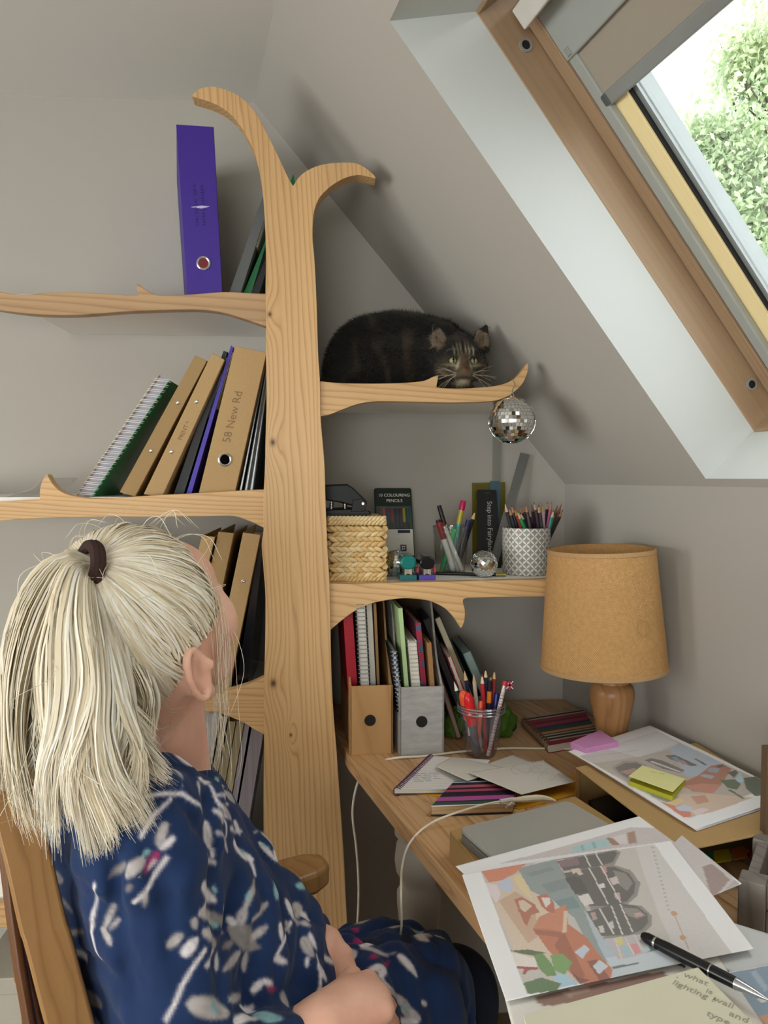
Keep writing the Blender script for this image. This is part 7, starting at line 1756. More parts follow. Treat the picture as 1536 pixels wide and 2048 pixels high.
# split each face once so the print is crisp
me = bpy.data.meshes.new('dress_tmp'); me.from_pydata(DV.tolist(), [], DQ.tolist()); me.update()
to = bpy.data.objects.new('dress_tmp', me); COL.objects.link(to); mo = to.modifiers.new('s', 'SUBSURF'); mo.levels = 1; mo.render_levels = 1
ev = to.evaluated_get(bpy.context.evaluated_depsgraph_get()); m2 = bpy.data.meshes.new_from_object(ev)
DV = np.zeros(len(m2.vertices) * 3); m2.vertices.foreach_get('co', DV); DV = DV.reshape(-1, 3); DQ = np.zeros(len(m2.polygons) * 4, int); m2.polygons.foreach_get('vertices', DQ); DQ = DQ.reshape(-1, 4)
DN = np.zeros(len(DV) * 3); m2.vertices.foreach_get('normal', DN); DN = DN.reshape(-1, 3)
from mathutils.bvhtree import BVHTree
from mathutils import kdtree
bvh = BVHTree.FromPolygons([tuple(v) for v in DV], [tuple(q) for q in DQ])
bpy.data.objects.remove(to); bpy.data.meshes.remove(me); bpy.data.meshes.remove(m2)
dcol = np.tile(np.array(C3('#1b2f55')), (len(DV), 1)); nn_ = vnoise(DV * 60 + 90, 7); dcol *= (1 + .10 * nn_[:, None])
def hit(px, py):
    d = Vector(ray(px, py)).normalized(); r_ = bvh.ray_cast(Vector(CAM), d, 3.0); return None if r_[0] is None else (np.array(r_[0]), np.array(r_[1]))
kd = kdtree.KDTree(len(DV))
for i, v in enumerate(DV): kd.insert(v, i)
kd.balance()
def leaf3(A_, B_, w, c, vein=True, shape='leaf'):
    d = B_ - A_; L = np.linalg.norm(d) + 1e-9; d /= L; m_ = (A_ + B_) / 2
    ids = [i for (_, i, _) in kd.find_range(Vector(m_), L / 2 + w)]
    if not ids: return
    ids = np.array(ids); q = DV[ids] - A_; al = q @ d / L; q2 = q - (q @ d)[:, None] * d
    nrm_ = DN[ids]; q2 = q2 - nrm_ * (q2 * nrm_).sum(1, keepdims=True) * .7; pr2 = np.linalg.norm(q2, axis=1)
    if shape == 'line': prof = np.where((al > -.02) & (al < 1.02), w / 2, 0)
    else: prof = w / 2 * np.sqrt(np.clip(np.sin(np.pi * np.clip(al, 0, 1) ** .8), 0, 1))
    wt = np.clip((prof - pr2) / .0019 + .5, 0, 1) * (prof > 0); ok = (wt > 0) & (al > -.03) & (al < 1.03)
    k = np.array(C3(c)); sh_ = np.ones(ok.sum())
    if vein and w > .004:
        rel = pr2[ok] / (prof[ok] + 1e-9); st_ = vnoise(np.stack([al[ok] * 5, rel * 2.2, rel * 0], -1) + 33, 11); sh_ = .80 + .24 * st_ + .12 * rel; sh_ = np.where(rel < .12, .62, sh_)
    wt = wt[ok][:, None]; dcol[ids[ok]] = dcol[ids[ok]] * (1 - wt) + k * np.clip(sh_, .4, 1.2)[:, None] * wt
def D1(x, y): return (x / 2.743, 1500 + y / 2.743)
def D2(x, y): return (400 + x / 2.743, 1480 + y / 2.743)
WHT, GRY, DGR, TEA, MAG = '#e3dde0', '#b7b0af', '#8c8583', '#8fb9bd', '#9c2f62'
LV = [(D1, 850, 105, 895, 172, 28, MAG), (D1, 905, 80, 1000, 205, 30, WHT), (D1, 1090, 160, 1150, 175, 36, WHT), (D1, 1085, 170, 1095, 250, 14, WHT), (D1, 1190, 250, 1255, 295, 34, WHT), (D1, 1165, 330, 1225, 400, 40, WHT), (D1, 1190, 300, 1250, 370, 34, WHT), (D1, 1285, 385, 1315, 465, 34, WHT), (D1, 1260, 430, 1330, 445, 28, WHT), (D1, 1310, 290, 1390, 360, 34, WHT), (D1, 1350, 370, 1430, 405, 20, WHT), (D1, 1390, 455, 1450, 470, 14, WHT), (D1, 1420, 505, 1510, 610, 34, WHT), (D1, 1430, 520, 1480, 540, 16, TEA), (D1, 1280, 500, 1390, 600, 62, WHT), (D1, 1310, 545, 1345, 570, 24, TEA), (D1, 1360, 570, 1385, 640, 30, WHT), (D1, 1125, 390, 1150, 540, 48, WHT), (D1, 1140, 570, 1185, 625, 40, WHT), (D1, 1185, 440, 1225, 560, 30, WHT), (D1, 1230, 470, 1250, 560, 22, WHT),
 (D1, 910, 395, 865, 530, 50, GRY), (D1, 960, 475, 880, 545, 36, WHT), (D1, 870, 555, 795, 680, 44, MAG), (D1, 855, 600, 810, 660, 16, WHT), (D1, 790, 590, 690, 700, 66, GRY), (D1, 690, 620, 600, 700, 40, DGR), (D1, 820, 545, 780, 590, 26, TEA), (D1, 800, 770, 790, 860, 26, GRY), (D1, 720, 740, 690, 780, 30, DGR),
 (D1, 1110, 735, 1185, 830, 66, WHT), (D1, 1165, 750, 1190, 780, 24, TEA), (D1, 1095, 890, 1200, 930, 70, GRY), (D1, 1060, 920, 1075, 980, 40, GRY), (D1, 1150, 900, 1225, 1000, 66, DGR), (D1, 915, 1085, 1005, 1005, 50, GRY), (D1, 1000, 1130, 1085, 1030, 62, WHT), (D1, 1110, 990, 1185, 1075, 60, GRY), (D1, 1125, 1190, 1175, 1090, 40, WHT), (D1, 1185, 1210, 1190, 1110, 26, WHT), (D1, 1155, 955, 1200, 965, 26, TEA),
 (D1, 1255, 960, 1400, 1090, 120, DGR), (D1, 1310, 960, 1345, 860, 56, GRY), (D1, 1340, 880, 1395, 705, 36, GRY), (D1, 1380, 940, 1470, 835, 40, GRY), (D1, 1370, 1040, 1470, 965, 40, GRY), (D1, 1330, 1090, 1430, 1080, 44, DGR), (D1, 1320, 1110, 1225, 1210, 44, GRY), (D1, 1350, 1110, 1340, 1215, 40, GRY), (D1, 1280, 1050, 1220, 1090, 34, DGR), (D1, 1290, 960, 1245, 915, 34, WHT), (D1, 1350, 830, 1370, 770, 20, TEA), (D1, 1225, 860, 1245, 930, 36, GRY),
 (D1, 630, 840, 570, 990, 34, GRY), (D1, 660, 920, 600, 985, 26, GRY), (D1, 555, 970, 610, 1070, 44, GRY), (D1, 220, 670, 345, 720, 70, DGR), (D1, 200, 540, 225, 600, 30, DGR), (D1, 470, 400, 560, 350, 60, DGR), (D1, 390, 330, 440, 380, 30, DGR), (D1, 340, 820, 400, 890, 26, DGR), (D1, 400, 1100, 480, 1170, 50, DGR), (D1, 340, 1010, 460, 1000, 30, DGR), (D1, 470, 1330, 560, 1410, 66, DGR), (D1, 700, 400, 740, 310, 40, GRY), (D1, 715, 370, 735, 320, 20, MAG),  # dark grey leaves of the back: its shade put into the print colour
 (D1, 1030, 1375, 1260, 1450, 100, GRY), (D1, 1160, 1385, 1200, 1440, 44, TEA), (D1, 1280, 1490, 1420, 1460, 60, WHT), (D1, 1250, 1370, 1320, 1350, 44, GRY), (D1, 1340, 1420, 1390, 1400, 36, WHT), (D1, 1375, 1330, 1450, 1260, 40, WHT), (D1, 1440, 1265, 1500, 1290, 30, WHT), (D1, 1465, 1310, 1515, 1310, 30, MAG), (D1, 1500, 1150, 1540, 1130, 26, WHT),
 (D2, 470, 870, 515, 985, 44, WHT), (D2, 440, 1000, 450, 1100, 40, WHT), (D2, 470, 990, 490, 1060, 24, GRY), (D2, 540, 950, 600, 990, 44, WHT), (D2, 560, 1080, 625, 1190, 62, GRY), (D2, 600, 1060, 640, 1150, 30, WHT), (D2, 645, 1225, 695, 1320, 44, WHT), (D2, 680, 1190, 740, 1225, 30, WHT), (D2, 590, 1190, 585, 1250, 20, WHT), (D2, 650, 1360, 665, 1440, 30, WHT), (D2, 410, 1200, 480, 1220, 30, WHT),
 (D2, 920, 1275, 1015, 1245, 44, WHT), (D2, 1010, 1245, 1038, 1208, 22, MAG), (D2, 985, 1310, 1020, 1250, 34, WHT), (D2, 880, 1140, 1075, 1165, 36, GRY), (D2, 1085, 1175, 1190, 1300, 40, WHT), (D2, 840, 1150, 830, 1215, 50, WHT), (D2, 1040, 1370, 1150, 1460, 56, GRY), (D2, 1100, 1470, 1210, 1530, 60, GRY), (D2, 1095, 1460, 1140, 1480, 22, TEA), (D2, 1215, 1440, 1245, 1450, 26, WHT), (D2, 1010, 1400, 1060, 1370, 36, GRY), (D2, 1100, 1540, 1200, 1550, 40, WHT)]
LN = [(D1, [(750, 270), (820, 250), (900, 240), (1000, 240), (1060, 280), (1110, 335)]), (D1, [(940, 265), (830, 370), (770, 480)]), (D1, [(920, 585), (850, 680), (800, 780), (730, 840)]), (D1, [(1130, 1090), (1060, 1190), (1000, 1290), (960, 1390), (905, 1490)]), (D1, [(1160, 540), (1165, 590)]), (D1, [(1130, 830), (1095, 900)]), (D1, [(1150, 190), (1190, 280), (1240, 400), (1240, 480)]), (D1, [(520, 740), (510, 900), (500, 1000), (560, 1150)]), (D1, [(1030, 30), (1060, 130)]), (D1, [(1100, 30), (1170, 140)]), (D2, [(640, 1180), (660, 1300), (655, 1420)]), (D2, [(500, 1000), (470, 1080), (420, 1180)]), (D2, [(960, 1240), (1010, 1330), (1060, 1380)]), (D1, [(1385, 630), (1400, 690)])]
for fn, pl in LN:
    hs = [hit(*fn(x, y)) for x, y in pl]
    for a, b in zip(hs, hs[1:]):
        if a and b and np.linalg.norm(a[0] - b[0]) < .12: leaf3(a[0], b[0], .0032, WHT, False, 'line')
for fn, xa, ya, xb, yb, w, c in LV:
    a, b = hit(*fn(xa, ya)), hit(*fn(xb, yb))
    if a is None and b is None: continue
    if a is None: a = b
    if b is None: b = a
    if np.linalg.norm(a[0] - b[0]) > .12: continue
    k = ((a[0] - CAM) @ fw) / FPX
    leaf3(a[0], b[0], w / 2.743 * k, c)
# the same print scattered over the sides the photograph does not show
rs = np.random.default_rng(12); facing = (DN @ fw)
for i in rs.choice(np.where(facing > .15)[0], 260): 
    t_ = np.cross(DN[i], rs.normal(size=3)); t_ /= np.linalg.norm(t_); leaf3(DV[i], DV[i] + t_ * rs.uniform(.02, .04), rs.uniform(.008, .018), (WHT, GRY, GRY, TEA, MAG)[rs.integers(0, 5)])
S_c = np.zeros_like(dcol); n_c = np.zeros(len(dcol))
for a_, b_ in ((0, 1), (1, 2), (2, 3), (3, 0)):
    for i_, j_ in ((a_, b_), (b_, a_)):
        for ch_ in range(3): S_c[:, ch_] += np.bincount(DQ[:, i_], dcol[DQ[:, j_], ch_], len(dcol))
        n_c += np.bincount(DQ[:, i_], minlength=len(dcol))
dcol = dcol * .5 + .5 * S_c / np.maximum(n_c, 1)[:, None]
fabric = NT('navy_cotton'); fa_ = fabric.n('ShaderNodeAttribute'); fa_.attribute_name = 'Col'; fabric.base(fa_.outputs['Color']); fabric.bump(fabric.noise(fabric.coord(), 900, 2), .15, .0004); fabric.b.inputs['Sheen Weight'].default_value = .1
dr_o = obj('dress', (DV.tolist(), DQ.tolist()), fabric.done(.8, 0, .15), woman, smooth=True, angle=180); vcolors(dr_o, np.clip(dcol, 0, 1))
# leggings
lF = Field((-.3, -1.1, .03), (.3, -.34, .78), .007)
for k_, a_ in ((KR_, AR), (KL_, AL)):
    lF.cap(k_ + (PE - k_) * .4, k_, .078, .066, .02); lF.cap(k_, a_, .063, .043, .02)
LVv, LQ = lF.mesh(); obj('leggings', (relax(LVv, LQ, 2).tolist(), LQ.tolist()), plain('#141d33', .8), woman, smooth=True, angle=180)

# hair
ra = np.array([.083, .103, .106])
cand = np.random.default_rng(1).normal(size=(20000, 3)); cand /= np.linalg.norm(cand, axis=1, keepdims=True); cand = cand[(np.abs(cand[:, 0]) < .35) & (cand[:, 1] < 0)]
_c = cand * ra * 1.02; _p = CC + _c[:, 0:1] * hr + _c[:, 1:2] * hf + _c[:, 2:3] * hu; _x, _y = (lambda q: (768 + FPX * (q @ rt) / (q @ fw), 1024 - FPX * (q @ upv) / (q @ fw)))(_p - CAM)
TIE = _p[np.argmin((_x - 186) ** 2 + (_y - 1132) ** 2 + (cand[:, 0] * 30) ** 2)]                                  # outer radii of the pulled-back hair
hairm = NT('blonde_hair'); at = hairm.n('ShaderNodeAttribute'); at.attribute_name = 'Col'; hairm.base(at.outputs['Color'])
hairm.b.inputs['Anisotropic'].default_value = .4; HAIR = hairm.done(.42, 0, .45)
tr_ = hairm.n('ShaderNodeBsdfTranslucent'); hairm.l(at.outputs['Color'], tr_.inputs[0]); mx_h = hairm.n('ShaderNodeMixShader'); mx_h.inputs[0].default_value = .15
hairm.l(hairm.b.outputs[0], mx_h.inputs[1]); hairm.l(tr_.outputs[0], mx_h.inputs[2]); hairm.l(mx_h.outputs[0], hairm.t.nodes['Material Output'].inputs[0])
def onhead(d, s=1.0):
    d = d / (np.linalg.norm(d, axis=-1, keepdims=True) + 1e-12); q = d * ra * s; return CC + q[..., 0:1] * hr + q[..., 1:2] * hf + q[..., 2:3] * hu
tdir = np.array([(TIE - CC) @ hr / ra[0], (TIE - CC) @ hf / ra[1], (TIE - CC) @ hu / ra[2]]); tdir /= np.linalg.norm(tdir)
def hairy(d):
    """is there hair on this direction of the head"""
    r_, f_, u_ = d[..., 0], d[..., 1], d[..., 2]
    front = .60 + .38 * np.clip(-u_ * 1.2, -.1, 1) * -1.6 - .05 * np.abs(r_)
    limit = np.where(u_ > .35, .80 - .25 * (1 - u_), np.where(u_ > -.25, .60 + .22 * u_, .02 + .35 * (u_ + .25) * 4))
    ok = (f_ < limit) & (u_ > -.93)
    earz = (np.abs(r_) > .5) & (u_ < -.22) & (f_ > -.20)
    return ok & ~earz
# cap under the strands
CV, CF_ = [], []
nu_, nv_ = 120, 80
th_ = np.linspace(0, 2 * np.pi, nu_, endpoint=False); ph_ = np.linspace(-.85, np.pi / 2 - .001, nv_)
D_ = np.stack([np.cos(ph_)[None] * np.cos(th_)[:, None], np.cos(ph_)[None] * np.sin(th_)[:, None], np.tile(np.sin(ph_), (nu_, 1))], -1)
ok = hairy(D_); PV = onhead(D_, .955).reshape(-1, 3)
for i in range(nu_):
    for j in range(nv_ - 1):
        i2 = (i + 1) % nu_
        if ok[i, j] and ok[i2, j] and ok[i, j + 1] and ok[i2, j + 1]: CF_.append((i * nv_ + j, i2 * nv_ + j, i2 * nv_ + j + 1, i * nv_ + j + 1))
used = sorted({k for f in CF_ for k in f}); remap = {k: i for i, k in enumerate(used)}
hc = obj('hair_base', ([PV[k] for k in used], [tuple(remap[k] for k in f) for f in CF_]), HAIR, woman, smooth=True, angle=180)
sc_ = D_.reshape(-1, 3)[used]; ang_ = np.arctan2(sc_[:, 0], sc_[:, 1]); vcolors(hc, np.array(C3('#b9a47e')) * (1 + .25 * np.sin(ang_ * 60 + sc_[:, 2] * 4))[:, None])
def strands(paths, cols, rad, name, axis=None, seg=3):
    """all hairs of one lock group as a single mesh: flat tapering hairs lying along the surface, or thin tubes"""
    paths = np.array(paths); n, m, _ = paths.shape; T = np.gradient(paths, axis=1); T /= np.linalg.norm(T, axis=2, keepdims=True) + 1e-12
    prof = np.minimum(1, np.linspace(1.0, .0, m) * 3 + .12)[None, :, None] * np.array(rad).reshape(-1, 1, 1)
    if axis is not None:
        seg = 2; out = paths - axis; out /= np.linalg.norm(out, axis=2, keepdims=True) + 1e-9; out = out + np.random.default_rng(4).normal(0, .28, (n, 1, 3)); u = np.cross(T, out); u /= np.linalg.norm(u, axis=2, keepdims=True) + 1e-12
        rings = np.stack([paths - u * prof, paths + u * prof], 2)
    else:
        ref = np.tile(np.array([.3, -.8, .5]), (n, m, 1)); u = np.cross(T, ref); u /= np.linalg.norm(u, axis=2, keepdims=True) + 1e-12; w = np.cross(T, u)
        rings = np.stack([paths + (u * math.cos(2 * math.pi * k / seg) + w * math.sin(2 * math.pi * k / seg)) * prof for k in range(seg)], 2)
    V = rings.reshape(-1, 3); base = (np.arange(n)[:, None] * m + np.arange(m - 1)[None])[..., None] * seg
    Fs = []
    for k in range(seg if seg > 2 else 1):
        k2 = (k + 1) % seg; Fs.append(np.stack([base[..., 0] + k, base[..., 0] + k2, base[..., 0] + seg + k2, base[..., 0] + seg + k], -1).reshape(-1, 4))
    o = obj(name, (V.tolist(), np.concatenate(Fs).tolist()), HAIR, woman, smooth=True, angle=180)
    c = np.repeat(np.array(cols), m * seg, 0); vcolors(o, np.clip(c, 0, 1)); o['kind'] = 'stuff'; return o
rs = np.random.default_rng(5)
HB, HD, HP = np.array(C3('#fbf3e0')), np.array(C3('#e2d0ac')), np.array(C3('#fffdf4'))
def hcol(n, light=.5):
    t = rs.beta(2, 2, n)[:, None]; c = HD * (1 - t) + HB * t; k = (rs.random(n) < light)[:, None] * rs.random(n)[:, None]; return c * (1 - k) + HP * k
# pulled-back hair, combed in clumps towards the tie
paths, m = [], 13
roots = []
while len(roots) < 7600:
    d = rs.normal(size=3); d /= np.linalg.norm(d)
    if hairy(d): roots.append(d)
while len(roots) < 8800:
    d = np.array([rs.uniform(-.8, .85), rs.uniform(-1, -.12), rs.uniform(-1.6, -.45)]); d /= np.linalg.norm(d)
    if hairy(d): roots.append(d)
roots = np.array(roots)
clump = np.array([roots[i] for i in rs.choice(len(roots), 130)])
for d in roots:
    c = clump[np.argmax(clump @ d)]; om = math.acos(np.clip(d @ tdir, -1, 1)); mess = rs.normal(0, .035, 3); lift = rs.uniform(.985, 1.045)
    sag = rs.uniform(0, .05) * (1 if d[2] < .3 else .3); ph = rs.uniform(0, 6.28)
    t = np.linspace(0, 1, m)[:, None]; dd = (np.sin((1 - t) * om) * d + np.sin(t * om) * tdir) / (math.sin(om) + 1e-6)
    omc = math.acos(np.clip(c @ tdir, -1, 1)); dc = (np.sin((1 - t) * omc) * c + np.sin(t * omc) * tdir) / (math.sin(omc) + 1e-6)
    k = .55 * np.sin(np.pi * t); dd = dd * (1 - k) + dc * k + mess * np.sin(np.pi * t) + np.array([0, 0, -1]) * sag * np.sin(np.pi * t)
    s_ = (.965 + (lift - .965) * np.sin(np.pi * np.clip(t, 0, .8) / .8 * .5 + .25) ** 1) + .010 * np.sin(t * 9 + ph) * (1 - t)
    pth = onhead(dd, s_); q = TIE + (pth[-1] - TIE) * .35; kk = np.clip((t - .8) / .2, 0, 1); pth = pth * (1 - kk) + (pth + (TIE - pth[-1]) * .85) * kk
    paths.append(pth)
strands(paths, hcol(len(paths), .55), rs.uniform(.0006, .0012, len(paths)), 'hair', CC)
# ponytail: hairs blended between guide locks, pushed off the dress where they would enter it
Gd = [[(172, 1126, 0), (120, 1108, .0), (68, 1165, -.01), (38, 1275, -.02), (34, 1395, -.03), (20, 1500, -.03), (2, 1590, -.03)],
 [(172, 1128, 0), (128, 1118, -.005), (92, 1195, -.015), (70, 1315, -.03), (60, 1430, -.04), (58, 1520, -.045), (72, 1640, -.05)],
 [(173, 1130, 0), (142, 1128, -.008), (122, 1215, -.025), (106, 1335, -.04), (98, 1450, -.05), (108, 1550, -.055), (140, 1700, -.06)],
 [(175, 1133, 0), (158, 1138, -.008), (150, 1225, -.03), (148, 1340, -.045), (140, 1450, -.055), (142, 1540, -.06), (165, 1715, -.065)],
 [(177, 1137, 0), (172, 1155, -.006), (182, 1238, -.03), (196, 1340, -.05), (188, 1450, -.06), (185, 1540, -.065), (225, 1665, -.07)],
 [(180, 1141, 0), (190, 1178, -.004), (214, 1268, -.025), (232, 1370, -.045), (236, 1450, -.055), (246, 1530, -.065), (285, 1590, -.07)],
 [(182, 1144, 0), (199, 1198, .0), (234, 1288, -.018), (254, 1380, -.04), (262, 1450, -.05), (282, 1512, -.06), (312, 1572, -.065)]]
td = (TIE - CAM) @ fw; MP = 17
GP = np.array([[UD(a, b, td + c) for a, b, c in g] for g in Gd])
GP = GP + (TIE - GP[3, 0]) * np.linspace(1, 0, 7)[None, :, None] ** 2
GC = np.array([[p for p in catmull(list(g), 5)] for g in GP]); ts = np.linspace(0, GC.shape[1] - 1, MP); GC = np.array([[g[int(a)] * (1 - a % 1) + g[min(int(a) + 1, len(g) - 1)] * (a % 1) for a in ts] for g in GC])
def tail(n, seed, deep=0.0, spread=1.0):
    """hairs in tapering, gently waving locks"""
    r_ = np.random.default_rng(seed); ncl = 64
    cu, cd_, cph, cl, cw = np.sort(r_.uniform(0, 6, ncl)), r_.normal(0, 1, ncl), r_.uniform(0, 6.28, ncl), r_.uniform(.66, 1.0, ncl), r_.normal(1, .35, ncl)
    t = np.linspace(0, 1, MP); j = r_.integers(0, ncl, n); L = np.clip(cl[j] + r_.normal(0, .035, n), .5, 1.0)
    pos = t[None] * L[:, None] * (MP - 1); i0 = np.clip(pos.astype(int), 0, MP - 2); fr0 = pos - i0
    tight = 1 - .72 * t[None] ** 1.5
    u = np.clip(cu[j][:, None] + r_.normal(0, .42, n)[:, None] * tight * spread, 0, 5.999); a = u.astype(int); fu = (u - a)[..., None]
    def G(q, k): return GC[q, k]
    g = (G(a, i0) * (1 - fu) + G(a + 1, i0) * fu) * (1 - fr0[..., None]) + (G(a, i0 + 1) * (1 - fu) + G(a + 1, i0 + 1) * fu) * fr0[..., None]
    env = np.minimum(1, .12 + t * 2.2)[None]
    dep = (cd_[j] * .016)[:, None] * env + r_.normal(0, .006, n)[:, None] * env * tight + deep * env
    wav = np.sin(t[None] * (5.5 + cd_[j][:, None]) + cph[j][:, None]) * .0120 * t[None] * cw[j][:, None] + np.sin(t[None] * 13 + cph[j][:, None] * 2) * .0022 * t[None]
    tipx = (t[None] ** 3) * np.sin(cph[j])[:, None] * .014
    return g + fw * dep[..., None] + rt * (wav + tipx)[..., None] + (t[None, :, None] ** 4) * r_.normal(0, .004, (n, 1, 3)), j
def off_dress(P, clear=.004):
    sh_ = P.shape; q = P.reshape(-1, 3)
    for _ in range(4):
        ins = (q > dF.lo + .02).all(1) & (q < dF.lo + dF.h * (dF.n - 3)).all(1); d = np.full(len(q), 1.0)
        if ins.any(): d[ins] = dF.sample(q[ins])
        b = d < clear
        if not b.any(): break
        g_ = dF.grad(q[b]); q[b] += g_ * (clear - d[b])[:, None] * 1.1 - fw * .001
    return q.reshape(sh_)
tp_, tj = tail(9500, 31); pt = off_dress(tp_)
lock_tone = np.random.default_rng(8).uniform(.78, 1.08, 64)[tj][:, None]
strands(pt, hcol(len(pt), .45) * lock_tone, rs.uniform(.0006, .0012, len(pt)), 'ponytail', GC[3][None] * 1.0 + fw * .03)
# broader locks inside fill the tail
pl = off_dress(tail(110, 31, .012, .5)[0], .006); strands(pl, hcol(len(pl), .1) * .82, rs.uniform(.0022, .0042, len(pl)), 'ponytail_lock', None, 5)
# loose wisps by the temple, on top and at the nape
wp_ = []
for i in range(34):
    a = rs.random(); st0 = H(.062 - .008 * rs.random(), .052 + .018 * rs.random(), .045 - .09 * a); px = rs.uniform(425, 452)
    en = UD(px + rs.normal(0, 8), rs.uniform(1430, 1600), .835 + rs.normal(0, .01)); md = st0 * .5 + en * .5 + hr * rs.normal(.004, .006) + hf * rs.normal(.006, .006)
    wp_.append(np.array(catmull([st0, st0 * .7 + md * .3 + hr * .008, md, en * .75 + md * .25 + rs.normal(0, .004, 3), en], 5))[:20])
for i in range(60):
    d = rs.normal(size=3) + np.array([0, .1, .9]); d /= np.linalg.norm(d)
    if not hairy(d): continue
    p0 = onhead(d[None], 1.0)[0]; n_o = unit(p0 - CC); dir_ = unit(np.cross(n_o, rs.normal(size=3))); L = rs.uniform(.02, .055)
    wp_.append(np.array(catmull([p0, p0 + n_o * L * .3 + dir_ * L * .3, p0 + n_o * L * .42 + dir_ * L * .7, p0 + n_o * L * .2 + dir_ * L * 1.05, p0 + n_o * L * .1 + dir_ * L * 1.2], 5))[:20])
for i in range(16):
    d = np.array([rs.uniform(.1, .8), rs.uniform(-.9, -.35), rs.uniform(-.85, -.5)]); p0 = onhead(d[None], .96)[0]; L = rs.uniform(.02, .05)
    wp_.append(np.array(catmull([p0, p0 + hr * .006 - hu * L * .3, p0 + hr * .008 - hu * L * .6 + hf * rs.normal(0, .01), p0 + hr * .004 - hu * L * .9 + hf * rs.normal(0, .014), p0 - hu * L + hf * rs.normal(0, .02)], 5))[:20])
for i in range(40):
    u = rs.uniform(0, 6); a = min(int(u), 5); g = GC[a]; s0 = g[rs.integers(4, 12)]; d = rt * rs.normal(-.15, .35) + np.array([0, 0, -1.2]) + fw * rs.normal(-.3, .5); L = rs.uniform(.04, .10)
    wp_.append(off_dress(np.array(catmull([s0, s0 + d * L * .3, s0 + d * L * .6 + rt * rs.normal(0, .01), s0 + d * L * .85 + rt * rs.normal(0, .016), s0 + d * L + rt * rs.normal(0, .022)], 5))[:20]))
strands(wp_, hcol(len(wp_), .6), [.0003] * len(wp_), 'loose_hair')
# hair tie
tdn = unit(GC[3, 2] - GC[3, 0]); u_ = unit(np.cross(tdn, [0, 0, 1.0])); v_ = np.cross(tdn, u_)
TC = GC[3, 1] * .5 + GC[3, 0] * .5
for k in range(2): obj('hair_tie', tubeg([TC + tdn * (.004 * k - .002) + (u_ * math.cos(a) + v_ * math.sin(a)) * .0185 for a in np.linspace(0, 2 * math.pi, 29)[:-1]], .0058, 8, closed=True), plain('#3b2a26', .9, 0, .2, .2, 200, .4), woman, smooth=True)

# ------------------------------------------------------------------ the chair
honey = wood('chair_honey', '#ab8151', '#9a7043', '#7d5630', (6, 6, .5), 7, .32)
ch = thing('dining_chair', 'honey coloured wooden armchair the woman sits on', 'chair', (PE[0], PE[1], 0))
SZ = .40; sc = PE * [1, 1, 0] + bf * .02
def bar(name, pts, w, d, mat=honey, wv=None):
    """curved bar of rectangular section, w across the seat, d along it"""
    P = catmull(pts, 6); V, F_ = [], []
    for p in P:
        for a, b in ((-1, -1), (1, -1), (1, 1), (-1, 1)): V.append(tuple(np.array(p) + br_ * a * w / 2 + bf * b * d / 2))
    for i in range(len(P) - 1):
        for k in range(4): k2 = (k + 1) % 4; F_.append((4 * i + k, 4 * i + k2, 4 * i + 4 + k2, 4 * i + 4 + k))
    F_ += [(3, 2, 1, 0), tuple(len(V) - 4 + k for k in range(4))]
    return obj(name, (V, F_), mat, ch, bevel=.006, seg=3, smooth=True, angle=50)
p_top, p_mid, p_low = UD(26, 1572, .735), UD(58, 1720, .725), UD(118, 1960, .715)
pdir = p_low - p_mid; foot = p_low + pdir * ((p_low[2]) / -pdir[2]) * .9
p_seat = p_low + pdir * ((p_low[2] - SZ) / -pdir[2])
ft = np.array([p_seat[0] - .05, p_seat[1] - .02, .001])
bar('back_post', [p_top, UD(38, 1640, .73), p_mid, UD(85, 1840, .72), p_low, p_seat, (p_seat + ft) / 2 + bf * .01, ft], .026, .040)
off = -br_ * .46
bar('back_post', [p + off for p in (p_top, (p_top + p_mid) / 2, p_mid, (p_mid + p_low) / 2, p_low, p_seat, (p_seat + ft) / 2 + bf * .01, ft)], .026, .040)
dk = plain('#6b4426', .4)
for f in (.2, .4, .6, .8):
    a = p_top + off * f + np.array([0, 0, -.035]) - bf * .012; b = p_seat + off * f
    bar('back_slat', [a, (a + b) / 2 - bf * .03, b], .03, .012, dk)
bar('lower_rail', [p_seat + off * .02 + [0, 0, .05], p_seat + off * .98 + [0, 0, .05]], .02, .02) if False else None
g = []
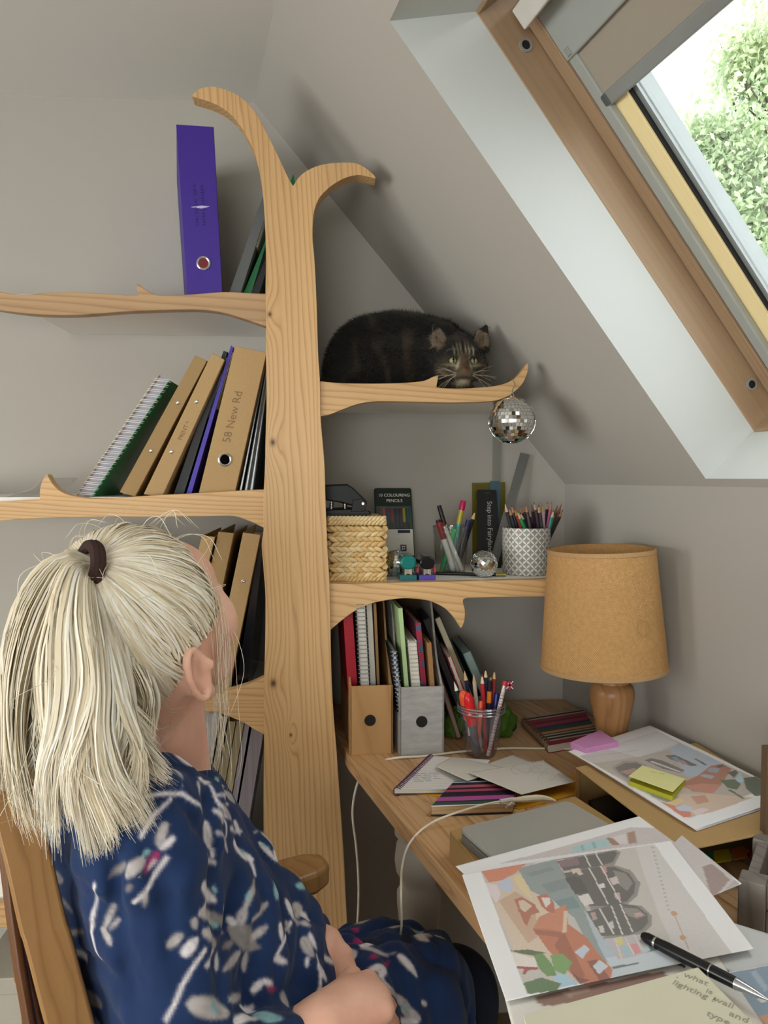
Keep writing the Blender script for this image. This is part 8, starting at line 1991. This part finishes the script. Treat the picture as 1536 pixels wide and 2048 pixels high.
def rail(name, a, b, w, h, mat=honey):
    d = unit(b - a); n_ = unit(np.cross(d, [0, 0, 1.0])); q = [a - n_ * w / 2, a + n_ * w / 2, b + n_ * w / 2, b - n_ * w / 2]
    return obj(name, prismg([p - [0, 0, h / 2] for p in q], (0, 0, h)), mat, ch, bevel=.005, seg=3, smooth=True, angle=50)
rail('back_rail', p_low + [0, 0, -.02], p_low + off + [0, 0, -.02], .02, .05)
# seat, legs, arms
s0 = p_seat + bf * .02; s1 = s0 + off; s2 = s1 + bf * .44; s3 = s0 + bf * .44
obj('seat', prismg([p * [1, 1, 0] + [0, 0, SZ - .035] for p in (s0, s1, s2, s3)], (0, 0, .035)), honey, ch, bevel=.012, seg=3)
for p in (s2 - bf * .03 + br_ * .03, s3 - bf * .03 - br_ * .03):
    obj('front_leg', latheg([(.014, 0), (.018, .1), (.021, .3), (.019, SZ - .034)], 16, (p[0], p[1], 0)), honey, ch, smooth=True)
ae = UD(652, 1738, 1.09)
aw = []
def arm(end, back):
    d = unit((end - back) * [1, 1, 0]); n_ = np.array([-d[1], d[0], 0]); top = []
    W_ = [(0, .021), (.3, .023), (.62, .030), (.82, .034), (.94, .030), (1.0, .016)]; L = end - back
    pts = [back + L * t + n_ * w for t, w in W_] + [back + L * t - n_ * w for t, w in W_[::-1]]
    return obj('armrest', prismg([p - [0, 0, .016] for p in pts], (0, 0, .034)), honey, ch, bevel=.008, seg=3, smooth=True, angle=50)
ab = ae - bf * .40 + [0, 0, -.02]; arm(ae, ab)
obj('arm_support', tubeg([ae - bf * .09 + [0, 0, -.012], ae - bf * .10 + [0, 0, -.12], ae * [1, 1, 0] - bf * .10 + [0, 0, SZ - .01]], [.013, .016, .014], 12), honey, ch, smooth=True)
ae2 = p_low * [1, 1, 0] + [0, 0, ae[2] - .09] + bf * .34 + br_ * .03; arm(ae2, p_low * [1, 1, 0] + [0, 0, ae[2] - .10] + br_ * .0)
obj('arm_support', tubeg([ae2 - bf * .09 + [0, 0, -.012], ae2 - bf * .10 + [0, 0, -.10], ae2 * [1, 1, 0] - bf * .10 + [0, 0, SZ - .01]], [.013, .016, .014], 12), honey, ch, smooth=True)
